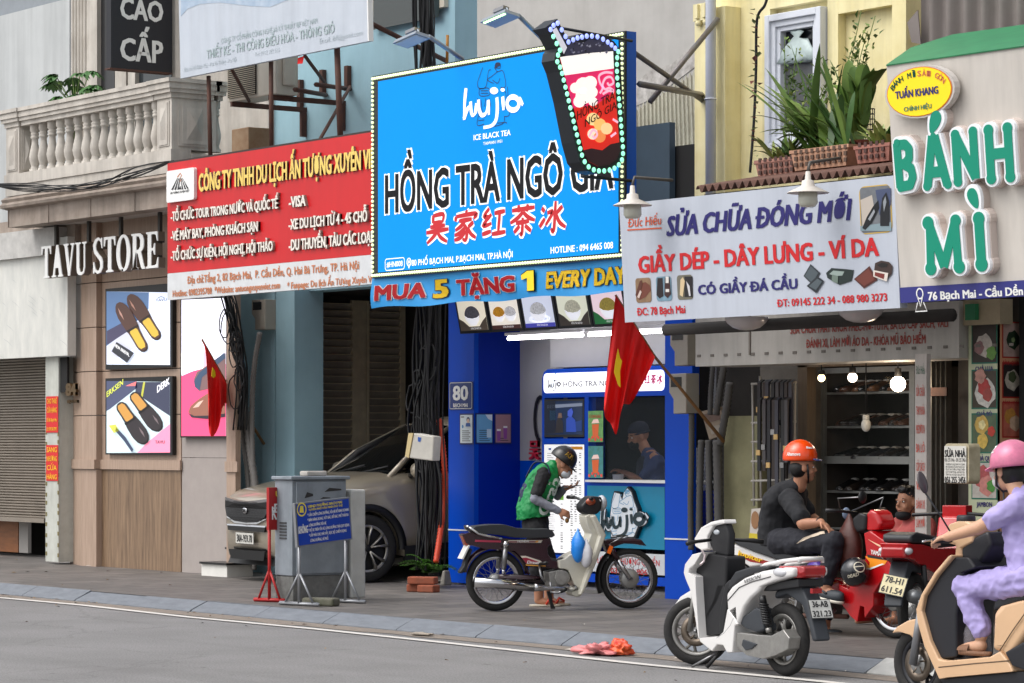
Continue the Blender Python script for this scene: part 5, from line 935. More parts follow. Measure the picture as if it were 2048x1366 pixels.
pic('shoe_picture', 1271, 557, 1304, 604, (150, 120, 90), d1); pic('shoe_picture', 1312, 554, 1345, 601, (126, 160, 180), d2); pic('shoe_picture', 1354, 551, 1387, 598, (120, 116, 100), d3)
q = MB(); q.uvpoly(pl, rrect(pl, 1718, 374, 1786, 464, .06), mat((206, 170, 70), .5), .003); q.build('picture_border', b)
def d4(q): sp(q, [(1722, 400), (1745, 390), (1752, 430), (1726, 452)], (190, 180, 170), .006); sp(q, [(1752, 380), (1783, 376), (1783, 410), (1760, 430)], (70, 80, 110), .0065); sp(q, [(1726, 456), (1735, 434), (1748, 412), (1758, 400), (1760, 416), (1745, 446), (1732, 460)], (20, 22, 28), .008); sp(q, [(1762, 452), (1762, 424), (1766, 396), (1774, 384), (1780, 404), (1780, 452)], (24, 26, 32), .009); sp(q, [(1738, 438), (1750, 418), (1752, 424), (1742, 442)], (150, 154, 160), .011); sp(q, [(1768, 404), (1773, 392), (1775, 404), (1770, 424)], (140, 146, 152), .012); sp(q, [(1722, 452), (1784, 444), (1784, 462), (1722, 462)], (130, 150, 158), .007)
pic('shoe_picture', 1720, 376, 1784, 462, (120, 124, 130), d4)
m = MB()
for P_, c_, w_ in (([(1608, 552), (1622, 528), (1642, 546), (1626, 570)], (46, 52, 58), .006), ([(1611, 552), (1623, 532), (1638, 546), (1626, 566)], (78, 88, 94), .008), ([(1615, 572), (1636, 552), (1650, 562), (1634, 586)], (40, 46, 52), .01), ([(1620, 572), (1637, 557), (1646, 563), (1634, 580)], (80, 90, 96), .012),
                   ([(1653, 546), (1664, 536), (1690, 538), (1709, 540), (1704, 562), (1680, 570), (1656, 556)], (30, 44, 42), .006), ([(1660, 548), (1668, 541), (1690, 543), (1686, 551), (1672, 552)], (150, 166, 160), .008), ([(1666, 549), (1678, 552), (1677, 567), (1665, 562)], (110, 126, 116), .01),
                   ([(1709, 558), (1740, 532), (1756, 560), (1729, 577)], (84, 40, 34), .006), ([(1712, 558), (1739, 537), (1751, 559), (1730, 572)], (112, 56, 46), .008), ([(1750, 540), (1752, 526), (1764, 521), (1780, 524), (1787, 532), (1785, 548), (1772, 562), (1756, 552)], (60, 44, 40), .01), ([(1756, 530), (1766, 525), (1778, 528), (1776, 534), (1764, 535)], (24, 20, 20), .012), ([(1749, 540), (1779, 546), (1776, 563), (1749, 553)], (220, 210, 200), .014), ([(1753, 544), (1772, 548), (1770, 558), (1752, 551)], (120, 46, 40), .016)): sp(m, P_, c_, w_)
m.build('leather_goods_picture', b)
# pendant lamps before the sign
for (px, py, ax, ay, lab) in ((1265, 400, 1345, 388, 'left white cone lamp hanging at the corner of the shoe repair sign'), (1616, 374, 1680, 345, 'right white cone lamp hanging before the shoe repair sign')):
    P = onY(px, py, 1.25); o = root('cone_lamp', P-Vector((0, 0, .16)), lab, 'lamp', 'cone lamps on the shoe repair sign'); CW = mat((214, 208, 200), .5, nz=.4, ns=14, rgb2=(180, 168, 156))
    m = MB(); m.lathe([(.0, .13), (.02, .125), (.025, .06), (.05, .05), (.055, .01), (.17, -.045), (.172, -.05), (.05, -.0)], CW, P, n=24); m.build('lamp_shade', o)
    m = MB(); m.lathe([(.05, -.03), (.078, -.04), (.08, -.13), (.06, -.16), (0, -.165)], mat((196, 196, 182), .3, spec=.7), P, n=18); m.build('glass_globe', o)
    m = MB(); E_ = onY(ax, ay, 1.7); m.tube([P+Vector((0, 0, .13)), P+Vector((.0, .02, .2)), E_+Vector((0, 0, .12))], .014, mat((96, 92, 88), .6, .3), 6); m.build('arm', o)
# rusty awning ledge with pots
RT_ = mat((110, 76, 64), .8, nz=.7, ns=6, rgb2=(70, 52, 46)); A_ = onY(1392, 379, 1.75); B_ = onY(1786, 316, 1.75); zA = A_.z; m = MB()
def aw(a, c_): 
    x = A_.x+(B_.x-A_.x+.1)*a; return Vector((x, 1.75+c_*2.0, zA+c_*.34+.03*math.sin(a*2*math.pi*26)))
m.surf(aw, 208, 3, RT_); m.bx(A_.x, B_.x+.1, 1.85, 1.9, zA-.2, zA-.04, DARK); m.bx(A_.x, B_.x+.1, 1.9, 3.69, zA-.2, zA-.15, DARK); m.build('metal_awning', label='rusty corrugated awning ledge carrying the potted plants', cat='awning', solid=.006)
# ------------------------------------------------------------------ bread shop at the right edge
pb = Pl(1.6, tilt=5, z0=Z(1900, 608, 1.6)); b = root('bread_shop_sign', pb.at(1930, 605), 'tall beige bread shop sign with big glowing green letters', 'sign'); BG = mat((206, 200, 192), .6, nz=.35, ns=2, rgb2=(184, 176, 166), streak=.25); a0 = pb.uv(1803, 606); t0 = pb.uv(1772, 131)[1]; u1 = a0[0]+3.2; bd = pb.uv(1803, 575)[1]
m = MB(); m.uvpoly(pb, [(a0[0], bd), (u1, bd), (u1, t0), (a0[0], t0)], BG, 0, .2); m.build('panel', b)
m = MB(); m.uvpoly(pb, [(a0[0], a0[1]), (u1, a0[1]), (u1, bd-.001), (a0[0], bd-.001)], mat((46, 48, 124), .5), .01, .2); m.build('address_band', b)
m = MB(); m.text(pb, '76 Bạch Mai - Cầu Dền', 1859, 600.5, 2050, 584, WHT, .04, w=.014); u_, v_ = pb.uv(1842, 587); m.line(pb, [(u_+.035*math.cos(a*.3), v_+.04*math.sin(a*.3)) for a in range(22)], .012, WHT, .014, uv=True); m.line(pb, [(u_-.03, v_-.02), (u_, v_-.1), (u_+.03, v_-.02)], .012, WHT, .014, uv=True); m.line(pb, [(u_-.03, v_-.07), (u_-.06, v_-.14), (u_+.07, v_-.14), (u_+.035, v_-.07)], .01, WHT, .014, uv=True); m.build('address_lettering', b)
TEAL = mat((0, 132, 106), .35, emit=.12); RIM = mat((226, 228, 232), .35, emit=.1); LSD = mat((206, 192, 184), .5)
BONE = {'B': ([[(.22, .06), (.18, .94)], [(.2, .9), (.55, .9), (.72, .8), (.7, .62), (.5, .52), (.25, .52)], [(.5, .5), (.76, .42), (.82, .25), (.68, .1), (.25, .08)]], [(.2, .95, .13), (.24, .05, .13)]),
        'A': ([[(.16, .05), (.42, .95)], [(.84, .05), (.5, .95)], [(.28, .3), (.72, .3)]], [(.14, .06, .13), (.86, .06, .13), (.46, .95, .09)]), 'N': ([[(.2, .06), (.2, .92)], [(.2, .92), (.8, .1)], [(.8, .08), (.8, .94)]], [(.2, .93, .14), (.2, .06, .14), (.8, .95, .14)]),
        'H': ([[(.2, .06), (.2, .94)], [(.8, .06), (.8, .94)], [(.2, .5), (.8, .5)]], [(.2, .94, .15), (.2, .06, .15), (.8, .94, .15), (.8, .06, .15)]), 'M': ([[(.14, .06), (.18, .92)], [(.16, .92), (.46, .08)], [(.46, .08), (.78, .92)], [(.8, .06), (.78, .94)]], [(.14, .93, .13), (.14, .06, .13), (.8, .93, .12), (.82, .06, .13)]), 'I': ([[(.5, .06), (.5, .94)]], [(.5, .93, .3), (.5, .07, .32)])}
def bone(ch, x0, yb_, x1, yt, lab_, wf=.2):
    u0, v0 = pb.uv(x0, yb_); u1_ = pb.uv(x1, yb_)[0]; h = pb.uv(x0, yt)[1]-v0; W = u1_-u0; st, bl = BONE[ch]; g = MB(); k = 0
    for mt, ex, w0, dd in ((LSD, .034, .07, .07), (RIM, .022, .1, .03), (TEAL, 0, .108, .006)):
        for s_ in st:
            P = [Vector((u0+x*W, v0+y*h)) for x, y in s_]; hw = wf*h*.5+ex
            for a, c_ in zip(P[:-1], P[1:]):
                t = (c_-a).normalized(); nn = Vector((-t.y, t.x)); k += 1; g.uvpoly(pb, [a-nn*hw, c_-nn*hw, c_+nn*hw, a+nn*hw], mt, w0+k*.00012, dd)
            for p in P[1:-1]: k += 1; g.uvpoly(pb, [(p.x+hw*math.cos(q*.5236), p.y+hw*math.sin(q*.5236)) for q in range(12)], mt, w0+k*.00012, dd)
        for x, y, r in bl: k += 1; rr = r*(W if ch != 'I' else W*.9)*1.0+ex; g.uvpoly(pb, [(u0+x*W+rr*math.cos(q*.35), v0+y*h+rr*math.sin(q*.35)*.9) for q in range(18)], mt, w0+k*.00012, dd)
    g.build('letter', b)
def drop(px, py, ru, rv, rot):
    g = MB(); u, v = pb.uv(px, py)
    for mt, ex, w0, dd in ((LSD, .03, .07, .07), (RIM, .03, .1, .03), (TEAL, 0, .106, .006)):
        pts = []
        for q in range(20):
            t = q*2*math.pi/20; a, c_ = (ru+ex)*math.cos(t)*(1-.35*math.sin(t)), (rv+ex)*math.sin(t); pts.append((u+a*math.cos(rot)-c_*math.sin(rot), v+a*math.sin(rot)+c_*math.cos(rot)))
        g.uvpoly(pb, pts, mt, w0, dd)
    g.build('accent', b)
bone('B', 1811, 382, 1856, 280, '', .2); bone('A', 1866, 379, 1924, 268, ''); bone('N', 1924, 370, 1984, 262, ''); bone('H', 1990, 364, 2054, 254, '')
bone('M', 1870, 543, 1954, 438, ''); bone('I', 1962, 536, 2004, 430, '', .24); drop(1888, 244, .055, .095, R(150)); drop(1966, 396, .05, .085, R(205))
m = MB(); c_ = pb.uv(1857, 183); OV = lambda s: [(c_[0]+.385*s*math.cos(a*.2094), c_[1]+.205*s*math.sin(a*.2094)) for a in range(30)]
m.uvpoly(pb, OV(1.0), mat((196, 190, 184), .5), .1, .06); m.uvpoly(pb, OV(.94), mat((220, 120, 40), .5), .103); m.uvpoly(pb, OV(.91), mat((240, 210, 20), .4, emit=.15), .106)
GRN = mat((20, 110, 96), .5); PK = mat((236, 150, 110), .5)
def arc(s_, a0_, a1_, rx, ry, h, mt):
    n_ = len(s_)
    for i, ch in enumerate(s_):
        if ch == ' ': continue
        t = R(a0_+(a1_-a0_)*i/(n_-1)); px_, py_ = c_[0]+rx*math.cos(t), c_[1]+ry*math.sin(t); d_ = Vector((rx*math.sin(t), -ry*math.cos(t))); ang = math.atan2(d_.y, d_.x); k = len(m.v); m.textuv(pb, ch, -.022, 0, .022, h, mt, .03, w=.11)
        for j in range(k, len(m.v)):
            q = Vector(m.v[j])-pb.o; a, e_ = q.dot(pb.u), q.dot(pb.v); m.v[j] = tuple(pb.pt(px_+a*math.cos(ang)-e_*math.sin(ang), py_+a*math.sin(ang)+e_*math.cos(ang), .11))
arc('BÁNH MÌ', 158, 98, .285, .118, .045, GRN); arc('SÀI GÒN', 86, 24, .285, .118, .045, PK); m.text(pb, 'TUẤN KHANG', 1811, 198, 1898, 183, NAVY, .05, w=.11); m.text(pb, 'CHÍNH HIỆU', 1828, 223, 1884, 214, GRN, .035, w=.11); m.build('oval_plate', b)
b = root('bread_shop_building', (X(2000, 3.4), 4, 0), 'bread shop with food picture panels under a green tarpaulin eave', 'building')
m = MB(); m.bx(X(1900, 3.6), X(1900, 3.6)+6, 3.7, 4.1, 0, 3.4, DIM); m.bx(X(1812, 4)+.02, X(1812, 4)+7, 4.11, 4.3, 3.4, 9, mat((150, 140, 120), .8, nz=.4)); m.bx(X(2030, 3.1), X(2030, 3.1)+4, 3.15, 3.69, 0, 3.2, DARK); m.build('wall', b)
m = MB(); TP = mat((46, 128, 84), .6, nz=.5, ns=5, rgb2=(30, 96, 66)); e0 = onY(1774, 131, 1.45); P = [onY(1772, 131, 1.42), onY(1822, 96, 2.0), onY(1905, 70, 2.5), onY(2150, 36, 2.6), onY(2150, 78, 1.42)]; m.add([tuple(p) for p in P], [(0, 4, 3, 2, 1)], TP); m.build('tarpaulin_eave', b, solid=.01)
m = MB(); CR = mat((128, 120, 116), .6, .2, nz=.5, ns=3, rgb2=(96, 88, 84)); xa = X(1842, 2.7); zb0 = Z(1842, 84, 2.7); m.surf(lambda a, c2_: Vector((xa+a*4, 2.7+.045*math.sin(a*4*2*math.pi/.2), zb0-.1+c2_*2.5)), 200, 2, CR); m.build('corrugated_sheet', b)
m = MB(); cl = [onY(1815, 45, 2.6), onY(1836, 20, 2.6), onY(1842, 88, 2.6), onY(1824, 85, 2.6)]; m.add([tuple(p) for p in cl], [(0, 1, 2, 3)], CR); m.build('torn_flap', b, solid=.01)
m = MB(); bp(m, 1905, 2000, 600, 650, 2.95, 3.1, mat((176, 160, 132), .7, nz=.3), 1950); bp(m, 1930, 1950, 608, 640, 2.9, 2.945, mat((30, 110, 70), .6), 1940); m.build('lintel', b)
pm = Pl(3.0); pr = Pl(0, yaw=90, x0=X(2000, 3.0)); b2 = root('menu_panel', pm.at(1968, 1090), 'pale green panel of food pictures wrapped round the bread shop corner', 'menu panel')
m = MB(); MG = mat((200, 206, 172), .5, nz=.2, ns=3); m.quad(pm, 1937, 640, 2000, 1150, MG, 0, .04); m.build('front_board', b2); m = MB(); u_, v_ = pr.uv(2000, 645); m.uvpoly(pr, [(u_, pr.uv(2000, 1150)[1]), (u_+.35, pr.uv(2000, 1150)[1]), (u_+.35, v_), (u_, v_)], mat((206, 160, 122), .5, nz=.3, ns=2, rgb2=(220, 110, 70)), .002, .03); m.build('side_board', b2)  # side face: warm red light is put into its colour
FOOD = [((1945, 648, 1994, 717), (60, 50, 44), [(.5, .45, .34, (206, 196, 186)), (.3, .4, .2, (150, 110, 110)), (.8, .25, .2, (110, 160, 70))], 'CHẢ LỤA', pm, (30, 110, 90)), ((1945, 740, 1994, 808), (70, 60, 46), [(.55, .4, .42, (226, 222, 214)), (.5, .55, .25, (190, 60, 56)), (.35, .85, .22, (206, 150, 136)), (.65, .35, .2, (176, 76, 66))], 'CHẢ BÒ', pm, (30, 110, 90)),
        ((1945, 828, 1994, 897), (90, 110, 80), [(.4, .72, .28, (216, 180, 90)), (.42, .72, .14, (250, 236, 170)), (.8, .55, .15, (206, 60, 40)), (.45, .3, .22, (232, 196, 90))], 'CHẢ QUẾ', pm, (30, 110, 90)), ((1945, 925, 1994, 990), (206, 200, 190), [(.4, .6, .34, (190, 90, 90)), (.6, .35, .3, (214, 140, 130)), (.8, .35, .18, (80, 150, 60))], 'JAMBON', pm, (30, 110, 90)),
        ((2005, 646, 2041, 708), (200, 170, 160), [(.55, .5, .36, (40, 60, 40)), (.55, .5, .1, (150, 170, 120))], 'BÁNH CHƯNG', pr, (170, 40, 34)), ((2005, 727, 2041, 788), (50, 40, 40), [(.5, .5, .4, (206, 196, 180)), (.5, .6, .22, (80, 90, 60))], 'BÁNH KHÚC', pr, (170, 40, 34)), ((2005, 806, 2041, 867), (200, 110, 90), [(.4, .6, .32, (210, 150, 70)), (.65, .4, .3, (226, 190, 160))], 'XÔI', pr, (170, 40, 34)), ((2005, 887, 2041, 950), (150, 80, 60), [(.5, .5, .34, (210, 180, 130))], 'BÁNH MÌ', pr, (170, 40, 34))]
for (x0, y0, x1, y1), bgc, bl, s_, P_, oc in FOOD:
    m = MB(); ua, vb_ = P_.uv(x0, y1); ub, va = P_.uv(x1, y0); vb_ = va-(y1-y0)/(P_.uv(x0, y0)[1] and 215.0)
    def rr4(g): return [(ua-g, vb_-g), (ub+g, vb_-g), (ub+g, va+g), (ua-g, va+g)]
    m.uvpoly(P_, rr4(.008), mat(oc, .5), .004); m.uvpoly(P_, rr4(-.004), mat(bgc, .5, nz=.5, ns=14), .006)
    for i, (a, e_, r, c2_) in enumerate(bl): m.uvpoly(P_, [(ua+(ub-ua)*a+r*min(ub-ua, va-vb_)*math.cos(q*.45)*(1+.15*math.sin(q*3.1+i)), vb_+(va-vb_)*e_+r*min(ub-ua, va-vb_)*math.sin(q*.45)*(1+.12*math.cos(q*2.3))) for q in range(14)], mat(c2_, .5, nz=.6, ns=26, rgb2=[max(0, t*.62) for t in c2_]), .008+i*.001)
    wd_ = min(ub-ua, .03*len(s_)); m.textuv(P_, s_, (ua+ub-wd_)/2, vb_-.07, (ua+ub+wd_)/2, .04, mat((50, 40, 110) if P_ is pm else (180, 50, 50), .5), .03, w=.005); m.build('food_picture', b2)
# fuse box with a phone number sheet
pl = Pl(2.75, yaw=-4); b2 = root('fuse_box', pl.at(1918, 972), 'weathered beige fuse box with a SỬA NHÀ phone notice', 'fuse box'); FB = mat((196, 186, 158), .6, nz=.6, ns=9, rgb2=(140, 126, 96)); m = MB(); m.uvpoly(pl, rrect(pl, 1889, 887, 1938, 968, .04), FB, 0, .12); m.build('case', b2, bev=.012)
m = MB(); m.quad(pl, 1891, 892, 1935, 966, mat((216, 214, 206), .6, nz=.2), .013); m.text(pl, 'SỬA NHÀ', 1892.5, 914, 1934, 900, INK, .035, w=.016); m.text(pl, '056 255 3456', 1892.5, 966, 1934, 953, INK, .025, w=.016)
m.text(pl, '056 255 3456 - 056 255 3456', 1892.5, 923, 1934, 916, INK, .01, w=.016)
for i, s_ in enumerate(('CHUYÊN TU SỬA NHÀ THI CÔNG', 'SƠN TRẦN NHÀ VỆ SINH THẠCH CAO', 'ỐP LÁT XÂY TƯỜNG CHỐNG THẤM', 'ĐỤC PHÁ BÊ TÔNG, LÀM MÁI TÔN', 'THỢ TẠI HÀ NỘI. GỌI LÀ CÓ')): m.text(pl, s_, 1894, 930+i*5.2, 1932, 926.5+i*5.2, INK, .01, w=.016)
m.build('phone_notice', b2)
# ------------------------------------------------------------------ motorbikes
def gpt(px, h_): # ground point from a pixel column and its drop below the camera
    return None
class Bike:
    def __init__(s, name, label, origin, heading, crop, near, group=None):
        s.o = Vector(origin); s.a = heading; s.h = Vector((math.cos(heading), math.sin(heading), 0)); s.l = Vector((-math.sin(heading), math.cos(heading), 0)); s.crop = crop; s.near = near; s.xmin = -9
        s.r = root(name, origin, label, 'motorbike' if 'scooter' not in name else 'scooter', group, heading, world=False)
    def L(s, cx, cy, y=0.0):
        ox, oy, k = s.crop; d = ray(ox+cx/k, oy+cy/k); q = s.o+s.l*y; t = (q-CAM).dot(s.l)/d.dot(s.l); p = CAM+d*t-s.o; return (max(s.xmin, p.dot(s.h)), p.z)
    def P(s, cx, cy, y=0.0): a, b = s.L(cx, cy, y); return Vector((a, y, b))
    def slab(s, name, pts, y0, y1, m, bev=.02, parent=None, smooth_pts=0, seg=3, mb=None, wn=True):
        """side-view outline in crop pixels, from depth y0 to y1 (y1 = the face nearer the camera)"""
        P = [s.L(a, b, y1) for a, b in pts]
        if smooth_pts: P = [(p.x, p.y) for p in bez([(a, b, 0) for a, b in P+[P[0]]], smooth_pts)[:-1]]
        g = mb or MB(); th = abs(y1-y0)
        if s.near < 0: g.prism(P, th, m, lambda a, b, w: Vector((a, y1-w, b)))
        else: g.prism([(-a, b) for a, b in P], th, m, lambda a, b, w: Vector((-a, y1+w, b)))
        return g if mb else g.build(name, parent or s.r, local=True, bev=bev, seg=seg, wn=wn and bev > 0)
    def sym(s, name, pts, h, m, bev=.02, **k): return s.slab(name, pts, -s.near*h, s.near*h, m, bev, **k)
    def tube(s, name, pts, r, m, parent=None, n=8, mb=None):
        g = mb or MB(); g.tube(pts, r, m, n); return g if mb else g.build(name, parent or s.r, local=True)
    def wheel(s, x, z, R_, r, kind, hub=.05, steer=0.0, y=0.0, rimm=None, disc=False):
        T_ = Matrix.Translation((x, y, z)) @ Matrix.Rotation(steer, 4, 'Z'); g = MB(T_); g.torus((0, 0, 0), R_-r, r, RUB(), 'Y', 44, 12, .95); w_ = g.build('wheel', s.r, local=True)
        rm = rimm or CHROME(); g = MB(T_); ri = R_-2*r+.006
        g.lathe([(ri-.022, -.025), (ri, -.032), (ri+.008, -.03), (ri-.006, -.015), (ri-.008, .015), (ri+.008, .03), (ri, .032), (ri-.022, .025), (ri-.022, -.025)], rm, axis='Y', n=44); g.build('rim', w_, local=True)
        g = MB(T_)
        if kind == 'wire':
            for i in range(36):
                a = 2*math.pi*i/36; b = a+(.5 if i % 2 else -.5); sd_ = .03 if i % 4 < 2 else -.03
                g.tube([(hub*math.cos(b), sd_, hub*math.sin(b)), ((ri-.02)*math.cos(a), sd_*.2, (ri-.02)*math.sin(a))], .0022, STEEL(), 4, cap=False)
            g.build('spokes', w_, local=True)
        else:
            for i in range(kind):
                for e in (-.16, .16):
                    a = 2*math.pi*i/kind; q = [(hub*.8*math.cos(a), 0, hub*.8*math.sin(a)), (.6*ri*math.cos(a+e*.6), .0, .6*ri*math.sin(a+e*.6)), ((ri-.015)*math.cos(a+e*1.6), 0, (ri-.015)*math.sin(a+e*1.6))]; g.tube(q, [.016, .012, .013], rm, 6)
            g.build('spokes', w_, local=True)
        g = MB(T_); g.lathe([(0, -.05), (hub*.9, -.048), (hub, -.03), (hub, .03), (hub*.9, .048), (0, .05)], mat((178, 178, 176), .4, .5, nz=.3, ns=30), axis='Y', n=22); g.lathe([(0, -.075), (.016, -.074), (.016, .074), (0, .075)], STEEL(), axis='Y', n=8); g.build('hub', w_, local=True)
        if disc:
            g = MB(T_); yy = s.near*.045; DM = mat((120, 108, 96), .35, .8, nz=.4, ns=30); g.lathe([(.06, yy-.003), (.115, yy-.003), (.115, yy+.003), (.06, yy+.003), (.06, yy-.003)], DM, axis='Y', n=30)
            for i in range(5): a = i*1.2566; g.tube([(.03*math.cos(a), yy, .03*math.sin(a)), (.07*math.cos(a+.3), yy, .07*math.sin(a+.3))], .008, DM, 5)
            g.build('brake_disc', w_, local=True)
        return w_
    def letters(s, mb, t, a, b, hgt, m, y, bold=.03, shear=0.0):
        """lettering between crop points a and b on the near side face at lateral y"""
        A, B = Vector(s.L(*a, y)), Vector(s.L(*b, y)); sgn = 1 if s.near < 0 else -1
        class Q: pass
        pl = Pl(0); pl.o = Vector((0, y, 0)); pl.u = Vector((sgn, 0, 0)); pl.v = Vector((0, 0, 1)); pl.n = Vector((0, s.near, 0))
        u0, u1 = sgn*A.x, sgn*B.x; mb.textuv(pl, t, u0, A.y, u1, hgt, m, bold, shear, .003, 0, (B.y-A.y)/(u1-u0)); return mb
def ground(px, py, h): 
    z = FPX*h/(py-HY); return Vector((CAM.x, CAM.y, HCAM-h))+(RV*((px-1024)/FPX)+FV)*z
def text_plate(bk, name, c, ux, vz, w_, h_, lines, base=(214, 214, 208), parent=None):
    """a number plate: centre, unit right and up vectors (local), size, two lines of text"""
    pl = Pl(0); pl.o = Vector(c); pl.u = Vector(ux).normalized(); pl.v = Vector(vz).normalized(); pl.n = pl.u.cross(pl.v); g = MB()
    g.uvpoly(pl, [(-w_/2, -h_/2), (w_/2, -h_/2), (w_/2, h_/2), (-w_/2, h_/2)], mat((60, 60, 62), .5), 0, .006); e = .005
    g.uvpoly(pl, [(-w_/2+e, -h_/2+e), (w_/2-e, -h_/2+e), (w_/2-e, h_/2-e), (-w_/2+e, h_/2-e)], mat(base, .4, nz=.3, ns=12), .002); o = g.build(name, parent or bk.r, local=True)
    g = MB(); n_ = len(lines)
    for i, t in enumerate(lines):
        hh = h_/n_*.62; ww = w_*(.72 if len(t) < 6 else .84); g.textuv(pl, t, -ww/2, h_/2-(i+1)*h_/n_+h_/n_*.18, ww/2, hh, INK, .025, w=.004)
    g.build('plate_lettering', o, local=True); return o
PX = lambda bk, a, b, y=0: bk.P(a, b, y)
# --- maroon and cream underbone, parked before the booth (its right side to us)
o1 = ground(985, 1222, 1.565); o2 = ground(1255, 1218, 1.565); hd = math.atan2(o2.y-o1.y, o2.x-o1.x)
bk = Bike('underbone_motorbike', 'maroon and cream underbone motorbike parked before the blue tea booth', (o1.x, o1.y, 0), hd, (920, 1000, 4.876), -1, 'parked motorbikes')
MAR = mat((52, 24, 34), .22, coat=.5, nz=.2, ns=6); CRE = mat((206, 202, 188), .35, nz=.2, ns=6, coat=.2); SEAT = mat((44, 46, 50), .5, nz=.3, ns=8, bump=.15, bs=160); DKP = mat((26, 26, 29), .5)
wb = (o2-o1).length; cxr = bk.L(345, 790)[0]; zr = .285; cxf = bk.L(1648, 780)[0]; Rw = .283
bk.wheel(cxr, Rw, Rw, .036, 'wire', .065); bk.wheel(cxf, Rw+.005, Rw, .032, 'wire', .09)
bk.sym('seat', [(128, 275), (160, 255), (300, 240), (440, 240), (560, 275), (720, 285), (860, 280), (905, 300), (930, 345), (900, 365), (700, 372), (540, 368), (400, 345), (180, 325), (130, 300)], .115, SEAT, .035)
body = bk.sym('body', [(22, 340), (70, 322), (170, 320), (400, 370), (560, 385), (880, 372), (890, 420), (850, 470), (860, 530), (900, 590), (960, 600), (970, 670), (880, 668), (660, 650), (600, 560), (540, 500), (430, 490), (250, 480), (110, 440), (60, 420)], .075, MAR, .025)
g = MB(); ST1 = mat((196, 60, 90), .4); ST2 = mat((214, 206, 190), .4); ST3 = mat((226, 160, 60), .4)
bk.slab('', [(150, 388), (400, 395), (400, 414), (145, 408)], -.075, -.078, ST1, mb=g); bk.slab('', [(470, 392), (805, 392), (790, 418), (470, 416)], -.075, -.078, ST2, mb=g); bk.slab('', [(475, 402), (740, 402), (735, 414), (475, 414)], -.0781, -.0795, mat((120, 40, 60), .4), mb=g); bk.slab('', [(745, 396), (770, 396), (755, 415), (730, 415)], -.078, -.0795, ST3, mb=g)
bk.letters(g, 'HONDA', (560, 413), (672, 411), .022, WHT, -.08, .03); g.build('stripe', body, local=True)
cov = bk.slab('side_cover', [(585, 540), (640, 530), (780, 570), (880, 640), (870, 655), (650, 640)], -.05, -.095, MAR, .012)
g = MB(); bk.slab('', [(590, 545), (640, 545), (780, 590), (840, 630), (650, 622)], -.095, -.098, ST2, mb=g); bk.slab('', [(605, 565), (650, 562), (760, 600), (800, 622), (648, 620)], -.098, -.0985, mat((150, 30, 56), .4), mb=g); bk.slab('', [(640, 628), (835, 640), (835, 648), (645, 640)], -.095, -.0985, ST3, mb=g); bk.letters(g, 'Dream', (652, 618), (780, 625), .026, WHT, -.099, .02, .3); g.build('stripe', cov, local=True)
def fender(name, bk, x, z, R_, a0, a1, wd, m, n=22, lip=.0, rx=1.0):
    g = MB()
    def f(u, v):
        a = R(a0+(a1-a0)*u); t = (v-.5)*2; rr = R_-.022*t*t*1.4; return (x+rr*math.cos(a)*rx, wd*t, z+rr*math.sin(a))
    g.surf(f, n, 6, m); return g.build(name, bk.r, local=True, solid=.006)
fender('rear_fender', bk, cxr+.0, Rw, Rw+.05, 10, 165, .06, MAR); bk.sym('mud_flap', [(60, 560), (100, 470), (125, 480), (80, 600), (75, 690), (10, 720), (0, 700), (35, 650)], .055, DKP, .01)
g = MB(); g.M = None; P_ = [bk.P(1350, 600, 0), bk.P(1430, 480, 0)]
fr = bk.slab('front_fender', [(1400, 395), (1460, 380), (1640, 370), (1770, 385), (1825, 450), (1700, 430), (1600, 425), (1500, 460), (1440, 520)], .055, -.055, MAR, .02)
fender('front_mudguard', bk, cxf, Rw+.005, Rw+.045, 128, 205, .05, DKP)
for sy in (-1, 1):
    g = MB(); a = bk.P(1425, 430, 0); c = bk.P(1635, 770, 0); a.y = c.y = sy*.075; mid = a.lerp(c, .42); g.tube([a, mid], .027, MAR, 10); g.tube([mid, c], .022, CHROME(), 10); g.build('fork', bk.r, local=True)
    g = MB(); a = bk.P(420, 400, 0); c = bk.P(395, 715, 0); a.y = c.y = sy*.105; g.tube([a, a.lerp(c, .18)], .03, CHROME(), 10); g.tube([a.lerp(c, .18), a.lerp(c, .85)], .025, STEEL(), 10); g.tube([a.lerp(c, .85), c], .016, CHROME(), 8); g.build('rear_shock', bk.r, local=True)
g = MB(); p = bk.P(1462, 485, -.1); g.box(p, (.035, .015, .075), mat((246, 110, 20), .3, emit=.1), rot=Matrix.Rotation(R(22), 3, 'Y')); g.build('reflector', bk.r, local=True)
g = MB(); q = [bk.P(*c, 0) for c in ((65, 258), (80, 275), (150, 325), (250, 350), (380, 370))]
for sy in (-.12, .12): g.tube([Vector((p.x, sy*(.6 if i == 0 else 1), p.z)) for i, p in enumerate(q)], .012, CHROME(), 8)
g.tube([(q[0].x, -.072, q[0].z), (q[0].x, .072, q[0].z)], .012, CHROME(), 8); g.build('grab_rail', bk.r, local=True)
bk.sym('tail_light', [(20, 345), (90, 390), (120, 440), (60, 450), (40, 400)], .06, mat((150, 60, 30), .2, coat=.5), .012)
bk.slab('number_plate', [(85, 440), (100, 445), (35, 580), (18, 575)], .09, -.09, mat((206, 206, 202), .5), .002)
g = MB(); q = [bk.P(*c, -.13) for c in ((140, 800), (400, 818), (720, 850), (760, 855), (860, 860), (1000, 865), (1120, 862))]; g.tube(q[:3], [.05, .048, .043], CHROME(), 14); g.tube(q[2:], [.043, .034, .02, .018, .018], CHROME(), 12); g.tube([q[-1], bk.P(1140, 850, -.08), bk.P(1090, 800, 0)], .018, STEEL(), 8); g.build('exhaust_pipe', bk.r, local=True)
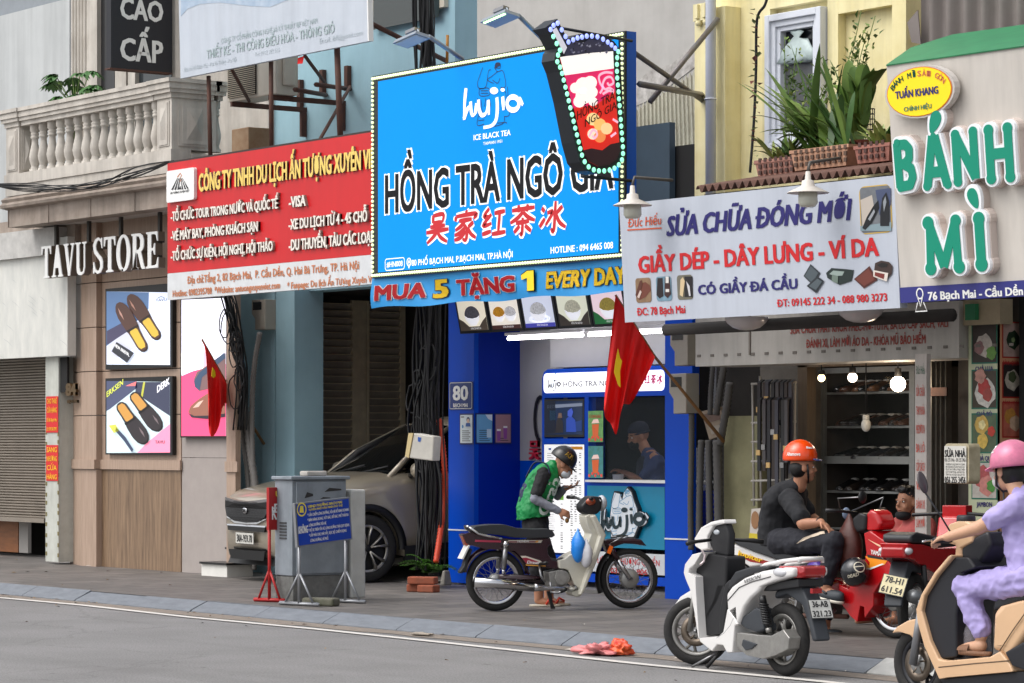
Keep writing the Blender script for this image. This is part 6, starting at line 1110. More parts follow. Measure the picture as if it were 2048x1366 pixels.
g = MB(); ALM = mat((168, 166, 162), .4, .6, nz=.4, ns=24); p = bk.P(970, 755, 0); g.lathe([(0, -.13), (.06, -.128), (.072, -.115), (.075, -.07), (.085, -.06), (.085, .1), (0, .1)], ALM, p, 'Y', 24); g.box(bk.P(900, 760, 0), (.11, .2, .14), ALM, rot=Matrix.Rotation(R(-10), 3, 'Y')); g.tube([bk.P(970, 755, -.0), bk.P(1110, 700, 0)], .06, ALM, 12); g.build('engine', bk.r, local=True, bev=.008)
bk.slab('engine_cover', [(940, 700), (1000, 680), (1050, 720), (1050, 790), (1000, 830), (950, 815), (925, 770)], -.126, -.134, ALM, .004)
g = MB(); g.tube([bk.P(770, 640, -.09), bk.P(790, 740, -.15), bk.P(830, 800, -.15)], .012, STEEL(), 8); g.tube([bk.P(780, 625, -.1), bk.P(850, 610, -.19)], .016, BLK(), 8); g.build('kick_starter', bk.r, local=True)
g = MB(); g.tube([bk.P(880, 800, -.12), bk.P(890, 900, -.12), bk.P(960, 905, -.2), bk.P(1010, 880, -.25)], .012, STEEL(), 8); g.tube([bk.P(985, 890, -.21), bk.P(1030, 870, -.29)], .02, BLK(), 8); g.build('footrest', bk.r, local=True)
g = MB(); g.tube([bk.P(560, 770, -.07), bk.P(780, 760, -.06), bk.P(380, 745, -.08)], .022, MAR, 8); g.tube([bk.P(780, 760, .08), bk.P(345, 790, .08)], .022, MAR, 8); g.build('swing_arm', bk.r, local=True)
bk.slab('chain_case', [(300, 740), (560, 720), (800, 740), (800, 800), (560, 870), (330, 860)], .06, .09, MAR, .01)
bk.sym('main_stand', [(850, 890), (890, 890), (910, 1010), (935, 1060), (895, 1065), (870, 960)], .02, BLK(), .006)
leg = bk.slab('leg_shield', [(1225, 160), (1250, 140), (1320, 140), (1430, 345), (1420, 360), (1340, 590), (1240, 830), (1180, 940), (1130, 945), (1090, 920), (1095, 890), (1150, 880), (1160, 860), (1110, 820), (1080, 740), (1060, 690), (1020, 672), (970, 668), (960, 590), (1010, 580), (1060, 540), (1150, 500), (1240, 440), (1280, 330), (1240, 250)], .12, -.12, CRE, .03)
bk.slab('leg_shield_wing', [(1290, 160), (1325, 145), (1425, 345), (1335, 590), (1240, 830), (1190, 930), (1170, 925), (1250, 700), (1330, 480), (1370, 350), (1330, 250)], .21, -.21, CRE, .02)
bk.sym('inner_tunnel', [(880, 560), (970, 580), (1060, 545), (1090, 600), (980, 680), (880, 668)], .07, DKP, .02)
bk.sym('handlebar_cowl', [(1180, 60), (1230, 0), (1280, -40), (1390, -30), (1385, 90), (1340, 140), (1240, 145), (1200, 110)], .11, DKP, .035)
g = MB(); p = bk.P(1380, 30, 0); g.ball(p, (.05, .09, .075), mat((196, 200, 206), .1, spec=.9), 14, 8); g.build('headlight', bk.r, local=True)
g = MB(); p = bk.P(1260, 10, 0)
for sy in (-1, 1): g.tube([(p.x, sy*.1, p.z), (p.x-.06, sy*.3, p.z+.03)], .012, STEEL(), 8); g.tube([(p.x-.06, sy*.3, p.z+.03), (p.x-.1, sy*.4, p.z+.03)], .018, BLK(), 8); g.tube([(p.x+.02, sy*.28, p.z+.02), (p.x, sy*.39, p.z+.005)], .006, STEEL(), 6)
g.build('handlebar', bk.r, local=True)
g = MB(); p = bk.P(1275, 15, -.13); g.ball(p, (.05, .03, .035), mat((150, 60, 24), .2, coat=.6), 12, 8); g.build('indicator', bk.r, local=True)
g = MB(); g.tube([bk.P(1470, 420, -.08), bk.P(1620, 345, -.05)], .006, CHROME(), 6); g.tube([bk.P(1465, 290, 0), bk.P(1490, 350, 0), bk.P(1640, 350, 0)], .006, CHROME(), 6); g.build('carrier', bk.r, local=True)
# shopping bags hung on the leg shield
def bag(name, lab, c, r3, m, prt=None, seed=1, knot=True):
    g = MB(); g.ball(c, r3, m, 20, 14); rnd = Vector((seed*3.1, seed*1.7, 0))
    for i, v in enumerate(g.v):
        p = Vector(v); q = (p-Vector(c)); u = q.z/r3[2]; k = 1+.16*noise.noise(q*14+rnd)+.08*noise.noise(q*40+rnd); sx = (1 if u < .3 else max(.12, 1-(u-.3)*1.3)); g.v[i] = tuple(Vector(c)+Vector((q.x*k*sx, q.y*k*sx, q.z*(1+.12*(u > .3)))))
    o = g.build(name, label=lab, cat='bag'); return o
W = lambda bk, p: bk.o+bk.h*p.x+bk.l*p.y+Vector((0, 0, p.z))
BAGB = mat((20, 120, 214), .3, nz=.35, ns=12, rgb2=(60, 160, 236), bump=.5, bs=22); BAGW = mat((206, 206, 212), .35, nz=.3, ns=14, bump=.5, bs=22)
bag('blue_bag', 'blue plastic bag hanging on the cream leg shield of the maroon motorbike', W(bk, bk.P(1150, 450, -.2)), (.075, .06, .155), BAGB, seed=2)
wbg = bag('printed_bag', 'white plastic bag with red print hanging beside the blue bag', W(bk, bk.P(1230, 520, -.23)), (.075, .05, .135), BAGW, seed=5)
g = MB(); bk.letters(g, 'SIÊU THỊ', (1160, 585), (1260, 500), .035, mat((196, 40, 50), .5), -.295, .03); bk.letters(g, 'MART', (1185, 615), (1270, 545), .03, mat((70, 90, 160), .5), -.295, .03)
# --- white scooter at the kerb (we see its left rear)
o1 = ground(1572, 1352, 1.67); o2 = ground(1397, 1332, 1.67)
bk = Bike('white_scooter', 'white scooter parked at the kerb, its plate reading 36-AB 321.23', (o1.x, o1.y, ZR), R(174), (1330, 1030, 4.0645), 1, 'parked motorbikes')
bk.xmin = -.3
WP = mat((222, 220, 218), .25, coat=.6, nz=.12, ns=3, rgb2=(200, 198, 194)); DGR = mat((52, 56, 62), .55, nz=.25, ns=10); ALR = mat((160, 158, 154), .4, .6, nz=.35, ns=20)
cr = bk.L(985, 1050)[0]; cf = bk.L(270, 990)[0]; bk.wheel(0, .262, .262, .045, 5, .06, rimm=ALR); cf = 1.13
bk.wheel(cf, .262, .258, .042, 5, .05, steer=R(44), rimm=ALR, disc=True)
y1 = .17
bk.sym('tail_body', [(500, 720), (495, 640), (540, 580), (640, 510), (780, 455), (960, 425), (1100, 430), (1150, 470), (1060, 500), (900, 540), (780, 580), (760, 620), (690, 680), (640, 750), (610, 830), (590, 890), (560, 890), (560, 830), (520, 930), (480, 900), (505, 780)], .155, WP, .03)
bk.slab('side_skirt', [(505, 760), (560, 830), (590, 890), (565, 900), (545, 1118), (500, 1120), (470, 1060), (420, 1055), (380, 1110), (280, 1030), (275, 1000), (430, 985), (470, 950)], -.13, .16, WP, .03)
bk.slab('front_panel', [(150, 470), (160, 400), (220, 320), (300, 300), (240, 400), (195, 440), (190, 470), (245, 500), (250, 620), (275, 1000), (270, 1010), (235, 780), (200, 600), (165, 520)], -.08, .16, WP, .03)
bk.sym('inner_shield', [(190, 460), (240, 390), (310, 310), (500, 340), (495, 560), (440, 700), (330, 880), (280, 975), (250, 700), (245, 490)], .09, DKP, .02)
bk.sym('floorboard', [(275, 985), (470, 965), (490, 900), (500, 700), (480, 560), (420, 560), (380, 700), (290, 880)], .09, DKP, .015)
bk.slab('under_seat_panel', [(480, 560), (520, 520), (560, 560), (510, 640), (500, 760), (470, 950), (430, 970), (440, 760)], -.1, .1, DKP, .02)
bk.sym('front_fender', [(35, 790), (60, 740), (120, 660), (200, 610), (235, 640), (240, 770), (150, 765)], .05, WP, .03)
bk.sym('seat', [(510, 590), (530, 520), (570, 460), (680, 425), (780, 415), (860, 420), (800, 450), (700, 480), (600, 530), (520, 610)], .13, SEAT, .03)
bk.sym('handlebar_cowl', [(240, 250), (235, 190), (290, 100), (370, 55), (470, 35), (480, 70), (390, 90), (340, 180), (345, 270), (300, 290)], .06, WP, .03)
bk.sym('dashboard', [(340, 110), (400, 70), (480, 45), (515, 150), (510, 340), (420, 330), (380, 290), (345, 200)], .035, DKP, .02)
g = MB(); p = bk.P(420, 140, .036); g.ball(p, (.04, .012, .02), mat((170, 176, 182), .1, spec=.9), 12, 8); g.build('speedometer', bk.r, local=True)
g = MB(); p = bk.P(430, 200, 0); 
for sy in (-1, 1): g.tube([(p.x-.02, sy*.08, p.z), (p.x-.06, sy*.24, p.z-.01), (p.x-.1, sy*.34, p.z-.02)], [.012, .014, .018], BLK(), 8)
g.build('handlebar', bk.r, local=True); g = MB(); g.tube([bk.P(300, 290, .2), bk.P(325, 330, .25), bk.P(315, 380, .3), bk.P(285, 405, .33)], .009, mat((206, 190, 190), .3, .7), 6); g.build('brake_lever', bk.r, local=True)
rail_ = MB(); q = [bk.P(*c, .1) for c in ((740, 470), (820, 405), (960, 375), (1120, 362), (1110, 395))]
for sy in (-.1, .1): rail_.tube([Vector((p.x, sy, p.z)) for p in q], [.02, .018, .016, .016, .014], WP, 8)
rail_.tube([(q[3].x, -.1, q[3].z), (q[3].x, .1, q[3].z)], .018, WP, 8); rail_.build('grab_rail', bk.r, local=True)
tx = -.34; tz = .75
g = MB(); RL = mat((170, 20, 26), .15, coat=.7, nz=.3, ns=30); CL = mat((200, 200, 204), .12, coat=.7); g.loft([[(tx+.22, y*1.0, tz+z) for y, z in ((-.16, -.01), (-.15, .045), (.15, .045), (.16, -.01), (.14, -.04), (-.14, -.04))], [(tx+.02, y*.72, tz+z) for y, z in ((-.16, .0), (-.15, .05), (.15, .05), (.16, .0), (.14, -.035), (-.14, -.035))], [(tx-.01, y*.6, tz+z) for y, z in ((-.16, .01), (-.15, .04), (.15, .04), (.16, .01), (.14, -.02), (-.14, -.02))]], RL, smooth=False); g.build('tail_light', bk.r, local=True, bev=.008)
for sy in (-1, 1): g = MB(); g.ball((tx+.2, sy*.148, tz), (.085, .03, .033), CL, 12, 8); g.build('indicator', bk.r, local=True)
g = MB(); pr_ = [(.05, .6), (-.1, .66), (-.27, .66), (-.34, .56), (-.42, .36), (-.45, .28), (-.40, .27), (-.36, .38), (-.28, .52), (-.1, .59), (.05, .55)]
g.prism([(-a, b_) for a, b_ in pr_], .13, DGR, lambda a, b_, w_: Vector((-a, .065+w_, b_))); g.build('rear_mudguard', bk.r, local=True, bev=.015, wn=True)
bk.sym('under_tail', [(770, 620), (790, 570), (900, 545), (1080, 520), (1120, 590), (980, 600), (860, 620)], .11, DKP, .02)
text_plate(bk, 'number_plate', (-.415, 0, .5), (0, -1, 0), (.35, 0, .94), .19, .14, ('36-AB', '321.23'))
g = MB(); g.box((-.36, 0, .625), (.03, .08, .035), RL); g.build('reflector', bk.r, local=True)
bk.slab('engine_case', [(575, 960), (610, 955), (760, 975), (860, 980), (960, 930), (1010, 1000), (1000, 1090), (900, 1140), (800, 1170), (660, 1140), (590, 1080), (570, 1020)], -.02, .14, ALR, .03)
bk.slab('engine_cover', [(630, 1010), (720, 1040), (745, 1050), (700, 1090), (650, 1100), (620, 1060)], .13, .15, DGR, .006)
bk.slab('air_filter_box', [(600, 880), (620, 830), (680, 790), (730, 750), (775, 770), (800, 940), (760, 960), (640, 915)], 0, .13, DGR, .02)
g = MB(); a, c = bk.P(790, 660, .13), bk.P(840, 920, .13); g.tube([a, a.lerp(c, .25)], .026, BLK(), 10); pts = []
for i in range(91): t = i/90; pp_ = a.lerp(c, .22+.68*t); pts.append(pp_+Vector((.03*math.cos(t*2*math.pi*9), .03*math.sin(t*2*math.pi*9), 0)))
g.tube(pts, .008, BLK(), 6); g.tube([a, c], .014, BLK(), 8); g.tube([c, c+(c-a)*.12], .022, ALR, 8); g.build('rear_shock', bk.r, local=True)
for sy in (-1, 1): g = MB(); a = Vector((cf-.1, sy*.08, .62)); c = Vector((cf, sy*.07, .262)); g.tube([a, c], .02, ALR, 8); g.build('fork', bk.r, local=True)
g = MB(); a = Vector((cf-.42, .05, .16)); g.tube([a, Vector((cf-.36, .16, .015))], .014, BLK(), 8); g.tube([a+Vector((.03, 0, -.02)), Vector((cf-.22, .2, .012))], .01, STEEL(), 8); g.build('side_stand', bk.r, local=True)
g = MB(); GAP = mat((70, 70, 72), .6)
for q in ([(505, 700), (600, 590), (700, 545), (860, 500)], [(560, 835), (530, 900), (480, 960), (420, 1000)]): g.tube([bk.P(a, c, .158) for a, c in q], .0035, GAP, 4)
g.build('panel_gap', bk.r, local=True)
g = MB(); bk.letters(g, 'VISION', (640, 560), (775, 515), .03, mat((60, 62, 66), .4), .157, .01, .25); g.build('emblem', bk.r, local=True)
# --- red and white underbone with the rider in black
o2 = ground(1792, 1277, 1.565)
bk = Bike('red_motorbike', 'red and white underbone motorbike carrying the man in the orange helmet', (0, 0, 0), R(6), (1440, 970, 4.14), -1, 'parked motorbikes')
bk.o = Vector((o2.x, o2.y, 0))-bk.h*1.24; bk.r.location = bk.o; YB_ = bk
RED2 = mat((186, 16, 24), .22, coat=.6, nz=.15, ns=5)
bk.wheel(0, .28, .28, .04, 'wire', .06); bk.wheel(1.24, .28, .28, .036, 'wire', .06)
bk.sym('seat', [(75, 450), (120, 445), (260, 470), (420, 490), (560, 560), (700, 620), (800, 640), (800, 690), (640, 680), (480, 620), (300, 560), (150, 500)], .12, SEAT, .035)
b_ = bk.sym('tail_body', [(62, 490), (130, 490), (300, 555), (480, 620), (700, 690), (800, 710), (780, 780), (640, 740), (420, 660), (240, 680), (140, 610), (90, 560)], .09, WP, .025)
g = MB(); bk.slab('', [(150, 560), (330, 610), (420, 640), (400, 660), (250, 635), (150, 585)], -.09, -.093, mat((150, 30, 24), .4), mb=g); bk.slab('', [(700, 760), (860, 820), (980, 800), (860, 850), (720, 790)], -.09, -.094, mat((240, 140, 40), .4), mb=g); bk.letters(g, 'Jupiter', (140, 575), (350, 645), .04, mat((236, 190, 30), .4), -.096, .03, .3); g.build('stripe', b_, local=True)
bk.sym('middle_body', [(640, 740), (800, 760), (1000, 790), (1060, 850), (1000, 960), (880, 880), (700, 820)], .08, RED2, .02)
sh_ = bk.slab('leg_shield', [(1190, 400), (1240, 380), (1440, 520), (1460, 560), (1400, 640), (1480, 790), (1440, 800), (1330, 800), (1270, 900), (1270, 1000), (1195, 1105), (1190, 1010), (1160, 1000), (1135, 1135), (1080, 1090), (1000, 980), (980, 820), (1060, 860), (1180, 720), (1210, 560)], .15, -.15, RED2, .035)
g = MB(); bk.slab('', [(1200, 590), (1390, 620), (1360, 660), (1235, 700), (1240, 640)], -.15, -.153, mat((244, 150, 30), .4), mb=g); bk.slab('', [(1215, 575), (1395, 612), (1385, 626), (1225, 600)], -.153, -.154, INK, mb=g); bk.slab('', [(1340, 650), (1360, 655), (1235, 705), (1235, 690)], -.153, -.154, WHT, mb=g); bk.slab('', [(1225, 450), (1450, 560), (1440, 568), (1300, 500)], -.15, -.153, mat((236, 196, 160), .4), mb=g); bk.letters(g, 'YAMAHA', (1250, 570), (1378, 600), .035, WHT, -.155, .035); g.build('stripe', sh_, local=True)
fender('front_fender', bk, 1.24, .28, .325, 60, 165, .055, RED2)
bk.sym('headlight_cowl', [(1200, 240), (1240, 195), (1300, 230), (1335, 320), (1310, 375), (1200, 380)], .1, RED2, .03); g = MB(); p = bk.P(1325, 320, 0); g.ball(p, (.03, .08, .06), mat((210, 204, 180), .1, spec=.9), 14, 8); g.build('headlight', bk.r, local=True)
bk.sym('handlebar_cowl', [(1085, 280), (1150, 225), (1210, 250), (1200, 380), (1130, 400), (1095, 340)], .12, DKP, .025)
g = MB(); p = bk.P(1190, 230, 0)
for sy in (-1, 1): g.tube([(p.x, sy*.08, p.z), (p.x-.05, sy*.26, p.z+.02), (p.x-.09, sy*.36, p.z+.02)], [.012, .013, .019], BLK(), 8)
g.build('handlebar', bk.r, local=True)
for sy, cx_, cy_, cl_ in ((-1, 1180, 100, (24, 24, 26)), (1, 1045, 235, (150, 170, 196))):
    g = MB(); q = bk.P(cx_, cy_, sy*.3); g.tube([(p.x-.04, sy*.24, p.z+.02), (p.x-.03, sy*.28, p.z+.12), tuple(q)], .006, STEEL(), 6); g.ball(q, (.015, .05, .05), mat(cl_, .1 if sy > 0 else .4), 12, 8); g.build('mirror', bk.r, local=True)
for sy in (-1, 1): g = MB(); g.tube([(1.13, sy*.08, .62), (1.24, sy*.07, .28)], .022, STEEL(), 8); g.build('fork', bk.r, local=True); g = MB(); g.tube([(.12, sy*.1, .6), (0, sy*.1, .28)], .022, BLK(), 8); g.build('rear_shock', bk.r, local=True)
g = MB(); p = bk.P(850, 985, 0); g.box(p, (.26, .22, .17), mat((96, 94, 92), .5, .4, nz=.4, ns=20)); g.lathe([(0, -.14), (.06, -.14), (.07, -.1), (.07, 0)], ALR, bk.P(810, 980, 0), 'Y', 18); g.build('engine', bk.r, local=True, bev=.02)
g = MB(); g.tube([bk.P(1060, 1090, -.08), bk.P(800, 1080, -.1), bk.P(500, 1090, -.13)], .02, RUST(), 8); g.tube([bk.P(500, 1090, -.13), bk.P(200, 1060, -.14)], .042, STEEL(), 10); g.build('exhaust_pipe', bk.r, local=True)
g = MB(); g.tube([bk.P(960, 1030, -.1), bk.P(880, 1100, -.16), bk.P(800, 1140, -.2)], .014, STEEL(), 8); g.build('kick_starter', bk.r, local=True)
bk.sym('rear_mudguard', [(60, 560), (140, 610), (240, 690), (160, 720), (60, 780), (20, 760)], .06, DKP, .015)
# helmet, bag and purple sack on the red motorbike
hc = W(bk, bk.P(1120, 720, -.24)); g = MB(); g.ball(hc, (.125, .115, .12), mat((22, 24, 30), .25, coat=.4), 24, 16); ho = g.build('hung_helmet', label='black half helmet with stickers hung on the red motorbike', cat='helmet')
g = MB(); pl_ = Pl(0); pl_.o = hc+(CAM-hc).normalized()*.119; n_ = (CAM-hc).normalized(); pl_.u = Vector((-n_.y, n_.x, 0)).normalized(); pl_.u = -pl_.u if pl_.u.dot(RV) < 0 else pl_.u; pl_.v = n_.cross(pl_.u); pl_.n = n_
c0_ = (.04, .05); TAN_ = mat((206, 200, 180), .5)
def onball(g, i0):
    for i in range(i0, len(g.v)): q = Vector(g.v[i])-hc; g.v[i] = tuple(hc+Vector((q.x/.125, q.y/.115, q.z/.12)).normalized()*1.0*Vector((1, 1, 1)).normalized().length*.001+Vector((q.x, q.y, q.z)).normalized()*.1255)
i0 = len(g.v); g.line(pl_, [(c0_[0]+.05*math.cos(a*.25), c0_[1]+.05*math.sin(a*.25)) for a in range(27)], .01, TAN_, .004, uv=True); g.line(pl_, [(c0_[0]-.045, c0_[1]-.01), (c0_[0]-.02, c0_[1]-.004), (c0_[0]+.02, c0_[1]+.004), (c0_[0]+.045, c0_[1]+.01)], .009, TAN_, .004, uv=True); onball(g, i0)
i0 = len(g.v); g.textuv(pl_, 'DEAD', -.07, -.06, .03, .03, TAN_, .03, slope=.3, w=.004); onball(g, i0); g.build('sticker', ho)
bag('brown_bag', 'creased brown leather bag hung behind the handlebar of the red motorbike', W(bk, bk.P(1070, 520, -.05)), (.13, .09, .27), mat((84, 40, 32), .5, nz=.6, ns=9, rgb2=(50, 26, 22), bump=.5, bs=14), seed=7)
bag('purple_sack', 'shiny purple plastic sack tucked under the rider in black', W(bk, bk.P(800, 720, -.14)), (.13, .07, .12), mat((76, 50, 140), .3, nz=.5, ns=16, rgb2=(120, 96, 190), bump=.8, bs=26), seed=9)
# --- second red motorbike, mostly behind the cream scooter
o1 = ground(1826, 1290, 1.565)
bk = Bike('red_motorbike', 'dark red motorbike with plate 78-H1 611.54 behind the cream scooter', (o1.x, o1.y, 0), R(116), (1770, 960, 3.363), -1, 'parked motorbikes')
bk.wheel(0, .28, .28, .045, 'wire', .07); bk.wheel(1.22, .28, .28, .04, 'wire', .07)
def side(name, P, h, m, bev=.02, y=0.0): g = MB(); g.prism(P, 2*h, m, lambda a, b_, w_: Vector((a, y-h-w_, b_))); return g.build(name, bk.r, local=True, bev=bev, seg=3, wn=True)
side('seat', [(-.36, .80), (-.1, .79), (.3, .74), (.7, .74), (.76, .79), (.6, .80), (.2, .84), (-.2, .88), (-.36, .86)], .12, SEAT, .03)
side('tail_body', [(-.43, .80), (-.38, .68), (-.1, .62), (.3, .52), (.75, .45), (.75, .73), (.3, .735), (-.1, .785), (-.36, .795)], .115, RED2, .04)
g = MB(); g.loft([[(-.46, y, z) for y, z in ((-.1, .69), (.1, .69), (.09, .77), (-.09, .77))], [(-.28, y, z) for y, z in ((-.13, .66), (.13, .66), (.125, .79), (-.125, .79))]], RL, smooth=False); g.build('tail_light', bk.r, local=True, bev=.015)
for sy in (-1, 1): g = MB(); g.ball((-.39, sy*.1, .74), (.06, .035, .03), CL, 10, 8); g.build('indicator', bk.r, local=True)
side('rear_mudguard', [(.1, .6), (-.3, .66), (-.4, .5), (-.46, .32), (-.41, .31), (-.33, .48), (-.2, .58), (.1, .55)], .07, DGR, .015)
text_plate(bk, 'number_plate', (-.44, 0, .48), (0, -1, -.18), (.35, -.17, .92), .2, .155, ('78-H1', '611.54'), (226, 214, 170))
g = MB(); g.tube([(-.42, -.15, .4), (.15, -.14, .3), (.6, -.12, .22)], [.055, .05, .02], mat((110, 112, 114), .4, .7), 12); g.build('exhaust_pipe', bk.r, local=True)
side('front_body', [(.75, .45), (1.0, .3), (1.08, .6), (1.1, .95), (.95, .98), (.85, .7), (.75, .6)], .13, RED2, .03)
g = MB(); g.tube([(.98, -.36, .98), (1.02, 0, 1.0), (.98, .36, .98)], .016, BLK(), 8); g.box((1.05, 0, .97), (.16, .2, .18), RED2); g.build('handlebar', bk.r, local=True, bev=.03)
for sy in (-1, 1): g = MB(); g.tube([(1.12, sy*.08, .62), (1.22, sy*.07, .28)], .022, STEEL(), 8); g.build('fork', bk.r, local=True); g = MB(); g.tube([(-.1, sy*.12, .62), (0, sy*.11, .28)], .024, BLK(), 8); g.build('rear_shock', bk.r, local=True)
# --- cream electric scooter ridden by the woman in lilac
o1 = ground(1846, 1405, 1.67)
bk = Bike('cream_scooter', 'cream and black electric scooter ridden by the woman in lilac', (o1.x+1.3, o1.y, ZR), R(180), (1770, 960, 3.363), 1); CS = bk
CRM2 = mat((214, 176, 138), .35, coat=.3, nz=.1, ns=4); BKP = mat((24, 25, 32), .5, nz=.2, ns=6)
bk.wheel(1.3, .25, .25, .05, 3, .07, rimm=BKP, disc=True); bk.wheel(0, .25, .25, .05, 3, .1, rimm=BKP)
bk.sym('front_fender', [(40, 1030), (80, 985), (150, 945), (215, 930), (232, 1050), (200, 1085), (160, 1040), (110, 1025)], .075, CRM2, .03)
bk.slab('front_panel', [(440, 500), (420, 515), (330, 620), (240, 770), (205, 870), (215, 960), (260, 1120), (360, 1340), (420, 1330), (860, 1290), (840, 1240), (770, 1150), (700, 1190), (420, 1215), (360, 1205), (300, 1080), (245, 880), (265, 780), (350, 640), (450, 520)], -.2, .2, CRM2, .025)
bk.sym('inner_shield', [(448, 520), (350, 640), (265, 780), (245, 880), (300, 1080), (360, 1205), (480, 1195), (480, 900), (520, 620), (610, 590), (560, 520)], .17, BKP, .02)
bk.sym('floorboard', [(360, 1205), (420, 1213), (700, 1188), (755, 1165), (750, 1180), (700, 1215), (420, 1240)], .16, BKP, .01)
bk.slab('lower_sill', [(360, 1340), (860, 1290), (1300, 1270), (1300, 1400), (400, 1400)], -.16, .17, BKP, .02)
bk.sym('rear_body', [(725, 890), (760, 850), (880, 815), (1100, 780), (1500, 800), (1560, 900), (1500, 1040), (1200, 1020), (960, 1010), (900, 1100), (850, 1160), (840, 1240), (770, 1150), (715, 1150)], .19, CRM2, .05)
g = MB()
for q in ([(770, 1150), (860, 1010), (935, 905), (960, 830)], [(360, 1260), (600, 1235), (840, 1215)]): g.tube([bk.P(a, c, .2) for a, c in q], .004, mat((96, 76, 58), .6), 4)
g.build('panel_gap', bk.r, local=True); bk.slab('side_vent', [(800, 1160), (930, 1085), (960, 1100), (1000, 1300), (850, 1250)], .16, .2, BKP, .015)
bk.sym('seat', [(725, 880), (730, 820), (800, 780), (935, 730), (1200, 700), (1400, 720), (1420, 780), (1100, 790), (880, 825)], .15, SEAT, .04)
bk.sym('handlebar_cowl', [(420, 300), (480, 278), (560, 280), (600, 310), (590, 420), (510, 460), (520, 540), (490, 550), (465, 510), (470, 440), (400, 420)], .11, CRM2, .035)
bk.sym('steering_column', [(500, 460), (560, 400), (690, 340), (720, 440), (640, 560), (590, 590), (500, 555)], .1, BKP, .03)
g = MB(); p = bk.P(545, 300, 0); g.lathe([(0, -.02), (.06, -.02), (.06, .03), (.05, .04), (0, .04)], BKP, (p.x, 0, p.z+.02), n=18); g.build('speedometer', bk.r, local=True)
g = MB(); p = bk.P(490, 390, 0); hL = bk.P(360, 405, .3)
for sy in (-1, 1): g.tube([(p.x, sy*.09, p.z), (hL.x-.04, sy*.24, hL.z), (hL.x-.02, sy*.36, hL.z)], [.012, .018, .019], BKP, 8); g.tube([(hL.x+.05, sy*.2, hL.z), (hL.x+.07, sy*.34, hL.z-.005), (hL.x+.06, sy*.38, hL.z-.01)], .007, CHROME(), 6)
g.build('handlebar', bk.r, local=True)
for sy in (-1, 1):
    g = MB(); q = Vector((hL.x+.08, sy*.36, hL.z+.32)); g.tube([(hL.x-.05, sy*.22, hL.z+.02), (hL.x-.0, sy*.28, hL.z+.15), tuple(q)], .006, BKP, 6); g.ball(q+Vector((0, 0, .04)), (.015, .04, .075), mat((60, 52, 56), .3), 12, 8, rot=Matrix.Rotation(R(20), 3, 'Y')); g.build('mirror', bk.r, local=True)
for sy in (-1, 1): g = MB(); g.tube([(1.2, sy*.1, .66), (1.3, sy*.09, .25)], .028, mat((150, 152, 156), .35, .7), 10); g.build('fork', bk.r, local=True)
bag('clear_bag', 'clear plastic bag standing on the floorboard of the cream scooter', W(bk, bk.P(570, 1080, 0)), (.14, .12, .26), mat((226, 220, 228), .2, alpha=.3, nz=.2, ns=8, bump=.6, bs=16), seed=12)

# ------------------------------------------------------------------ the parked car
cw = ground(730, 1165, 1.565); ca = math.atan2(-.992, -.131); cl = Vector((-math.sin(ca), math.cos(ca), 0))
cen = Vector((cw.x, cw.y, 0))-cl*.80
b = root('parked_car', (cen.x, cen.y, 0), 'champagne coloured sport utility car parked nose out of the garage', 'car', rz=ca, world=False)
b.rotation_euler = (0, R(3.5), ca); b.scale = (1, 1, 1.05)
CAR = mat((164, 154, 136), .3, .4, coat=.7, nz=.1, ns=3); GLS = mat((14, 17, 18), .05, spec=.9); CBK = mat((22, 22, 24), .5)
def interp(t, K):
    for (a, va), (c, vc) in zip(K[:-1], K[1:]):
        if t >= c: 
            k = (t-a)/(c-a) if a != c else 0; k = max(0, min(1, k)); return va+(vc-va)*k
    return K[-1][1]
def hw(x): return interp(x, [(1.03, .55), (1.0, .68), (.93, .8), (.8, .88), (.4, .93), (0, .94), (-3, .94), (-3.4, .9), (-3.75, .8)])
def zt(x): return interp(x, [(1.03, .88), (1.0, .95), (.93, 1.0), (.8, 1.05), (.5, 1.1), (0, 1.14), (-.5, 1.17), (-1.2, 1.12), (-3.4, 1.15), (-3.75, 1.1)])
def zbm(x): return interp(x, [(1.03, .42), (.98, .34), (.88, .27), (.3, .25), (-3.2, .25), (-3.75, .4)])
xs_ = [1.03, 1.02, 1.0, .97, .92, .86, .79]+[.72-.045*i for i in range(100) if .72-.045*i > -3.75]+[-3.75]
rings = []
for x in xs_:
    W_, T_, B_ = hw(x), zt(x), zbm(x); ar = B_
    for xw in (0, -2.7):
        d = abs(x-xw)
        if d < .42: ar = max(ar, .35+math.sqrt(.42**2-d*d)*.98)
    sh = T_-.16; half = [(W_*.985, ar), (W_, ar+(sh-ar)*.35), (W_*1.0, ar+(sh-ar)*.7), (W_*.985, sh), (W_*.95, sh+.07), (W_*.86, T_-.035), (W_*.6, T_-.01), (0, T_)]
    rings.append([(x, y, z) for y, z in half]+[(x, -y, z) for y, z in half[-2::-1]]+[(x, -W_*.6, max(B_, ar)+.02), (x, 0, max(B_, ar)+.02), (x, W_*.6, max(B_, ar)+.02)])
m = MB(); m.loft([r[::-1] for r in rings], CAR); m.build('body', b, local=True)
m = MB()
gh = [(-.42, .74, 1.13, .3), (-.6, .80, 1.14, .62), (-1.35, .80, 1.12, .60), (-3.2, .78, 1.14, .56), (-3.68, .72, 1.1, .66)]
base = [(-.38, .80), (-1.0, .86), (-3.3, .84), (-3.7, .74)]; top = [(-1.3, .58, 1.60), (-1.7, .62, 1.66), (-3.0, .60, 1.66), (-3.45, .54, 1.58)]
for sy in (1, -1):
    pass
def gq(m_, P, mt): m_.add(P, [(0, 1, 2, 3)], mt)
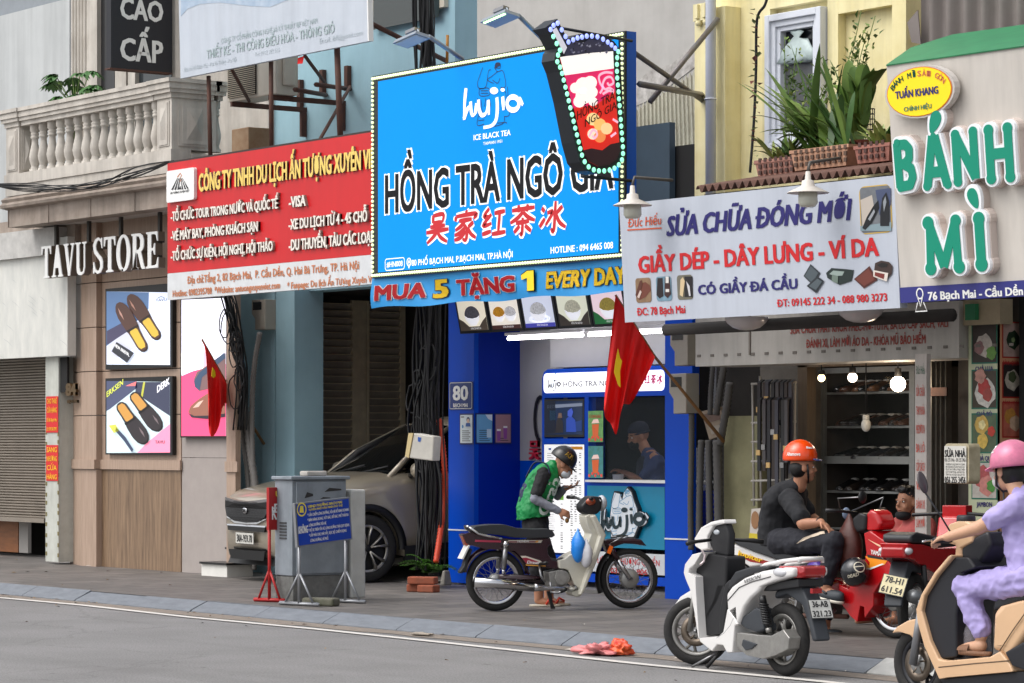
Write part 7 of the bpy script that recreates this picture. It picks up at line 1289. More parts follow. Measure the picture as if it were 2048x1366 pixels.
# roof, pillars and glass
rf = MB(); rr_ = [[(x, -w_, z-.04), (x, -w_*.9, z), (x, 0, z+.03), (x, w_*.9, z), (x, w_, z-.04)] for x, w_, z in top]
vs = [p for r_ in rr_ for p in r_]; rf.add(vs, [(i*5+j, i*5+j+1, (i+1)*5+j+1, (i+1)*5+j) for i in range(3) for j in range(4)], CAR, True); rf.build('roof', b, local=True, solid=.03)
for sy in (1, -1):
    p_ = MB(); p_.tube([(-.36, sy*.82, 1.1), (-.7, sy*.74, 1.34), (-1.3, sy*.6, 1.59), (-1.7, sy*.63, 1.63)], [.032, .03, .03, .03], CAR, 8); p_.tube([(-.4, sy*.775, 1.1), (-.74, sy*.695, 1.34), (-1.34, sy*.555, 1.58)], .045, CBK, 8); p_.tube([(-3.0, sy*.62, 1.62), (-3.6, sy*.74, 1.1)], .06, CAR, 8); p_.tube([(-1.9, sy*.62, 1.62), (-1.95, sy*.84, 1.1)], .035, CBK, 8); p_.build('pillar', b, local=True)
    s_ = MB(); gq(s_, [(-.55, sy*.8, 1.12), (-3.5, sy*.8, 1.12), (-3.1, sy*.615, 1.61), (-1.38, sy*.615, 1.59)][::sy], GLS); s_.build('side_window', b, local=True)
    t_ = MB(); t_.ball((-.62, sy*1.02, 1.16), (.07, .12, .085), CAR, 14, 10); t_.tube([(-.6, sy*.88, 1.1), (-.6, sy*.98, 1.14)], .03, CBK, 8); t_.build('mirror', b, local=True)
w_ = MB(); w_.surf(lambda u, v: (-.34-.94*v-.06*(1-(2*u-1)**2)*-1, (2*u-1)*(.8-.22*v), 1.115+.485*v+.02*(1-(2*u-1)**2)), 10, 6, GLS); wo = w_.build('windscreen', b, local=True)
wp = MB(); wp.tube([(-.3, .1, 1.135), (-.44, .66, 1.21)], .012, CBK, 6); wp.tube([(-.3, -.5, 1.135), (-.44, .06, 1.22)], .012, CBK, 6); wp.build('wiper', wo, local=True)
rg = MB(); gq(rg, [(-3.74, -.7, 1.12), (-3.74, .7, 1.12), (-3.48, .52, 1.56), (-3.48, -.52, 1.56)], GLS); rg.build('rear_window', b, local=True)
for (xw, sy) in ((0, 1), (0, -1), (-2.7, 1), (-2.7, -1)):
    T_ = Matrix.Translation((xw, sy*.82, .365)); m = MB(T_); m.lathe([(.24, -.11), (.33, -.115), (.36, -.09), (.365, 0), (.36, .09), (.33, .115), (.255, .105), (.24, .09)], RUB(), axis='Y', n=48); wl = m.build('wheel', b, local=True)
    m = MB(T_); SIL = mat((176, 172, 164), .3, .8, nz=.15, ns=12); yy = sy*.1; m.lathe([(.235, yy*.85), (.255, yy*1.02), (.25, yy*1.05), (.228, yy*.9)], SIL, axis='Y', n=40)
    for i in range(5):
        a = 2*math.pi*i/5+.3
        for e in (-.22, .22):
            q = [(r_*math.cos(a+e*k), yy*.95, r_*math.sin(a+e*k)) for r_, k in ((.04, .2), (.14, .9), (.24, 1.25))]; m.tube(q, [.02, .026, .04], SIL, 6, flat=.5)
    m.lathe([(0, yy*1.0), (.055, yy*.98), (.06, yy*.7)], CBK, axis='Y', n=18); m.build('rim', wl, local=True)
    m = MB(T_); m.lathe([(0, yy*.55), (.235, yy*.55)], mat((26, 26, 27), .6), axis='Y', n=32); m.lathe([(0, sy*.02), (.16, sy*.02), (.16, sy*.04), (0, sy*.042)], mat((90, 84, 80), .5, .6), axis='Y', n=24); m.build('brake', wl, local=True)
    m = MB(); m.lathe([(.40, sy*.905), (.47, sy*.93), (.475, sy*.965), (.40, sy*.955), (.40, sy*.905)], CBK, (xw, 0, .365), 'Y', 30, arc=.53); 
    m.v = [(xw+(v[0]-xw)*math.cos(R(5))+(v[2]-.365)*math.sin(R(5)), v[1]-.02*sy, .365+(v[2]-.365)*math.cos(R(5))-(v[0]-xw)*math.sin(R(5))) for v in m.v]; m.build('wheel_arch_trim', b, local=True)
m = MB(); m.bx(-3.3, .55, -.62, .62, .22, .75, CBK); m.build('underbody', b, local=True)
m = MB()
for sy in (1, -1): m.bx(-2.25, -.45, sy*.9-.03, sy*.9+.055, .2, .36, CBK)
m.build('sill', b, local=True)
def face(x_, P, m_, mt, dx=.0, d=.02, dz=0.0):
    """front-face polygon (y, z); follows the nose's curve"""
    f = lambda y: x_+.012-max(0, abs(y)-.5)*.3-max(0, abs(y)-.7)*.6
    P = [(a, c+dz) for a, c in P]
    n_ = len(P); vs = [(f(y)+dx, y, z) for y, z in P]+[(f(y)+dx-d, y, z) for y, z in P]; m_.prism(P, d, mt, lambda a, c, w: Vector((f(a)+dx+w, a, c)))
m = MB(); N_ = 1.05; face(N_, [(-.54, .68), (-.3, .625), (0, .61), (.3, .625), (.54, .68), (.64, .79), (.6, .9), (.25, .875), (0, .865), (-.25, .875), (-.6, .9), (-.64, .79)], m, CHROME(), .0, .05, .06)
face(N_, [(-.52, .70), (-.3, .65), (0, .637), (.3, .65), (.52, .70), (.61, .79), (.57, .865), (.25, .845), (0, .835), (-.25, .845), (-.57, .865), (-.61, .79)], m, mat((20, 20, 22), .6), .006, .02, .06)
random.seed(2)
for i in range(26):
    for j in range(6):
        y, z = -.52+i*.041+(j % 2)*.02, .728+j*.028
        if abs(y) < .5: m.box((N_+.022, y, z), (.006, .018, .005), mat((66, 66, 68), .4, .5))
m.build('grille', b, local=True)
m = MB(); m.ball((N_+.012, 0, .825), (.012, .065, .035), CHROME(), 18, 10); pk_ = Pl(0); pk_.o = Vector((N_+.024, 0, .825)); pk_.u = Vector((0, 1, 0)); pk_.v = Vector((0, 0, 1)); pk_.n = Vector((1, 0, 0)); m.textuv(pk_, 'KIA', -.035, -.016, .035, .032, CBK, .03); m.build('badge', b, local=True)
for sy in (1, -1):
    m = MB(); P = [(sy*.65, .89), (sy*.70, .85), (sy*.84, .92), (sy*.9, 1.0), (sy*.74, 1.0), (sy*.64, .98)]; f = lambda y: 1.04-.32*abs(y)**2.2-max(0, abs(y)-.6)*.7
    m.prism(P if sy > 0 else P, .04, mat((120, 124, 126), .12, spec=.9, coat=.8), lambda a, c, w: Vector((f(a)+.02+w, a, c))); m.build('headlight', b, local=True)
m = MB(); face(N_, [(-.7, .24), (.7, .24), (.8, .33), (.74, .44), (.3, .42), (-.3, .42), (-.74, .44), (-.8, .33)], m, CBK, -.005, .06); face(N_, [(-.45, .30), (.45, .30), (.5, .40), (-.5, .40)], m, mat((12, 12, 13), .7), .004, .02); m.build('lower_bumper', b, local=True)
m = MB(); face(N_, [(-.5, .505), (.5, .505), (.52, .555), (-.52, .555)], m, mat((14, 14, 15), .6), .0, .04, .1); face(N_, [(-.52, .556), (.52, .556), (.54, .572), (-.54, .572)], m, CHROME(), .004, .03, .1); m.build('air_intake', b, local=True)
class D_: r = b
text_plate(D_, 'number_plate', (N_+.03, 0, .53), (0, 1, 0), (-.05, 0, 1), .50, .125, ('30A-959.78',), (206, 204, 196), parent=b)
# ------------------------------------------------------------------ people
SK = mat((176, 124, 96), .55, nz=.2, ns=9, rgb2=(150, 100, 78)); SKD = mat((150, 100, 76), .55, nz=.25, ns=9, rgb2=(124, 80, 62)); SKL = mat((206, 160, 130), .5, nz=.15, ns=9)
HAIR = mat((20, 18, 18), .5, nz=.3, ns=40); VX = .0075
def limb(mb, pts, rr, m, n=14):
    pts = [Vector(p) for p in pts]; P = []; Rr = []
    for i in range(len(pts)-1):
        for k in range(4): t = k/4; P.append(pts[i].lerp(pts[i+1], t)); Rr.append(rr[i]+(rr[i+1]-rr[i])*t)
    P.append(pts[-1]); Rr.append(rr[-1]); mb.tube(P, Rr, m, n)
    for p, r in zip(pts, rr): mb.ball(p, r, m, 14, 9)
    return mb
def torso(mb, pts, wd, dp, side, m, n=20):
    pts = [Vector(p) for p in pts]; side = Vector(side).normalized(); rings = []; k = len(pts)
    for i, p in enumerate(pts):
        t = (pts[min(i+1, k-1)]-pts[max(i-1, 0)]).normalized(); s = (side-t*side.dot(t)).normalized(); f = t.cross(s)
        rings.append([p+s*wd[i]*math.cos(2*math.pi*j/n)+f*dp[i]*math.sin(2*math.pi*j/n) for j in range(n)])
    mb.loft(rings, m); mb.ball(pts[-1], min(wd[-1], dp[-1]), m); return mb
def hand(mb, wrist, d, pn, m, curl=.5, left=False, s=1.0):
    """wrist point, pointing direction, palm normal (fingers curl towards it)"""
    d = Vector(d).normalized(); pn = Vector(pn); pn = (pn-d*pn.dot(d)).normalized(); w_ = d.cross(pn)*(1 if left else -1)     # towards the thumb
    fr = Matrix((d, w_, pn)).transposed(); c = Vector(wrist)+d*.045*s; mb.ball(c, (.05*s, .04*s, .017*s), m, 14, 10, rot=fr)
    mb.tube([Vector(wrist)-d*.01, Vector(wrist)+d*.03*s], [.026*s, .024*s], m, 12)
    for i, (off, ln) in enumerate(((.027, .068), (.009, .078), (-.009, .072), (-.026, .056))):
        b = Vector(wrist)+d*.085*s+w_*off*s; dd = (d+w_*off*2).normalized(); P = [b-d*.02*s]; a = 0
        for k in range(3): a += curl*(.7+.2*i/3); b = b+(dd*math.cos(a)+pn*math.sin(a))*ln*s*(.42, .33, .25)[k]; P.append(b.copy())
        mb.tube(P, [.0095*s, .009*s, .0085*s, .007*s], m, 10); mb.ball(P[-1], .007*s, m, 8, 6)
    b = Vector(wrist)+d*.03*s+w_*.03*s; P = [b, b+(w_*.8+d*.7+pn*.3).normalized()*.035*s]; P.append(P[1]+(d*.9+w_*.2+pn*.5).normalized()*.03*s); mb.tube(P, [.013*s, .011*s, .008*s], m, 10); mb.ball(P[-1], .008*s, m, 8, 6)
def headp(mb, c, f, u, m, s=1.0):
    f = Vector(f).normalized(); u = Vector(u); u = (u-f*u.dot(f)).normalized(); sd_ = u.cross(f); fr = Matrix((f, sd_, u)).transposed(); at = lambda a, b, z: Vector(c)+f*a*s+sd_*b*s+u*z*s
    mb.ball(at(-.01, 0, .03), (.098*s, .077*s, .095*s), m, 20, 14, rot=fr); mb.ball(at(.028, 0, -.035), (.066*s, .06*s, .075*s), m, 18, 12, rot=fr); mb.ball(at(.055, 0, -.085), (.035*s, .036*s, .028*s), m, 12, 8, rot=fr)
    mb.tube([at(.085, 0, .02), at(.108, 0, -.022), at(.085, 0, -.034)], [.009*s, .016*s, .012*s], m, 8)
    for e in (-1, 1): mb.ball(at(.088, e*.011, -.03), .011*s, m, 8, 6); mb.ball(at(-.005, e*.078, -.005), (.024*s, .01*s, .032*s), m, 10, 8, rot=fr); mb.ball(at(.075, e*.032, .022), (.02*s, .024*s, .009*s), m, 10, 6, rot=fr); mb.ball(at(.055, e*.042, -.035), (.03*s, .02*s, .024*s), m, 10, 6, rot=fr)
    mb.ball(at(.083, 0, -.056), (.014*s, .026*s, .007*s), m, 10, 6, rot=fr); mb.ball(at(.081, 0, -.068), (.013*s, .022*s, .007*s), m, 10, 6, rot=fr)
    return at, fr
def eyes(o, at, fr, s=1.0):
    for e in (-1, 1):
        g = MB(); g.ball(at(.079, e*.032, .008), (.01*s, .013*s, .0075*s), mat((226, 220, 214), .3), 10, 6, rot=fr); g.ball(at(.086, e*.032, .008), (.005*s, .006*s, .0062*s), mat((24, 16, 14), .2), 8, 6, rot=fr); g.build('eye', o)
        g = MB(); g.tube([at(.083, e*.015, .026), at(.086, e*.033, .032), at(.075, e*.05, .028)], [.003*s, .0045*s, .003*s], HAIR, 6); g.build('eyebrow', o)
    g = MB(); g.tube([at(.088, -.022, -.062), at(.097, 0, -.062), at(.088, .022, -.062)], [.002*s, .005*s, .002*s], mat((140, 70, 66), .5), 6); g.build('lips', o)
def wrinkle(o, strength=.02, size=.12):
    t = bpy.data.textures.new('folds', 'CLOUDS'); t.noise_scale = size; t.noise_depth = 2; q = o.modifiers.new('folds', 'DISPLACE'); q.texture = t; q.strength = strength; q.mid_level = .5; q.texture_coords = 'LOCAL'
    t = bpy.data.textures.new('creases', 'MUSGRAVE'); t.musgrave_type = 'RIDGED_MULTIFRACTAL'; t.noise_scale = size*.9; t.octaves = 1.5; q = o.modifiers.new('creases', 'DISPLACE'); q.texture = t; q.strength = strength*.22; q.mid_level = .8; q.texture_coords = 'LOCAL'
def helmet(parent, c, f, u, m, r=.132, band=None, peak=True, rim=.0):
    f = Vector(f).normalized(); u = Vector(u); u = (u-f*u.dot(f)).normalized(); sd_ = u.cross(f); T_ = Matrix.Translation(c) @ Matrix((f, sd_, u)).transposed().to_4x4()
    g = MB(T_); pr_ = [(r*math.cos(R(a)), r*1.02*math.sin(R(a))) for a in range(-12, 91, 6)]; pr_[-1] = (0, r*1.02); g.lathe(pr_, m, n=36); g.v = [tuple(v) for v in g.v]; o = g.build('helmet', parent, solid=.012)
    if band: g = MB(T_); g.lathe([(r*1.0, -.03), (r*1.012, -.03), (r*1.016, -.012), (r*1.0, -.012)], band, n=36); g.build('trim', o)
    if peak:
        g = MB(T_); g.surf(lambda a, b: ((r*.97+b*.055)*math.cos(R(-55+110*a))*1.0, (r*.97+b*.03)*math.sin(R(-55+110*a)), -.012-b*.018), 16, 3, band or m); g.build('peak', o, solid=.006)
    return o, T_
def onhelm(o_parent, T_, r, s_, az, el, h, m, sp=1.0, wd=None):
    """lettering wrapped on a helmet at azimuth az and elevation el"""
    pl = Pl(0); g = MB(); wd = wd or h*.6*len(s_); k0 = 0; pl.u = Vector((1, 0, 0)); pl.v = Vector((0, 1, 0)); pl.n = Vector((0, 0, 1)); pl.o = Vector((0, 0, 0)); g.textuv(pl, s_, -wd/2, -h/2, wd/2, h, m, .03, w=0)
    out = []
    for x, y, z in g.v: a = R(az)+x/r; e = R(el)+y/r; q = Vector((math.cos(e)*math.cos(a), math.cos(e)*math.sin(a), math.sin(e)*1.02))*(r+.009+z); out.append(tuple(T_ @ q))
    g.v = out; g.build('lettering', o_parent)
UPZ = Vector((0, 0, 1))
def Q(D): return lambda px, py, dd=0.0: CAM+ray(px, py)*(D+dd)
# --- delivery rider in the green vest, bending over the maroon motorbike
D0 = 28.0; q = Q(D0); fx = RV.copy(); sd0 = FV.copy(); ft = ground(1092, 1208, 1.565)
pr = root('person', (ft.x, ft.y, 0), 'person in a green vest and black helmet bending over a phone behind the maroon motorbike', 'person')
g = MB(); at, fr = headp(g, q(1128, 930), fx*.72-UPZ*.62, UPZ*.8+fx*.5, SK); limb(g, [q(1112, 938), q(1124, 928)], [.06, .055], SK)
torso(g, [q(1071, 1048), q(1072, 1010), q(1085, 970), q(1102, 942)], [.15, .145, .165, .12], [.1, .1, .11, .08], sd0, SK)
limb(g, [q(1088, 950, -.15), q(1070, 997, -.22), q(1116, 1022, -.22)], [.05, .042, .03], SK); hand(g, q(1116, 1022, -.22), fx*.9-UPZ*.25, -UPZ*.5+sd0, SK, .75, left=False)
limb(g, [q(1104, 950, .14), q(1114, 990, .2), q(1131, 976, .1)], [.048, .04, .028], SK); hand(g, q(1131, 976, .1), fx*.95+UPZ*.15-sd0*.15, UPZ, SK, .6, left=True)
for dd, x_ in ((-.1, 1078), (.1, 1098)):
    limb(g, [q(1072, 1052, dd), q(x_-2, 1120, dd), q(x_, 1196, dd)], [.085, .06, .045], SKD); limb(g, [q(x_-2, 1200, dd), q(x_+14, 1205, dd-.02), q(x_+28, 1207, dd-.02)], [.038, .034, .022], SKD)
    for k in range(5): limb(g, [q(x_+24, 1206, dd-.05+k*.016), q(x_+33-k, 1208, dd-.05+k*.016)], [.012, .009], SKD)
bo = g.build('body', pr, remesh=VX, smooth=2)
GV = mat((0, 132, 66), .5, nz=.25, ns=7, rgb2=(0, 108, 54)); BT = mat((22, 22, 26), .8, nz=.2, ns=9); GRS = mat((132, 134, 146), .8, nz=.2, ns=12)
g = MB(); torso(g, [q(1068, 1036), q(1066, 1022), q(1070, 1000), q(1084, 968), q(1098, 945), q(1106, 936)], [.21, .205, .195, .21, .18, .09], [.17, .165, .16, .16, .13, .07], sd0, GV); vo = g.build('vest', pr, remesh=.01, smooth=3); wrinkle(vo, .035, .09)
g = MB(); limb(g, [q(1087, 950, -.15), q(1074, 985, -.215)], [.075, .062], BT); limb(g, [q(1104, 950, .14), q(1111, 978, .18)], [.07, .058], BT); so_ = g.build('sleeves', pr, remesh=.01, smooth=2); wrinkle(so_, .02, .06)
g = MB(); limb(g, [q(1073, 986, -.215), q(1070, 998, -.225), q(1117, 1022, -.22)], [.05, .05, .036], GRS); limb(g, [q(1111, 980, .19), q(1115, 991, .2), q(1129, 977, .11)], [.046, .046, .034], GRS); so_ = g.build('arm_sleeves', pr, remesh=.008, smooth=2); wrinkle(so_, .012, .05)
g = MB(); torso(g, [q(1071, 1062), q(1071, 1045), q(1070, 1025)], [.17, .175, .16], [.13, .135, .12], sd0, BT)
for dd, x_ in ((-.1, 1078), (.1, 1098)): limb(g, [q(1072, 1055, dd), q(x_-4, 1118, dd), q(x_-2, 1160, dd)], [.105, .085, .075], BT)
so_ = g.build('trousers', pr, remesh=.01, smooth=3); wrinkle(so_, .03, .1)
HB = mat((26, 24, 24), .35, coat=.3); ho, T_ = helmet(pr, q(1127, 918), fx*.8-UPZ*.6, UPZ*.8+fx*.6, HB, .125, None, True); onhelm(ho, T_, .125, 'ACM', -78, 26, .048, mat((160, 128, 46), .4, .5))
g = MB(); g.ball(at(.055, 0, -.05), (.062, .062, .055), mat((214, 218, 226), .7), 16, 10, rot=fr); g.build('face_mask', pr)
NVY = mat((34, 42, 76), .6, nz=.3, ns=8)
g = MB(); g.ball(q(1054, 980), (.06, .12, .16), NVY, 18, 12, rot=Matrix((fx, sd0, UPZ)).transposed() @ Matrix.Rotation(R(22), 3, 'Y')); o = g.build('backpack', pr, remesh=.012, smooth=3); wrinkle(o, .03, .08)
g = MB()
for sdd in (-.13, .13): g.tube(bez([q(1052, 955, sdd), q(1070, 925, sdd*1.15), q(1094, 930, sdd*1.25), q(1098, 955, sdd*1.4), q(1085, 985, sdd*1.35)], 6), .02, NVY, 8, flat=.4)
g.build('strap', pr)
def project(name, parent, target, draw, pl, mt_off=.006):
    """lay flat drawn faces onto the evaluated surface of target along the view from the plane"""
    g = MB(); draw(g, pl); from mathutils.bvhtree import BVHTree
    dg = bpy.context.evaluated_depsgraph_get(); ev = target.evaluated_get(dg); me = ev.to_mesh(); mw = target.matrix_world if False else Matrix.Translation(ABS.get(target.parent.name, Vector((0, 0, 0))))
    tr = BVHTree.FromPolygons([mw @ v.co for v in me.vertices], [tuple(p.vertices) for p in me.polygons]); ev.to_mesh_clear(); out = []
    for v in g.v:
        h = tr.ray_cast(Vector(v)+pl.n*.6, -pl.n); out.append(tuple(h[0]+pl.n*mt_off) if h[0] is not None else v)
    g.v = out; return g.build(name, parent)
bpy.context.view_layer.update()
pv = Pl(0); pv.o = q(1088, 1000, -.2); pv.n = -FV; up_ = (UPZ*.93+RV*.36).normalized(); pv.u = up_; pv.v = -RV*.93+UPZ*.36; pv.v = (pv.v-up_*pv.v.dot(up_)).normalized()
project('logo', pr, vo, lambda g, p_: (g.textuv(p_, 'Grab', -.14, -.085, .24, .1, mat((226, 240, 230), .5), .035, res=4)), pv, .012)
g = MB(); ph = q(1143, 973, .08); g.box(ph, (.15, .075, .01), mat((120, 124, 128), .3, .5), rot=Matrix.Rotation(PHI, 3, 'Z') @ Matrix.Rotation(R(-8), 3, 'Y')); g.build('mobile_phone', label='silver mobile phone held by the rider in the green vest', cat='phone', bev=.004)
g = MB()
for dd, x_ in ((-.1, 1078), (.1, 1098)): a = q(x_+10, 1209, dd-.03); T2 = Matrix.Translation((a.x, a.y, .012)) @ Matrix.Rotation(PHI, 4, 'Z'); g.M = T2; g.loft([[(.15*math.cos(t)+.01, .05*math.sin(t)*(1+.15*math.cos(t)), z_) for t in [k*.35 for k in range(18)]] for z_ in (-.011, .008)], mat((196, 186, 170), .7)); g.tube([(.02, -.05, .01), (.05, -.03, .06), (.1, 0, .03)], .012, mat((206, 60, 34), .5), 6); g.tube([(.02, .05, .01), (.05, .03, .06), (.1, 0, .03)], .012, mat((206, 60, 34), .5), 6)
g.build('sandals', pr)
g = MB(); k_ = q(1134, 1038, -.2); g.tube([k_+Vector((0, 0, .04)), k_], .004, STEEL(), 5); g.ball(k_-Vector((0, 0, .015)), (.02, .02, .025), mat((150, 110, 60), .4, .4), 8, 6); g.build('key_ring', label='small brass key ring held above the motorbike', cat='keys')
# --- man in black on the red motorbike
bk = YB_; h_, l_ = bk.h, bk.l; Yb = bk.o.y+.06; o_ = lambda px, py, dy=0.0: onY(px, py, Yb+dy)
pel = o_(1566, 1078); pr = root('person', (pel.x, pel.y, 0), 'person in a black shirt and orange helmet sitting on the red motorbike', 'person')
fh = (h_*.55+l_*.75).normalized()
g = MB(); at, fr = headp(g, o_(1606, 936), fh, UPZ, SK); limb(g, [o_(1598, 972), o_(1603, 950)], [.062, .058], SK)
torso(g, [o_(1562, 1082), o_(1562, 1045), o_(1572, 1002), o_(1590, 978)], [.17, .165, .2, .11], [.12, .12, .12, .07], l_, SK)
kn = o_(1668, 1082, -.17); ank = o_(1652, 1176, -.19); limb(g, [o_(1568, 1082, -.1), kn, ank], [.1, .07, .045], SK); limb(g, [ank-UPZ*.03, ank-UPZ*.06+h_*.14], [.045, .03], SK)
kn2 = o_(1655, 1098, .2); ank2 = o_(1650, 1254, .22); limb(g, [o_(1568, 1082, .1), kn2, ank2], [.1, .07, .045], SK); limb(g, [ank2-UPZ*.04, ank2-UPZ*.07+h_*.14], [.045, .03], SK)
el = o_(1606, 1048, -.27); wr = o_(1642, 1045, -.2); limb(g, [o_(1580, 996, -.19), el, wr], [.058, .05, .034], SK); hand(g, wr, h_*.85-UPZ*.45, -UPZ*.8-l_*.2, SK, .35, left=False)
el2 = o_(1622, 1035, .3); wr2 = o_(1652, 1055, .2); limb(g, [o_(1590, 990, .19), el2, wr2], [.058, .05, .034], SK); hand(g, wr2, h_*.85-UPZ*.45, -UPZ, SK, .35, left=True)
bo = g.build('body', pr, remesh=VX, smooth=2)
BLK2 = mat((24, 25, 30), .85, nz=.25, ns=8); g = MB(); torso(g, [o_(1558, 1092), o_(1558, 1060), o_(1561, 1030), o_(1570, 1000), o_(1582, 983), o_(1594, 972)], [.2, .2, .2, .225, .19, .085], [.165, .165, .155, .15, .12, .08], l_, BLK2); limb(g, [o_(1578, 996, -.18), o_(1602, 1032, -.255)], [.09, .078], BLK2); limb(g, [o_(1588, 990, .18), o_(1612, 1022, .26)], [.09, .075], BLK2); so_ = g.build('shirt', pr, remesh=.01, smooth=3); wrinkle(so_, .03, .12)
PNT = mat((30, 31, 40), .85, nz=.25, ns=8); g = MB(); torso(g, [o_(1556, 1100), o_(1558, 1075), o_(1560, 1060)], [.18, .19, .18], [.15, .16, .15], l_, PNT); limb(g, [o_(1562, 1084, -.1), kn, ank+UPZ*.06], [.125, .092, .068], PNT); limb(g, [o_(1562, 1084, .1), kn2, ank2+UPZ*.1], [.125, .092, .068], PNT); so_ = g.build('trousers', pr, remesh=.01, smooth=3); wrinkle(so_, .03, .1)
bpy.context.view_layer.update(); ps = Pl(0); ps.o = o_(1620, 1075, -.3); ps.n = (-FV+UPZ*.5).normalized(); ps.u = RV.copy(); ps.v = ps.n.cross(ps.u)
def stp(g, p_):
    a = [Vector(x) for x in ((-.09, .045), (.115, .01), (.115, .05), (-.04, .06))]
    for i in range(12):
        t0, t1 = i/12, (i+1)/12; P4 = [a[0].lerp(a[1], t0), a[0].lerp(a[1], t1), a[3].lerp(a[2], t1), a[3].lerp(a[2], t0)]; g.add([p_.pt(p.x, p.y, 0) for p in P4], [(0, 1, 2, 3)], mat((206, 190, 170), .7))
project('stripe', pr, so_, stp, ps, .01)
ho, T_ = helmet(pr, o_(1600, 914), fh, UPZ*.98-fh*.1, mat((236, 74, 10), .25, coat=.5), .138, mat((40, 60, 120), .4), True); onhelm(ho, T_, .138, 'Ahamove', -125, 10, .028, WHT); onhelm(ho, T_, .138, 'Ahamove', -60, 32, .022, WHT)
g = MB(); g.ball(at(.0, 0, .0), (.1, .081, .09), HAIR, 20, 12, rot=fr); g.v = [v for v in g.v]; g2 = MB(); g2.ball(at(-.035, 0, .0), (.08, .08, .085), HAIR, 18, 12, rot=fr); g2.build('hair', pr)
g = MB(); g.tube([at(.02, .082, .03), at(.03, .07, -.06), at(.045, 0, -.12), at(.03, -.07, -.06), at(.02, -.082, .03)], .009, BLK(), 6); g.build('chin_strap', pr)
eyes(pr, at, fr)
CR_ = mat((48, 54, 60), .6); CRW = mat((206, 200, 186), .6)
for a_ in (ank-UPZ*.07, ank2-UPZ*.075):
    T2 = Matrix.Translation(a_+h_*.05) @ Matrix.Rotation(bk.a+R(-4), 4, 'Z') @ Matrix.Rotation(R(8 if a_.z > .2 else 0), 4, 'Y'); g = MB(T2); g.loft([[(.145*math.cos(t)*k, .058*math.sin(t)*(1+.15*math.cos(t))*k, z_) for t in [i*.35 for i in range(18)]] for z_, k in ((-.035, .96), (-.012, 1.0))], CRW); c_ = g.build('clog', pr)
    g = MB(T2); g.loft([[(.145*math.cos(t)*k+dx, .056*math.sin(t)*(1+.15*math.cos(t))*k, z_) for t in [i*.35 for i in range(18)]] for z_, k, dx in ((-.012, .99, 0), (.02, .97, 0), (.05, .72, .035), (.062, .4, .05))], CR_); g.tube([(-.0, .055, .03), (-.1, .035, .05), (-.13, 0, .055), (-.1, -.035, .05), (0, -.055, .03)], .01, CR_, 6); g.build('upper', c_)
g = MB(); g.torus(wr-h_*.015, .036, .008, BLK(), 'X', 16, 6); g.build('bracelet', pr)
# --- man sitting inside the shoe repair shop
Ym = 3.0; s_ = lambda px, py, dy=0.0: onY(px, py, Ym+dy); hc = s_(1815, 1006); pr = root('person', (hc.x, hc.y, 0), 'person in a salmon shirt with a black chin mask sitting in the shoe repair shop', 'person'); fm = (-RV*.8-FV*.6+UPZ*.05).normalized(); sm_ = UPZ.cross(fm)
g = MB(); at, fr = headp(g, hc, fm, UPZ, SK, 1.08); limb(g, [s_(1822, 1040, .05), s_(1817, 1018, .02)], [.06, .056], SK); torso(g, [s_(1836, 1140, .1), s_(1834, 1095, .08), s_(1828, 1055, .06), s_(1823, 1040, .05)], [.16, .17, .19, .1], [.12, .12, .11, .07], sm_, SK)
for e in (-1, 1): a = s_(1828, 1050, .06)+sm_*.18*e; limb(g, [a, a-UPZ*.27+fm*.05, a-UPZ*.33+fm*.27-sm_*.08*e], [.052, .045, .032], SK); hand(g, a-UPZ*.33+fm*.27-sm_*.08*e, fm-UPZ*.4, -UPZ, SK, .5, left=e > 0); k_ = s_(1836, 1142, .1)+sm_*.1*e; k2 = k_-Vector((0, .45, -.03))+sm_*.05*e; limb(g, [k_, k2, Vector((k2.x, k2.y+.05, .08))], [.09, .065, .042], SK); limb(g, [Vector((k2.x, k2.y+.05, .05)), Vector((k2.x, k2.y-.12, .035))], [.04, .028], SK)
g.build('body', pr, remesh=VX, smooth=2); eyes(pr, at, fr, 1.08)
g = MB(); SAL = mat((196, 96, 92), .8, nz=.2, ns=8); torso(g, [s_(1837, 1146, .1), s_(1834, 1095, .08), s_(1829, 1058, .06), s_(1824, 1043, .055)], [.18, .19, .205, .11], [.15, .15, .13, .085], sm_, SAL)
for e in (-1, 1): a = s_(1828, 1050, .06)+sm_*.175*e; limb(g, [a, a-UPZ*.2+fm*.04], [.075, .068], SAL)
so_ = g.build('shirt', pr, remesh=.011, smooth=3); wrinkle(so_, .025, .1)
g = MB()
for e in (-1, 1): k_ = s_(1836, 1142, .1)+sm_*.1*e; k2 = k_-Vector((0, .45, -.03))+sm_*.05*e; limb(g, [k_, k2, Vector((k2.x, k2.y+.04, .2))], [.11, .082, .06], PNT)
g.build('trousers', pr, remesh=.011, smooth=2)
g = MB(); g.ball(at(-.022, 0, .055), (.105, .086, .098), HAIR, 22, 14, rot=fr); g.ball(at(.05, 0, .105), (.05, .065, .035), HAIR, 14, 8, rot=fr); o = g.build('hair', pr, remesh=.008); wrinkle(o, .02, .02)
g = MB(); g.ball(at(.045, 0, -.1), (.068, .072, .045), mat((22, 22, 25), .8), 16, 10, rot=fr); g.tube([at(.03, .065, -.08), at(-.01, .088, .0)], .004, BLK(), 5); g.tube([at(.03, -.065, -.08), at(-.01, -.088, .0)], .004, BLK(), 5); g.build('face_mask', pr)
m = MB(); st = s_(1836, 1146, .1); m.lathe([(0, .42), (.17, .42), (.17, .39), (.14, .38), (.19, 0), (.17, 0), (.12, .36)], mat((30, 70, 150), .5), (st.x, st.y, 0), n=20); m.build('stool', label='low blue plastic stool under the man in the salmon shirt', cat='stool')
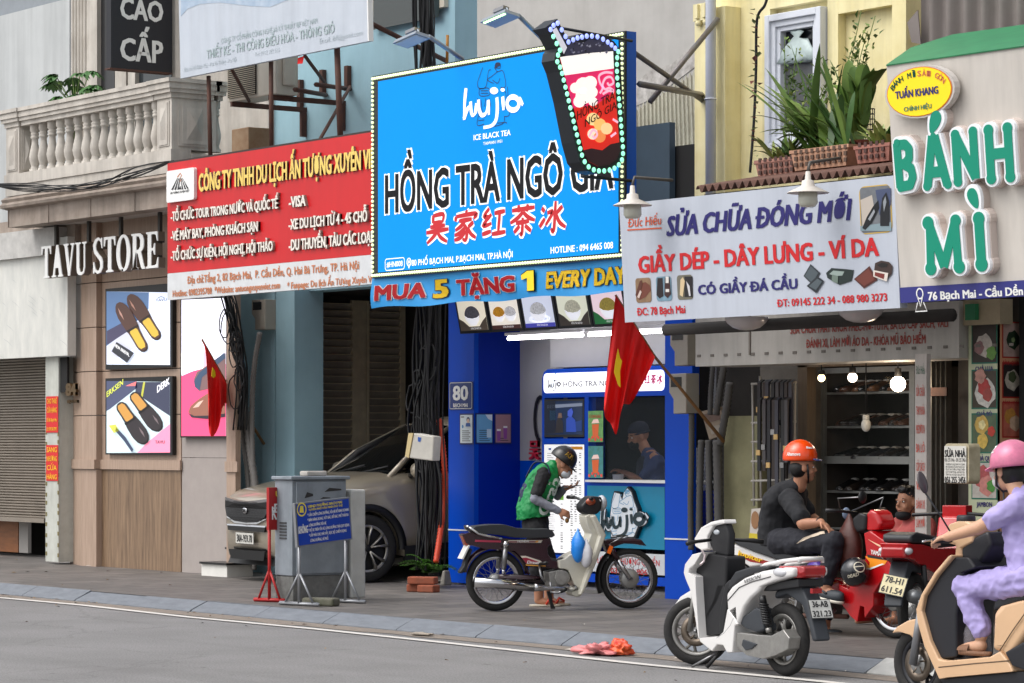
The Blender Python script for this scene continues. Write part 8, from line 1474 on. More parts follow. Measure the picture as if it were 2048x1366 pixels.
# --- shop assistant behind the booth window
Ya = 4.95; s_ = lambda px, py, dy=0.0: onY(px, py, Ya+dy); hc = s_(1277, 873); pr = root('person', (hc.x, hc.y, 0), 'person in a navy cap, black mask and navy apron behind the booth window', 'person'); fm = (-RV*.9-FV*.3-UPZ*.25).normalized(); sm_ = UPZ.cross(fm).normalized(); fz = (-RV*.9-FV*.35).normalized()
g = MB(); at, fr = headp(g, hc, fm, UPZ, SK, 1.16); limb(g, [s_(1294, 905, .03), s_(1284, 885, .02)], [.062, .058], SK); torso(g, [s_(1312, 1010), s_(1310, 970), s_(1304, 930), s_(1297, 907)], [.16, .17, .21, .11], [.12, .12, .12, .07], sm_, SK)
a = s_(1302, 922)+sm_*.2; el = s_(1282, 962, -.2); wr = s_(1248, 945, -.05); limb(g, [a, el, wr], [.056, .046, .032], SK); hand(g, wr, -RV+UPZ*.4, -UPZ+FV*.3, SK, .6, left=True)
a2 = s_(1306, 922)-sm_*.2; el2 = s_(1300, 970, .25); wr2 = s_(1262, 950, .2); limb(g, [a2, el2, wr2], [.056, .046, .032], SK); hand(g, wr2, -RV, -UPZ, SK, .6)
for e in (-1, 1): k_ = s_(1312, 1010)+sm_*.09*e; limb(g, [k_, Vector((k_.x, k_.y, .5)), Vector((k_.x, k_.y, .1))], [.09, .065, .045], SK); limb(g, [Vector((k_.x, k_.y, .06)), Vector((k_.x, k_.y, .05))+fz*.16], [.045, .03], SK)
g.build('body', pr, remesh=.009, smooth=2); eyes(pr, at, fr, 1.16)
NVS = mat((52, 66, 110), .8, nz=.3, ns=7); g = MB(); torso(g, [s_(1312, 1010), s_(1310, 970), s_(1304, 932), s_(1298, 910)], [.18, .19, .225, .12], [.15, .15, .14, .09], sm_, NVS); limb(g, [a, a.lerp(el, .75)], [.078, .062], NVS); limb(g, [a2, a2.lerp(el2, .75)], [.078, .062], NVS)
so_ = g.build('shirt', pr, remesh=.011, smooth=3); wrinkle(so_, .03, .1)
g = MB(); torso(g, [s_(1311, 1016)+fz*.03, s_(1309, 968)+fz*.035, s_(1301, 932)+fz*.03], [.17, .175, .15], [.15, .15, .13], sm_, mat((26, 28, 42), .8)); g.build('apron', pr, remesh=.012, smooth=2)
g = MB(); NC = mat((26, 32, 54), .8, nz=.2, ns=9); g.ball(at(-.015, 0, .065), (.118, .098, .088), NC, 22, 14, rot=fr); g.ball(at(-.02, 0, .03), (.122, .1, .03), NC, 20, 8, rot=fr); g.build('cap', pr)
g = MB(); g.ball(at(.052, 0, -.06), (.068, .07, .062), mat((22, 22, 25), .8), 16, 10, rot=fr); g.build('face_mask', pr)
g = MB(); NLG = mat((60, 84, 130), .6)
for k, e in ((1, 1), (-1, -1)): kk = s_(1312, 1010)+sm_*.09*e; limb(g, [kk, Vector((kk.x, kk.y, .5)), Vector((kk.x, kk.y, .12))], [.11, .08, .065], PNT)
g.build('trousers', pr, remesh=.012, smooth=2)
g = MB(); c_ = onY(1236, 962, 4.75); g.lathe([(0, 0), (.045, 0), (.06, .17), (0, .17)], mat((220, 220, 226), .3), c_-Vector((0, 0, .1)), n=16); g.build('paper_cup', label='pale cup on the counter before the booth assistant', cat='cup')
# --- woman in lilac on the cream scooter
Yw = CS.o.y; w_ = lambda px, py, dy=0.0: onY(px, py, Yw+dy); fw = Vector((-1, 0, 0)); lw = Vector((0, -1, 0)); pel = w_(2072, 1150); pr = root('person', (pel.x, pel.y, ZR), 'person in lilac clothes and a pink helmet riding the cream scooter', 'person')
g = MB(); at, fr = headp(g, w_(2016, 944), fw*.97-UPZ*.1, UPZ, SKL); limb(g, [w_(2036, 985), w_(2024, 960)], [.055, .052], SKL); torso(g, [w_(2072, 1160), w_(2064, 1100), w_(2050, 1030), w_(2040, 988)], [.16, .15, .17, .09], [.12, .11, .11, .06], lw, SKL)
sh = w_(2034, 1012, -.17); el = w_(1956, 1056, -.26); wr = w_(1896, 1074, -.32); limb(g, [sh, el, wr], [.05, .043, .03], SKL); hand(g, wr, fw*.95-UPZ*.12, -UPZ*.9+lw*-.1, SKL, .7, left=True)
sh2 = w_(2044, 1008, .17); el2 = w_(1985, 1052, .28); wr2 = w_(1940, 1066, .32); limb(g, [sh2, el2, wr2], [.05, .043, .03], SKL); hand(g, wr2, fw*.95-UPZ*.12, -UPZ, SKL, .7)
legs = []
for dy, kx, ax in ((-.13, 1930, 1962), (.13, 1940, 1960)): hp = w_(2068, 1158, dy*.75); kn = w_(kx, 1176, dy); an = w_(ax, 1272, dy); legs.append((hp, kn, an)); limb(g, [hp, kn, an], [.095, .065, .042], SKL); limb(g, [an-UPZ*.06, an-UPZ*.075+fw*.12], [.04, .028], SKL); limb(g, [an-UPZ*.075+fw*.12, an-UPZ*.08+fw*.16], [.028, .02], SKL)
g.build('body', pr, remesh=VX, smooth=2); eyes(pr, at, fr)
LIL = mat((172, 160, 212), .75, nz=.2, ns=6, rgb2=(150, 138, 194)); g = MB(); torso(g, [w_(2074, 1162), w_(2066, 1110), w_(2056, 1050), w_(2046, 1010), w_(2040, 990)], [.2, .185, .19, .18, .09], [.16, .145, .14, .12, .075], lw, LIL); limb(g, [sh, sh.lerp(el, .62)], [.085, .072], LIL); limb(g, [sh2, sh2.lerp(el2, .62)], [.085, .072], LIL); so_ = g.build('shirt', pr, remesh=.01, smooth=3); wrinkle(so_, .035, .09)
g = MB(); torso(g, [w_(2080, 1176), w_(2076, 1150), w_(2074, 1140)], [.17, .18, .17], [.15, .16, .15], lw, LIL)
for hp, kn, an in legs: limb(g, [hp, kn, an+UPZ*.05], [.115, .088, .072], LIL)
so_ = g.build('trousers', pr, remesh=.01, smooth=3); wrinkle(so_, .04, .09)
ho, T_ = helmet(pr, w_(2026, 926), fw*.98-UPZ*.12, UPZ, mat((226, 120, 156), .35, coat=.3, nz=.5, ns=9, rgb2=(110, 84, 96)), .138, mat((236, 128, 164), .4), True); onhelm(ho, T_, .138, 'Z', 60, 38, .05, WHT, wd=.07)
g = MB(); g.ball(at(.06, 0, -.05), (.058, .06, .055), mat((206, 204, 206), .7), 16, 10, rot=fr); g.build('face_mask', pr)
g = MB(); g.tube([at(.02, .08, .03), at(.05, .06, -.08), at(.05, 0, -.12), at(.05, -.06, -.08), at(.02, -.08, .03)], .008, BLK(), 6); g.build('chin_strap', pr)
g = MB(); g.ball(at(-.04, 0, .0), (.08, .08, .1), HAIR, 18, 12, rot=fr); g.build('hair', pr)
for hp, kn, an in legs:
    T2 = Matrix.Translation(an-UPZ*.1+fw*.05) @ Matrix.Rotation(R(180), 4, 'Z'); g = MB(T2); SDL = mat((134, 96, 70), .7, nz=.6, ns=30, rgb2=(90, 60, 44), stretch=(3, .4, 1)); g.loft([[(.14*math.cos(t), .05*math.sin(t)*(1+.15*math.cos(t)), z_) for t in [i*.35 for i in range(18)]] for z_ in (-.022, .006)], SDL); g.surf(lambda a, b: (.02+b*.09, .052*math.cos(math.pi*a), .005+.05*math.sin(math.pi*a)*(1-.35*b)), 10, 4, SDL); g.build('sandal', pr)
# ------------------------------------------------------------------ flags
FR = mat((244, 26, 24), .7, nz=.3, ns=5, rgb2=(220, 14, 18)); FY = mat((246, 206, 20), .6); POL = mat((150, 108, 66), .6, nz=.4, ns=12)
def flag(lab, tip, hoist, base, Yt, Yb_, bot, star):
    Yof = lambda px: Yt+(Yb_-Yt)*(px-tip[0])/(base[0]-tip[0]); A = onY(*tip, Yt); o = root('flag', onY(*base, Yb_), lab, 'flag', 'red flags with a yellow star'); m = MB(); m.tube([A, onY(hoist[0], hoist[1], Yof(hoist[0])), onY(*base, Yb_)], [.012, .014, .018], POL, 8); m.build('pole', o)
    T_ = bez([(tip[0], tip[1], 0), ((tip[0]+hoist[0])/2, (tip[1]+hoist[1])/2, 0), (hoist[0], hoist[1], 0)], 10); B_ = bez([(a, c, 0) for a, c in bot], 10); n_ = len(T_)-1; k = len(B_)-1
    def f(u, v):
        a, c = T_[min(n_, round(u*n_))], B_[min(k, round(u*k))]; p = a.lerp(c, v); return onY(p.x, p.y, Yof(p.x)+(.06*math.sin(u*17+v*2)+.04*math.sin(u*31))*v-.02)
    m = MB(); m.surf(f, 30, 16, FR); m.build('cloth', o); m = MB(); P_ = [onY(a, c, Yof(a)-.15) for a, c in star]; m.add([tuple(p) for p in P_], [tuple(range(len(P_)))], FY); m.build('star', o, solid=.004)
flag('large red flag with a yellow star hanging before the booth window', (1231, 590), (1310, 714), (1448, 884), 2.6, 3.6, [(1214, 742), (1208, 824), (1222, 848), (1233, 868), (1245, 812), (1262, 806), (1288, 762), (1310, 716)], [(1236, 697), (1240, 716), (1244, 722), (1240, 742), (1241, 775), (1236, 770), (1228, 744), (1231, 722)])
flag('small red flag hanging limp before the pink shoe poster', (404, 679), (464, 786), (528, 888), 2.5, 3.55, [(432, 730), (420, 790), (417, 850), (424, 874), (438, 852), (446, 812), (458, 824), (467, 818), (464, 788)], [(425, 735), (430, 742), (431, 752), (427, 756), (423, 752)])
# ------------------------------------------------------------------ utility cabinet and notices
GC = mat((142, 150, 158), .55, .1, nz=.5, ns=7, rgb2=(112, 118, 124), streak=.3); c = ground(586, 1206, 1.565); b = root('utility_cabinet', (c.x-.15, c.y+.3, 0), 'worn grey metal utility cabinet standing on the pavement beside the kerb', 'utility cabinet')
m = MB(); m.bx(c.x-.32, c.x-.001, c.y, c.y+.62, .0, .26, mat((116, 116, 114), .8, nz=.8, ns=9, rgb2=(70, 70, 66), bump=.5, bs=30)); m.build('plinth', b, bev=.01)
m = MB(); m.bx(c.x-.32, c.x, c.y-.01, c.y+.62, .262, 1.2, GC); m.build('case', b, bev=.008); m = MB(); m.bx(c.x-.34, c.x+.03, c.y-.04, c.y+.65, 1.201, 1.235, GC); m.build('top', b, bev=.008)
for z0, z1 in ((.28, .70), (.72, 1.18)): m = MB(); m.bx(c.x+.001, c.x+.018, c.y+.03, c.y+.6, z0, z1, GC); m.build('door', b, bev=.006)
m = MB(); 
for k in range(6): m.bx(c.x-.22, c.x-.1, c.y-.018, c.y-.0105, .62+k*.03, .635+k*.03, mat((60, 62, 64), .6))
m.build('vents', b)
m = MB(); m.box((c.x-.1, c.y+.3, 1.26), (.14, .24, .05), mat((190, 184, 176), .8, nz=.5)); m.build('stone_slab', label='flat pale stone lying on top of the utility cabinet', cat='stone', bev=.015)
m = MB(); m.bx(c.x-.3, c.x-.01, c.y+.68, c.y+.86, .02, 1.1, mat((196, 196, 192), .5, nz=.3)); m.build('white_cabinet', label='narrow white cabinet standing behind the grey utility cabinet', cat='cabinet', bev=.02)
m = MB(); SC_ = mat((44, 42, 42), .7)
for y, z, a, w in ((.12, 1.05, .1, .03), (.35, 1.1, .2, .02), (.42, 1.0, .1, .012), (.3, 1.02, .12, .01)): m.add([(c.x+.0195, c.y+y, z-w), (c.x+.0195, c.y+y+a, z-w*.3), (c.x+.0195, c.y+y+a, z+w*.4), (c.x+.0195, c.y+y+a*.3, z+w)], [(0, 1, 2, 3)], SC_)
m.build('scuff_marks', b)
pl = Pl(.1, yaw=104, x0=1.36); b = root('notice_stand', (1.1, .6, 0), 'blue notice board reading KHÔNG on a grey metal stand before the cabinet', 'notice board'); BLN = mat((20, 66, 180), .45, nz=.15); FRM2 = mat((150, 152, 156), .4, .5)
P4 = [pl.uv(*p) for p in ((595, 1095), (705, 1079), (699, 994), (589, 1007))]; m = MB(); m.uvpoly(pl, P4, FRM2, 0, .03); cx_ = sum(p[0] for p in P4)/4; cy_ = sum(p[1] for p in P4)/4; m.uvpoly(pl, [(cx_+(a-cx_)*.95, cy_+(e-cy_)*.93) for a, e in P4], BLN, .003); m.build('board', b)
m = MB()
def bt(s, x0, y, x1, h, mt, bd=.03): 
    a, e = Vector(pl.uv(x0, y)), Vector(pl.uv(x1, y-(x1-x0)*.14)); hh = pl.uv(x0, y-h)[1]-a.y; m.textuv(pl, s, a.x, a.y, e.x, hh, mt, bd, w=.006, slope=(e.y-a.y)/(e.x-a.x))
YN = mat((240, 220, 80), .5)
bt('UBND PHƯỜNG BẠCH MAI', 615, 1016, 683, 5.5, YN); bt('TUYẾN PHỐ VĂN MINH ĐÔ THỊ', 616, 1022, 684, 4, YN); bt('KHÔNG', 596, 1068, 615, 15, WHT, .05)
for i, (s, x0, x1) in enumerate((('* LẤN CHIẾM LÒNG ĐƯỜNG, VỈA HÈ ĐỂ KINH DOANH.', 614, 697), ('* BÁN HÀNG RONG, VỨT RÁC, ĐỂ RÁC, PHẾ THẢI RA', 614, 696), ('LÒNG ĐƯỜNG VỈA HÈ.', 617, 652), ('* ĐỂ XE TRÊN VỈA HÈ, LÒNG ĐƯỜNG TRÁI QUY ĐỊNH.', 616, 698), ('* LẮP MÁI CHE, MÁI VẪY, BỤC BỆ CHIẾM DỤNG', 617, 692), ('LÒNG ĐƯỜNG, HÈ PHỐ.', 620, 656))): bt(s, x0, 1033+i*10.2, x1, 5.6, WHT, .03)
a = pl.uv(602.5, 1019); m.line(pl, [(a[0]+.06*math.cos(k*.3), a[1]+.06*math.sin(k*.3)) for k in range(22)], .014, YN, .006, uv=True); m.uvpoly(pl, [(a[0]-.03, a[1]-.03), (a[0]+.03, a[1]-.03), (a[0]+.02, a[1]+.035), (a[0]-.02, a[1]+.035)], YN, .006); m.build('lettering', b)
def stand(b, pl, us, zt, mt, sp=.26):
    for u in us:
        p = pl.pt(u, 0, -.035); q = pl.n; m = MB(); m.tube([p+UPZ*.02, p+UPZ*zt], .018, mt, 6); m.build('post', b); m = MB(); m.tube([p-q*sp+UPZ*.02, p+q*sp+UPZ*.02], .02, mt, 4); m.tube([p-q*sp*.7+UPZ*.03, p+UPZ*.32], .014, mt, 4); m.tube([p+q*sp*.7+UPZ*.03, p+UPZ*.32], .014, mt, 4); m.build('foot', b)
us = (P4[0][0]+.06, P4[1][0]-.06); stand(b, pl, us, P4[0][1]+.1, FRM2)
g_ = ground(548, 1204, 1.565); pl = Pl(g_.y, yaw=110, x0=g_.x); b = root('notice_stand', (g_.x, g_.y, 0), 'red notice board on red stand, half hidden behind the cabinet', 'notice board'); RD2 = mat((176, 30, 30), .5, nz=.2); m = MB(); z1, z0 = pl.uv(540, 975)[1], pl.uv(540, 1060)[1]; ua = pl.uv(538, 1000)[0]; m.uvpoly(pl, [(ua, z0), (ua+.8, z0), (ua+.8, z1), (ua, z1)], RD2, 0, .03); m.build('board', b)
m = MB(); m.textuv(pl, 'ỦY BAN', ua+.1, z1-.09, ua+.5, .05, YN, .02, w=.004); m.textuv(pl, 'ĐIỂM', ua+.06, z1-.25, ua+.5, .09, WHT, .03, w=.004); m.textuv(pl, 'KHÔNG', ua+.04, z0+.1, ua+.5, .13, WHT, .03, w=.004); m.build('lettering', b); stand(b, pl, (ua+.05, ua+.75), z0+.1, RD2, .19)
# ------------------------------------------------------------------ cables, conduits and boxes
CB = mat((22, 22, 24), .6); CND = mat((128, 124, 120), .6, nz=.3, ns=10); random.seed(31)
def conduit(lab, pts, r, mt=None, n=8, name='conduit'):
    P = bez(pts, 8); L_ = sum((P[i+1]-P[i]).length for i in range(len(P)-1)); k = max(8, int(L_/(r*1.1))); Q_ = []; acc = 0; j = 0; seg = (P[1]-P[0]).length
    for i in range(k*2+1):
        d = L_*i/(k*2)
        while d > acc+seg and j < len(P)-2: acc += seg; j += 1; seg = (P[j+1]-P[j]).length
        Q_.append(P[j].lerp(P[j+1], max(0, min(1, (d-acc)/max(seg, 1e-6)))))
    m = MB(); m.tube(Q_, [r if i % 2 else r*.82 for i in range(len(Q_))], mt or CND, n); return m.build(name, label=lab, cat='conduit')
def bundle(lab, spine, nn, sp, r=.008, slack=.06, name='cable_bundle', loops=0):
    m = MB(); S = [Vector(p) for p in spine]
    for i in range(nn):
        o = Vector((random.gauss(0, sp), random.gauss(0, sp*.6), 0)); P = [p+o+Vector((random.gauss(0, slack), random.gauss(0, slack*.4), 0 if k in (0, len(S)-1) else random.gauss(0, slack))) for k, p in enumerate(S)]; m.tube(bez(P, 6), random.uniform(.6, 1.5)*r, CB, 5)
    for i in range(loops):
        p = random.choice(S[1:-1])+Vector((random.gauss(0, sp), -.05, random.gauss(0, .2))); R_ = random.uniform(.06, .16); m.tube([p+Vector((R_*math.cos(k*.5), random.gauss(0, .008), R_*1.4*math.sin(k*.5))) for k in range(13)], r*.9, CB, 5)
    return m.build(name, label=lab, cat='cables')
f = lambda px, py, Y=3.4: onY(px, py, Y)
bundle('thick bundle of black cables beside the garage and blue booth', [f(862, 560, 3.3), f(858, 700, 3.3), f(852, 850, 3.3), f(862, 980, 3.3), f(858, 1140, 3.3)], 34, .075, .012, .06, loops=8)
m = MB(); m.tube([f(868, 545, 3.5), f(868, 1150, 3.5)], .06, mat((60, 56, 52), .8, nz=.5), 10); m.build('utility_pole', label='dark pole hidden inside the black cables by the booth', cat='pole')
bundle('looped black cables hanging down from the red sign beside the pink poster', [f(447, 565, 2.75), f(462, 620, 2.75), f(476, 690, 2.85), f(486, 760, 2.9), f(480, 860, 2.95)], 16, .05, .009, .04, loops=7)
bundle('thick black cables rising past the left floodlight', [f(842, -60, 2.6), f(846, 40, 2.6), f(848, 150, 2.6)], 20, .06, .013, .04)
bundle('thin tangled cables running along the balcony edge', [f(-20, 368, 2.1), f(60, 375, 2.1), f(180, 372, 2.1), f(270, 345, 2.1), f(345, 322, 2.1)], 10, .01, .005, .035)
OR_ = mat((206, 64, 28), .5, nz=.2)
conduit('bright orange corrugated conduit beside the blue booth', [f(878, 840, 3.5), f(888, 920, 3.4), f(889, 1000, 3.4), f(880, 1070, 3.3), f(872, 1125, 3.2)], .035, OR_)
for lab, P, r in (('thick grey corrugated conduit curving down beside the blue wall', [(468, 730), (487, 800), (500, 900), (512, 1000), (500, 1080), (462, 1146)], .05), ('thin grey corrugated conduit beside the pink poster', [(478, 790), (487, 880), (496, 960), (498, 1080), (490, 1140)], .035), ('grey pipe running down from the left meter box', [(520, 665), (508, 740), (504, 840), (506, 960), (508, 1140)], .035)): conduit(lab, [f(a, c, 3.1) for a, c in P], r)
for lab, P, r, Y in (('brown corrugated conduit down the right edge of the booth', [(1383, 770), (1383, 900), (1381, 1000), (1382, 1100)], .04, 3.6), ('grey conduit under the brown junction box', [(1403, 880), (1400, 960), (1398, 1090)], .045, 3.6), ('pale blue-grey conduit below the brown junction box', [(1417, 880), (1418, 960), (1420, 1090)], .045, 3.6), ('thickest grey conduit beside the yellow-green wall', [(1434, 880), (1436, 960), (1438, 1080)], .06, 3.62), ('upper grey conduit leaning behind the brown junction box', [(1449, 725), (1440, 780), (1432, 830)], .045, 3.65), ('upper pale conduit behind the brown junction box', [(1427, 722), (1422, 780), (1420, 830)], .035, 3.66), ('upper thick dark conduit next to the yellow-green wall', [(1460, 765), (1452, 820), (1440, 890)], .05, 3.62)): conduit(lab, [f(a, c, Y) for a, c in P], r*.8, mat((92, 90, 88), .7, nz=.4, ns=10))
MBX = mat((166, 160, 148), .6, nz=.35, ns=10, rgb2=(150, 142, 128))
def meter(lab, x0, y0, x1, y1, Y, win=True):
    pl = Pl(Y); o = root('meter_box', pl.at((x0+x1)/2, y1), lab, 'meter box', 'electricity meter boxes'); m = MB(); w_ = x1-x0; h = y1-y0
    m.poly(pl, [(x0, y0), (x1, y0-w_*.05), (x1, y1-w_*.05), (x0+w_*.25, y1), (x0+w_*.25, y0+h*.62), (x0, y0+h*.45)], MBX, 0, .17); m.build('case', o, bev=.008)
    if win: m = MB(); m.quad(pl, x0+w_*.12, y0+h*.08, x0+w_*.75, y0+h*.32, mat((26, 26, 28), .15), .003); m.build('window', o)
meter('white meter box high on the blue wall under the red sign', 503, 600, 530, 660, 3.45); meter('upper beige meter box beside the blue booth panel', 1340, 655, 1375, 732, 3.5); meter('lower beige meter box beside the blue booth panel', 1338, 748, 1372, 828, 3.5)
pl = Pl(3.3, yaw=12); b = root('junction_box', pl.at(1430, 880), 'tilted brown junction box hanging on the conduits', 'junction box'); m = MB(); m.poly(pl, [(1402, 823), (1440, 813), (1457, 868), (1418, 880)], mat((164, 146, 126), .6, nz=.6, ns=9, rgb2=(110, 90, 76)), 0, .12); m.build('case', b, bev=.008); m = MB(); m.poly(pl, [(1407, 829), (1436, 821), (1442, 838), (1412, 848)], mat((128, 102, 90), .6, nz=.5, ns=14), .004); m.poly(pl, [(1419, 855), (1442, 848), (1446, 862), (1424, 869)], mat((176, 164, 150), .6, nz=.4, ns=14), .004); m.build('cover', b)
pl = Pl(2.9, yaw=25); b = root('telecom_box', pl.at(842, 918), 'cream telecom box with a blue mark hanging on the black cables', 'junction box'); m = MB(); m.poly(pl, [(827, 866), (868, 873), (865, 922), (818, 916)], mat((206, 202, 192), .5, nz=.3), 0, .16); m.build('case', b, bev=.012); m = MB(); m.poly(pl, [(836, 874), (843, 875), (841, 884), (836, 883)], mat((30, 84, 170), .5), .004); m.poly(pl, [(818, 866), (827, 866), (818, 916), (811, 912)], mat((206, 186, 136), .6), .01, .02); m.build('label', b)
# ------------------------------------------------------------------ air conditioner, small box and cloth
Y0 = 2.8; b = root('air_conditioner', f(520, 235, Y0), 'cream outdoor air conditioner on rusty brackets under the faded billboard', 'air conditioner'); ACM = mat((200, 192, 178), .5, nz=.3, ns=6, rgb2=(170, 160, 144)); x0, x1, z0, z1 = X(456, Y0), X(552, Y0), Z(456, 205, Y0), Z(456, 205, Y0)+.62
m = MB(); m.bx(x0, x1, Y0, Y0+.3, z0, z1, ACM); m.build('case', b, bev=.012); m = MB(); xg = x0+(x1-x0)*.6; m.bx(x0+.03, xg, Y0-.02, Y0-.002, z0+.04, z1-.04, mat((34, 32, 30), .7)); m.build('fan_opening', b)
m = MB(); [m.bx(x0+.025, xg+.01, Y0-.028, Y0-.021, z0+.04+k*.0225, z0+.047+k*.0225, mat((160, 150, 132), .6)) for k in range(25)]; m.build('grille', b); m = MB(); m.bx(x1+.001, x1+.05, Y0+.08, Y0+.24, z0+.1, z0+.5, ACM); m.build('pipe_cover', b, bev=.015)
for xx in (x0+.12, x1-.1): m = MB(); m.bx(xx-.02, xx+.02, Y0-.03, 3.8, z0-.06, z0-.003, RUST()); m.bx(xx-.02, xx+.02, 3.72, 3.795, z0-.35, z0-.061, RUST()); m.build('bracket', b)
m = MB(); bp(m, 463, 497, 258, 330, 2.7, 3.0, mat((156, 132, 104), .7, nz=.8, ns=4, rgb2=(120, 80, 44)), 470); m.build('rusty_box', label='rusty metal box on the wall behind the red sign', cat='box', bev=.01)
m = MB(); m.add([tuple(f(a, c, 2.06)) for a, c in ((596, 116), (608, 112), (605, 127), (595, 128))], [(0, 1, 2, 3)], FR); m.build('cloth_scrap', label='scrap of red cloth tied under the faded billboard', cat='cloth', solid=.004)
GS = mat((112, 114, 116), .5, .5, nz=.4, ns=8, rgb2=(120, 84, 60)); b = root('steel_struts', f(1330, 200, 3), 'crossed grey steel struts between the cup sign and the yellow house', 'strut')
for p, q_ in (((1268, 105, 2.1), (1404, 200, 3.6)), ((1436, 38, 3.5), (1300, 204, 2.6)), ((1278, 168, 2.1), (1405, 190, 3.6))): m = MB(); m.tube([f(*p), f(*q_)], .03, GS, 4); m.build('strut', b)
m = MB(); m.tube(bez([f(1538, -20, 3.5), f(1530, 10, 3.5), f(1514, 40, 3.5), f(1512, 140, 3.55), f(1508, 240, 3.55), f(1500, 345, 3.5)], 6), .014, CB, 6)
b = m.build('wall_cable', label='black cable with a dry red creeper down the yellow wall', cat='cable'); m = MB(); LR = mat((120, 62, 58), .6); random.seed(3)
def leafq(m, p, d, s, mt, up=UPZ):
    d = d.normalized(); n_ = d.cross(up); n_ = n_.normalized() if n_.length > .01 else Vector((1, 0, 0)); u = n_.cross(d)*.15; m.add([p, p+d*s*.4+n_*s*.3+u*s, p+d*s, p+d*s*.4-n_*s*.3+u*s], [(0, 1, 2, 3)], mt)
for i in range(34): p = f(1512+random.uniform(-5, 8), 20+i*9.4, 3.46); leafq(m, p, Vector((random.uniform(-1, 1), -.5, random.uniform(-.4, .6))), random.uniform(.04, .1), LR if random.random() < .6 else mat((92, 110, 60), .6))
m.build('creeper_leaves', b, kind='stuff')
# ------------------------------------------------------------------ plants
GL = [mat(c_, .45, nz=.4, ns=8) for c_ in ((84, 116, 50), (106, 136, 58), (64, 98, 48), (136, 152, 76))]
def blade(m, p, d, L_, w, mt, droop=.5, n=7):
    d = Vector(d).normalized(); s = d.cross(UPZ); s = s.normalized() if s.length > .05 else Vector((1, 0, 0)); vs = []
    for i in range(n+1):
        t = i/n; c = p+d*L_*t-UPZ*droop*L_*t*t; k = w*math.sin(math.pi*min(1, .18+.82*t))**.7*(1 if t < .99 else .05); e = s*k/2; vs += [c-e+UPZ*k*.2, c, c+e+UPZ*k*.2]
    m.add(vs, [q for i in range(n) for q in ((3*i, 3*i+1, 3*i+4, 3*i+3), (3*i+1, 3*i+2, 3*i+5, 3*i+4))], mt, True)
def pot(lab, px, py, Y, kind, wd=.5, ht=.2, col=(170, 112, 92), seed=1):
    P = f(px, py, Y); o = root('potted_plant', P, lab, 'potted plant', 'potted plants on the awning ledge'); m = MB(); BK_ = mat(col, .6, nz=.4, ns=8); a = wd/2
    m.loft([[(P.x-a*k, P.y-.14*k, P.z+z), (P.x+a*k, P.y-.14*k, P.z+z), (P.x+a*k, P.y+.14*k, P.z+z), (P.x-a*k, P.y+.14*k, P.z+z)] for z, k in ((0, .9), (ht, 1.0), (ht+.001, 1.05), (ht+.03, 1.05), (ht+.031, .9), (ht-.03, .9))], BK_, smooth=False)
    DKH = mat([c_*.45 for c_ in col], .7)
    for i in range(int(wd/.07)):
        for j in range(3): m.bx(P.x-a+.05+i*.07, P.x-a+.085+i*.07, P.y-.151, P.y-.14, P.z+.03+j*.055, P.z+.065+j*.055, DKH)
    m.build('basket', o); m = MB(); random.seed(seed); t = P+UPZ*ht
    if kind == 'lily':
        for i in range(64): an = random.uniform(0, 6.28); sp = random.uniform(.15, .95); dx = math.cos(an)*sp-.75; blade(m, t+Vector((random.uniform(-a, a)*.7, random.uniform(-.1, .1), 0)), (dx, math.sin(an)*sp*.5-.1, 1.15), random.uniform(.6, 1.2), random.uniform(.05, .085), random.choice(GL[:3]), random.uniform(.05, .45))
    elif kind == 'broad':
        for i in range(26): an = random.uniform(0, 6.28); sp = random.uniform(.1, .7); blade(m, t+Vector((random.uniform(-a, a)*.6, 0, random.uniform(0, .4))), (math.cos(an)*sp, math.sin(an)*sp*.6, 1), random.uniform(.35, .7), random.uniform(.11, .17), random.choice(GL[:2]), random.uniform(.1, .5))
    elif kind == 'spiky':
        for i in range(46): an = random.uniform(0, 6.28); sp = random.uniform(.3, 1.2); blade(m, t+Vector((random.uniform(-a, a)*.6, 0, 0)), (math.cos(an)*sp, math.sin(an)*sp*.6, .8), random.uniform(.2, .5), random.uniform(.03, .06), random.choice(GL[1:]), random.uniform(.1, .5))
    elif kind == 'weed':
        for i in range(9):
            b0 = t+Vector((random.uniform(-a, a), 0, 0)); tip = b0+Vector((random.uniform(-.2, .5), random.uniform(-.1, .1), random.uniform(.6, 1.25))); m.tube(bez([b0, b0.lerp(tip, .5)+Vector((-.04, 0, .05)), tip], 5), .005, GL[1], 4)
            for k in range(26): p = b0.lerp(tip, .25+.75*k/26)+Vector((random.uniform(-.05, .05), random.uniform(-.05, .05), 0)); leafq(m, p, Vector((random.uniform(-1, 1), random.uniform(-1, 1), .5)), random.uniform(.04, .08), random.choice(GL))
    m.build('leaves', o)
pot('long drooping sword-leaved lily in a pinkish basket on the ledge', 1662, 338, 2.55, 'lily', .72, .15, (196, 150, 122), 4); pot('broad-leaved plant standing right of the drooping lily', 1712, 328, 2.9, 'broad', .4, .16, (140, 70, 56), 6); pot('low spiky plant in a small brick-red basket left of the lily', 1572, 355, 2.6, 'spiky', .5, .13, (176, 126, 112), 8); pot('tall wiry flowering weed behind the broad-leaved plant', 1698, 326, 3.2, 'weed', .4, .15, (120, 80, 70), 10); pot('yellow-green snake plant at the right end of the ledge', 1768, 326, 2.5, 'spiky', .42, .12, (170, 112, 98), 12); pot('thin flowering weed left of the window behind the lily', 1590, 350, 3.2, 'weed', .3, .15, (120, 80, 70), 15)
m = MB(); FRB = mat((36, 38, 42), .5); A_, B_, C_ = f(1715, 300, 3.4), f(1748, 300, 3.4), f(1716, 218, 3.4)
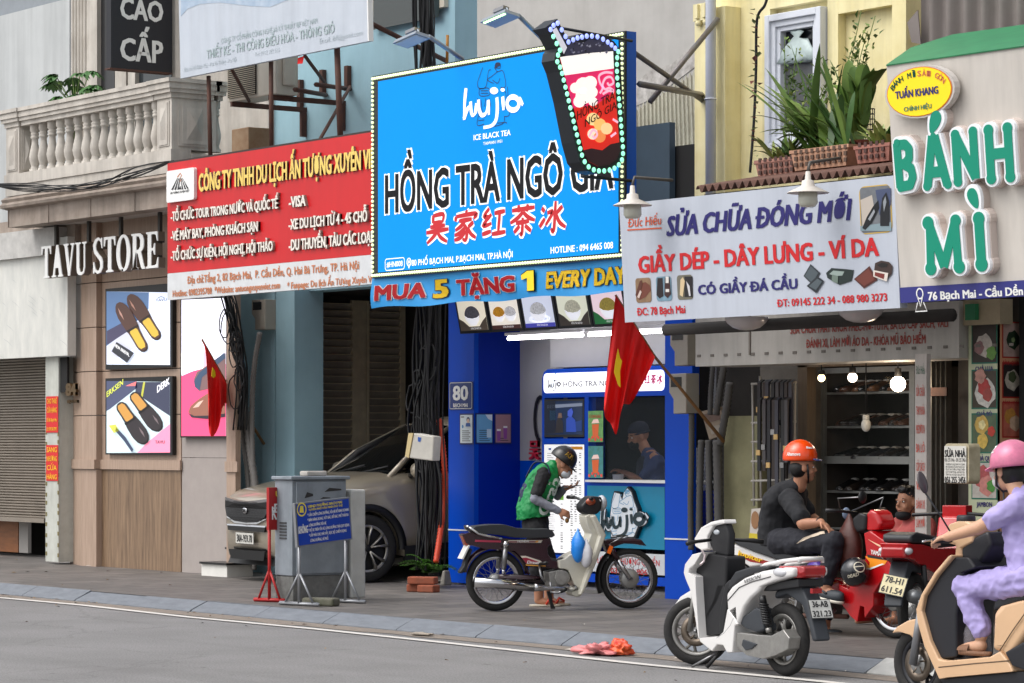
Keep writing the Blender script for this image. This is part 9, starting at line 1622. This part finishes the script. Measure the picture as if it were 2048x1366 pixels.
for i in range(9): t = i/8; m.tube([A_.lerp(B_, t), A_.lerp(B_, t)+(C_-A_)], .006, FRB, 4); m.tube([A_.lerp(C_, t), A_.lerp(C_, t)+(B_-A_)], .006, FRB, 4)
m.build('wire_crate', label='black wire crate standing behind the pots against the yellow wall', cat='crate')
P = f(150, 200, 2.9); o = root('balcony_plant', P, 'young papaya plant with lobed leaves behind the balcony balusters', 'plant'); m = MB(); m.tube([P-UPZ*.6, P], .025, mat((110, 120, 80), .7), 6); m.build('stem', o); m = MB(); random.seed(14)
for i in range(20):
    an = random.uniform(0, 6.28); d = Vector((math.cos(an)*1.0, math.sin(an)*.5-.2, random.uniform(-.1, .5))); e = P+Vector((d.x*random.uniform(.15, .6), d.y*.3, random.uniform(-.05, .35))); m.tube([P-UPZ*.1, e], .006, GL[1], 4)
    for k in range(7): a = -1.2+.4*k; q_ = Vector((d.x*math.cos(a)-d.y*math.sin(a), d.x*math.sin(a)+d.y*math.cos(a), -.12+random.uniform(-.1, .1))); blade(m, e, q_, random.uniform(.13, .22), .08, mat((70, 118, 56), .5, nz=.3), .35, 4)
m.build('leaves', o)
# fern, bricks and bits on the pavement
P = ground(862, 1176, 1.565); o = root('fern', P, 'bright green fern growing beside the brick pile at the booth', 'plant'); m = MB(); random.seed(16); FG_ = mat((78, 128, 40), .5, nz=.3)
for i in range(26):
    an = random.uniform(2.2, 6.6); d = Vector((math.cos(an), math.sin(an)*.6, random.uniform(.4, 1))).normalized(); L_ = random.uniform(.35, .6); s = d.cross(UPZ).normalized()
    for k in range(12): t = k/12; c = P+Vector((-.05, .05, .16))+d*L_*t-UPZ*.5*L_*t*t; [blade(m, c, s*e_+d*.5, (.11*(1-t*.75)), .03, FG_, .2, 2) for e_ in (-1, 1)]
m.build('fronds', o)
BRK = mat((160, 84, 56), .85, nz=.7, ns=8, rgb2=(104, 66, 52), bump=.6, bs=25); P = ground(842, 1184, 1.565)
for dx, dy, dz, sx, a, lab in ((-.07, 0, .0, .2, .2, 'lower left broken brick of the small pile by the fern'), (.11, .02, .0, .2, -.15, 'lower right broken brick of the small pile by the fern'), (.02, .01, .082, .3, .1, 'top brick with mortar on the small pile by the fern')): m = MB(); m.box((P.x+dx, P.y+dy, dz+.04), (sx, .14, .078), BRK, rot=a+R(30)); m.build('brick', label=lab, cat='brick', group='broken bricks by the fern', bev=.012, seg=2)
P = ground(890, 1170, 1.565); m = MB(); m.box((P.x+.02, P.y, .08), (.08, .12, .16), mat((150, 146, 138), .9, nz=.5, bump=.5, bs=30), taper=.6); m.build('concrete_lump', label='grey concrete lump between the fern and booth', cat='concrete', bev=.015)
P = ground(642, 1212, 1.565); m = MB(); m.box((P.x, P.y, .04), (.34, .16, .08), mat((110, 106, 96), .9, nz=.7, ns=9, rgb2=(74, 80, 58), bump=.6, bs=20), rot=.5); m.build('stone_block', label='mossy stone block lying at the foot of the notice board', cat='stone', bev=.02)
def crumple(name, lab, px, py, r, m_, seed, h=1.565):
    P = ground(px, py, h); g = MB(); g.ball(P+UPZ*r[2]*.7, r, m_, 34, 20); rd = Vector((seed*2.3, seed, 0)); C0 = P+UPZ*r[2]*.7
    for i, v in enumerate(g.v): q_ = Vector(v)-C0; k = 1+.8*noise.noise(q_*15+rd)+.55*noise.noise(q_*45+rd); g.v[i] = tuple(C0+Vector((q_.x*k, q_.y*k, max(-r[2]*.68, q_.z*k*1.1))))
    return g.build(name, label=lab, cat='litter')
crumple('plastic_litter', 'pink crumpled plastic bag lying at the kerb', 1195, 1308, (.17, .1, .04), mat((236, 140, 140), .35, nz=.4, ns=10), 3, 1.66); crumple('plastic_litter', 'red crumpled wrapper lying beside the pink bag at the kerb', 1242, 1309, (.09, .07, .06), mat((216, 50, 44), .35, nz=.5, ns=14, rgb2=(240, 150, 60)), 6, 1.66)
crumple('tissue_litter', 'pale crumpled tissue lying against the kerb', 845, 1270, (.09, .06, .012), mat((150, 140, 128), .8), 8, 1.66)
m = MB(); random.seed(44); DL = [mat(c_, .8) for c_ in ((120, 92, 54), (70, 52, 38), (150, 120, 70), (206, 200, 190), (58, 56, 54))]
for i in range(150):
    x = random.uniform(-18, 12); kerb_ = random.random() < .6; y = -.2-random.uniform(.02, .3) if kerb_ else random.uniform(-3, 3.2); z = (ZR if y < -.2 else 0)+.012; a = random.uniform(0, 6.28); s = random.uniform(.012, .045); m.add([(x+s*math.cos(a), y+s*math.sin(a), z), (x-s*.4*math.sin(a), y+s*.4*math.cos(a), z+.008), (x-s*math.cos(a), y-s*math.sin(a), z), (x+s*.4*math.sin(a), y-s*.4*math.cos(a), z+.004)], [(0, 1, 2, 3)], random.choice(DL))
m.build('leaf_litter', kind='stuff')
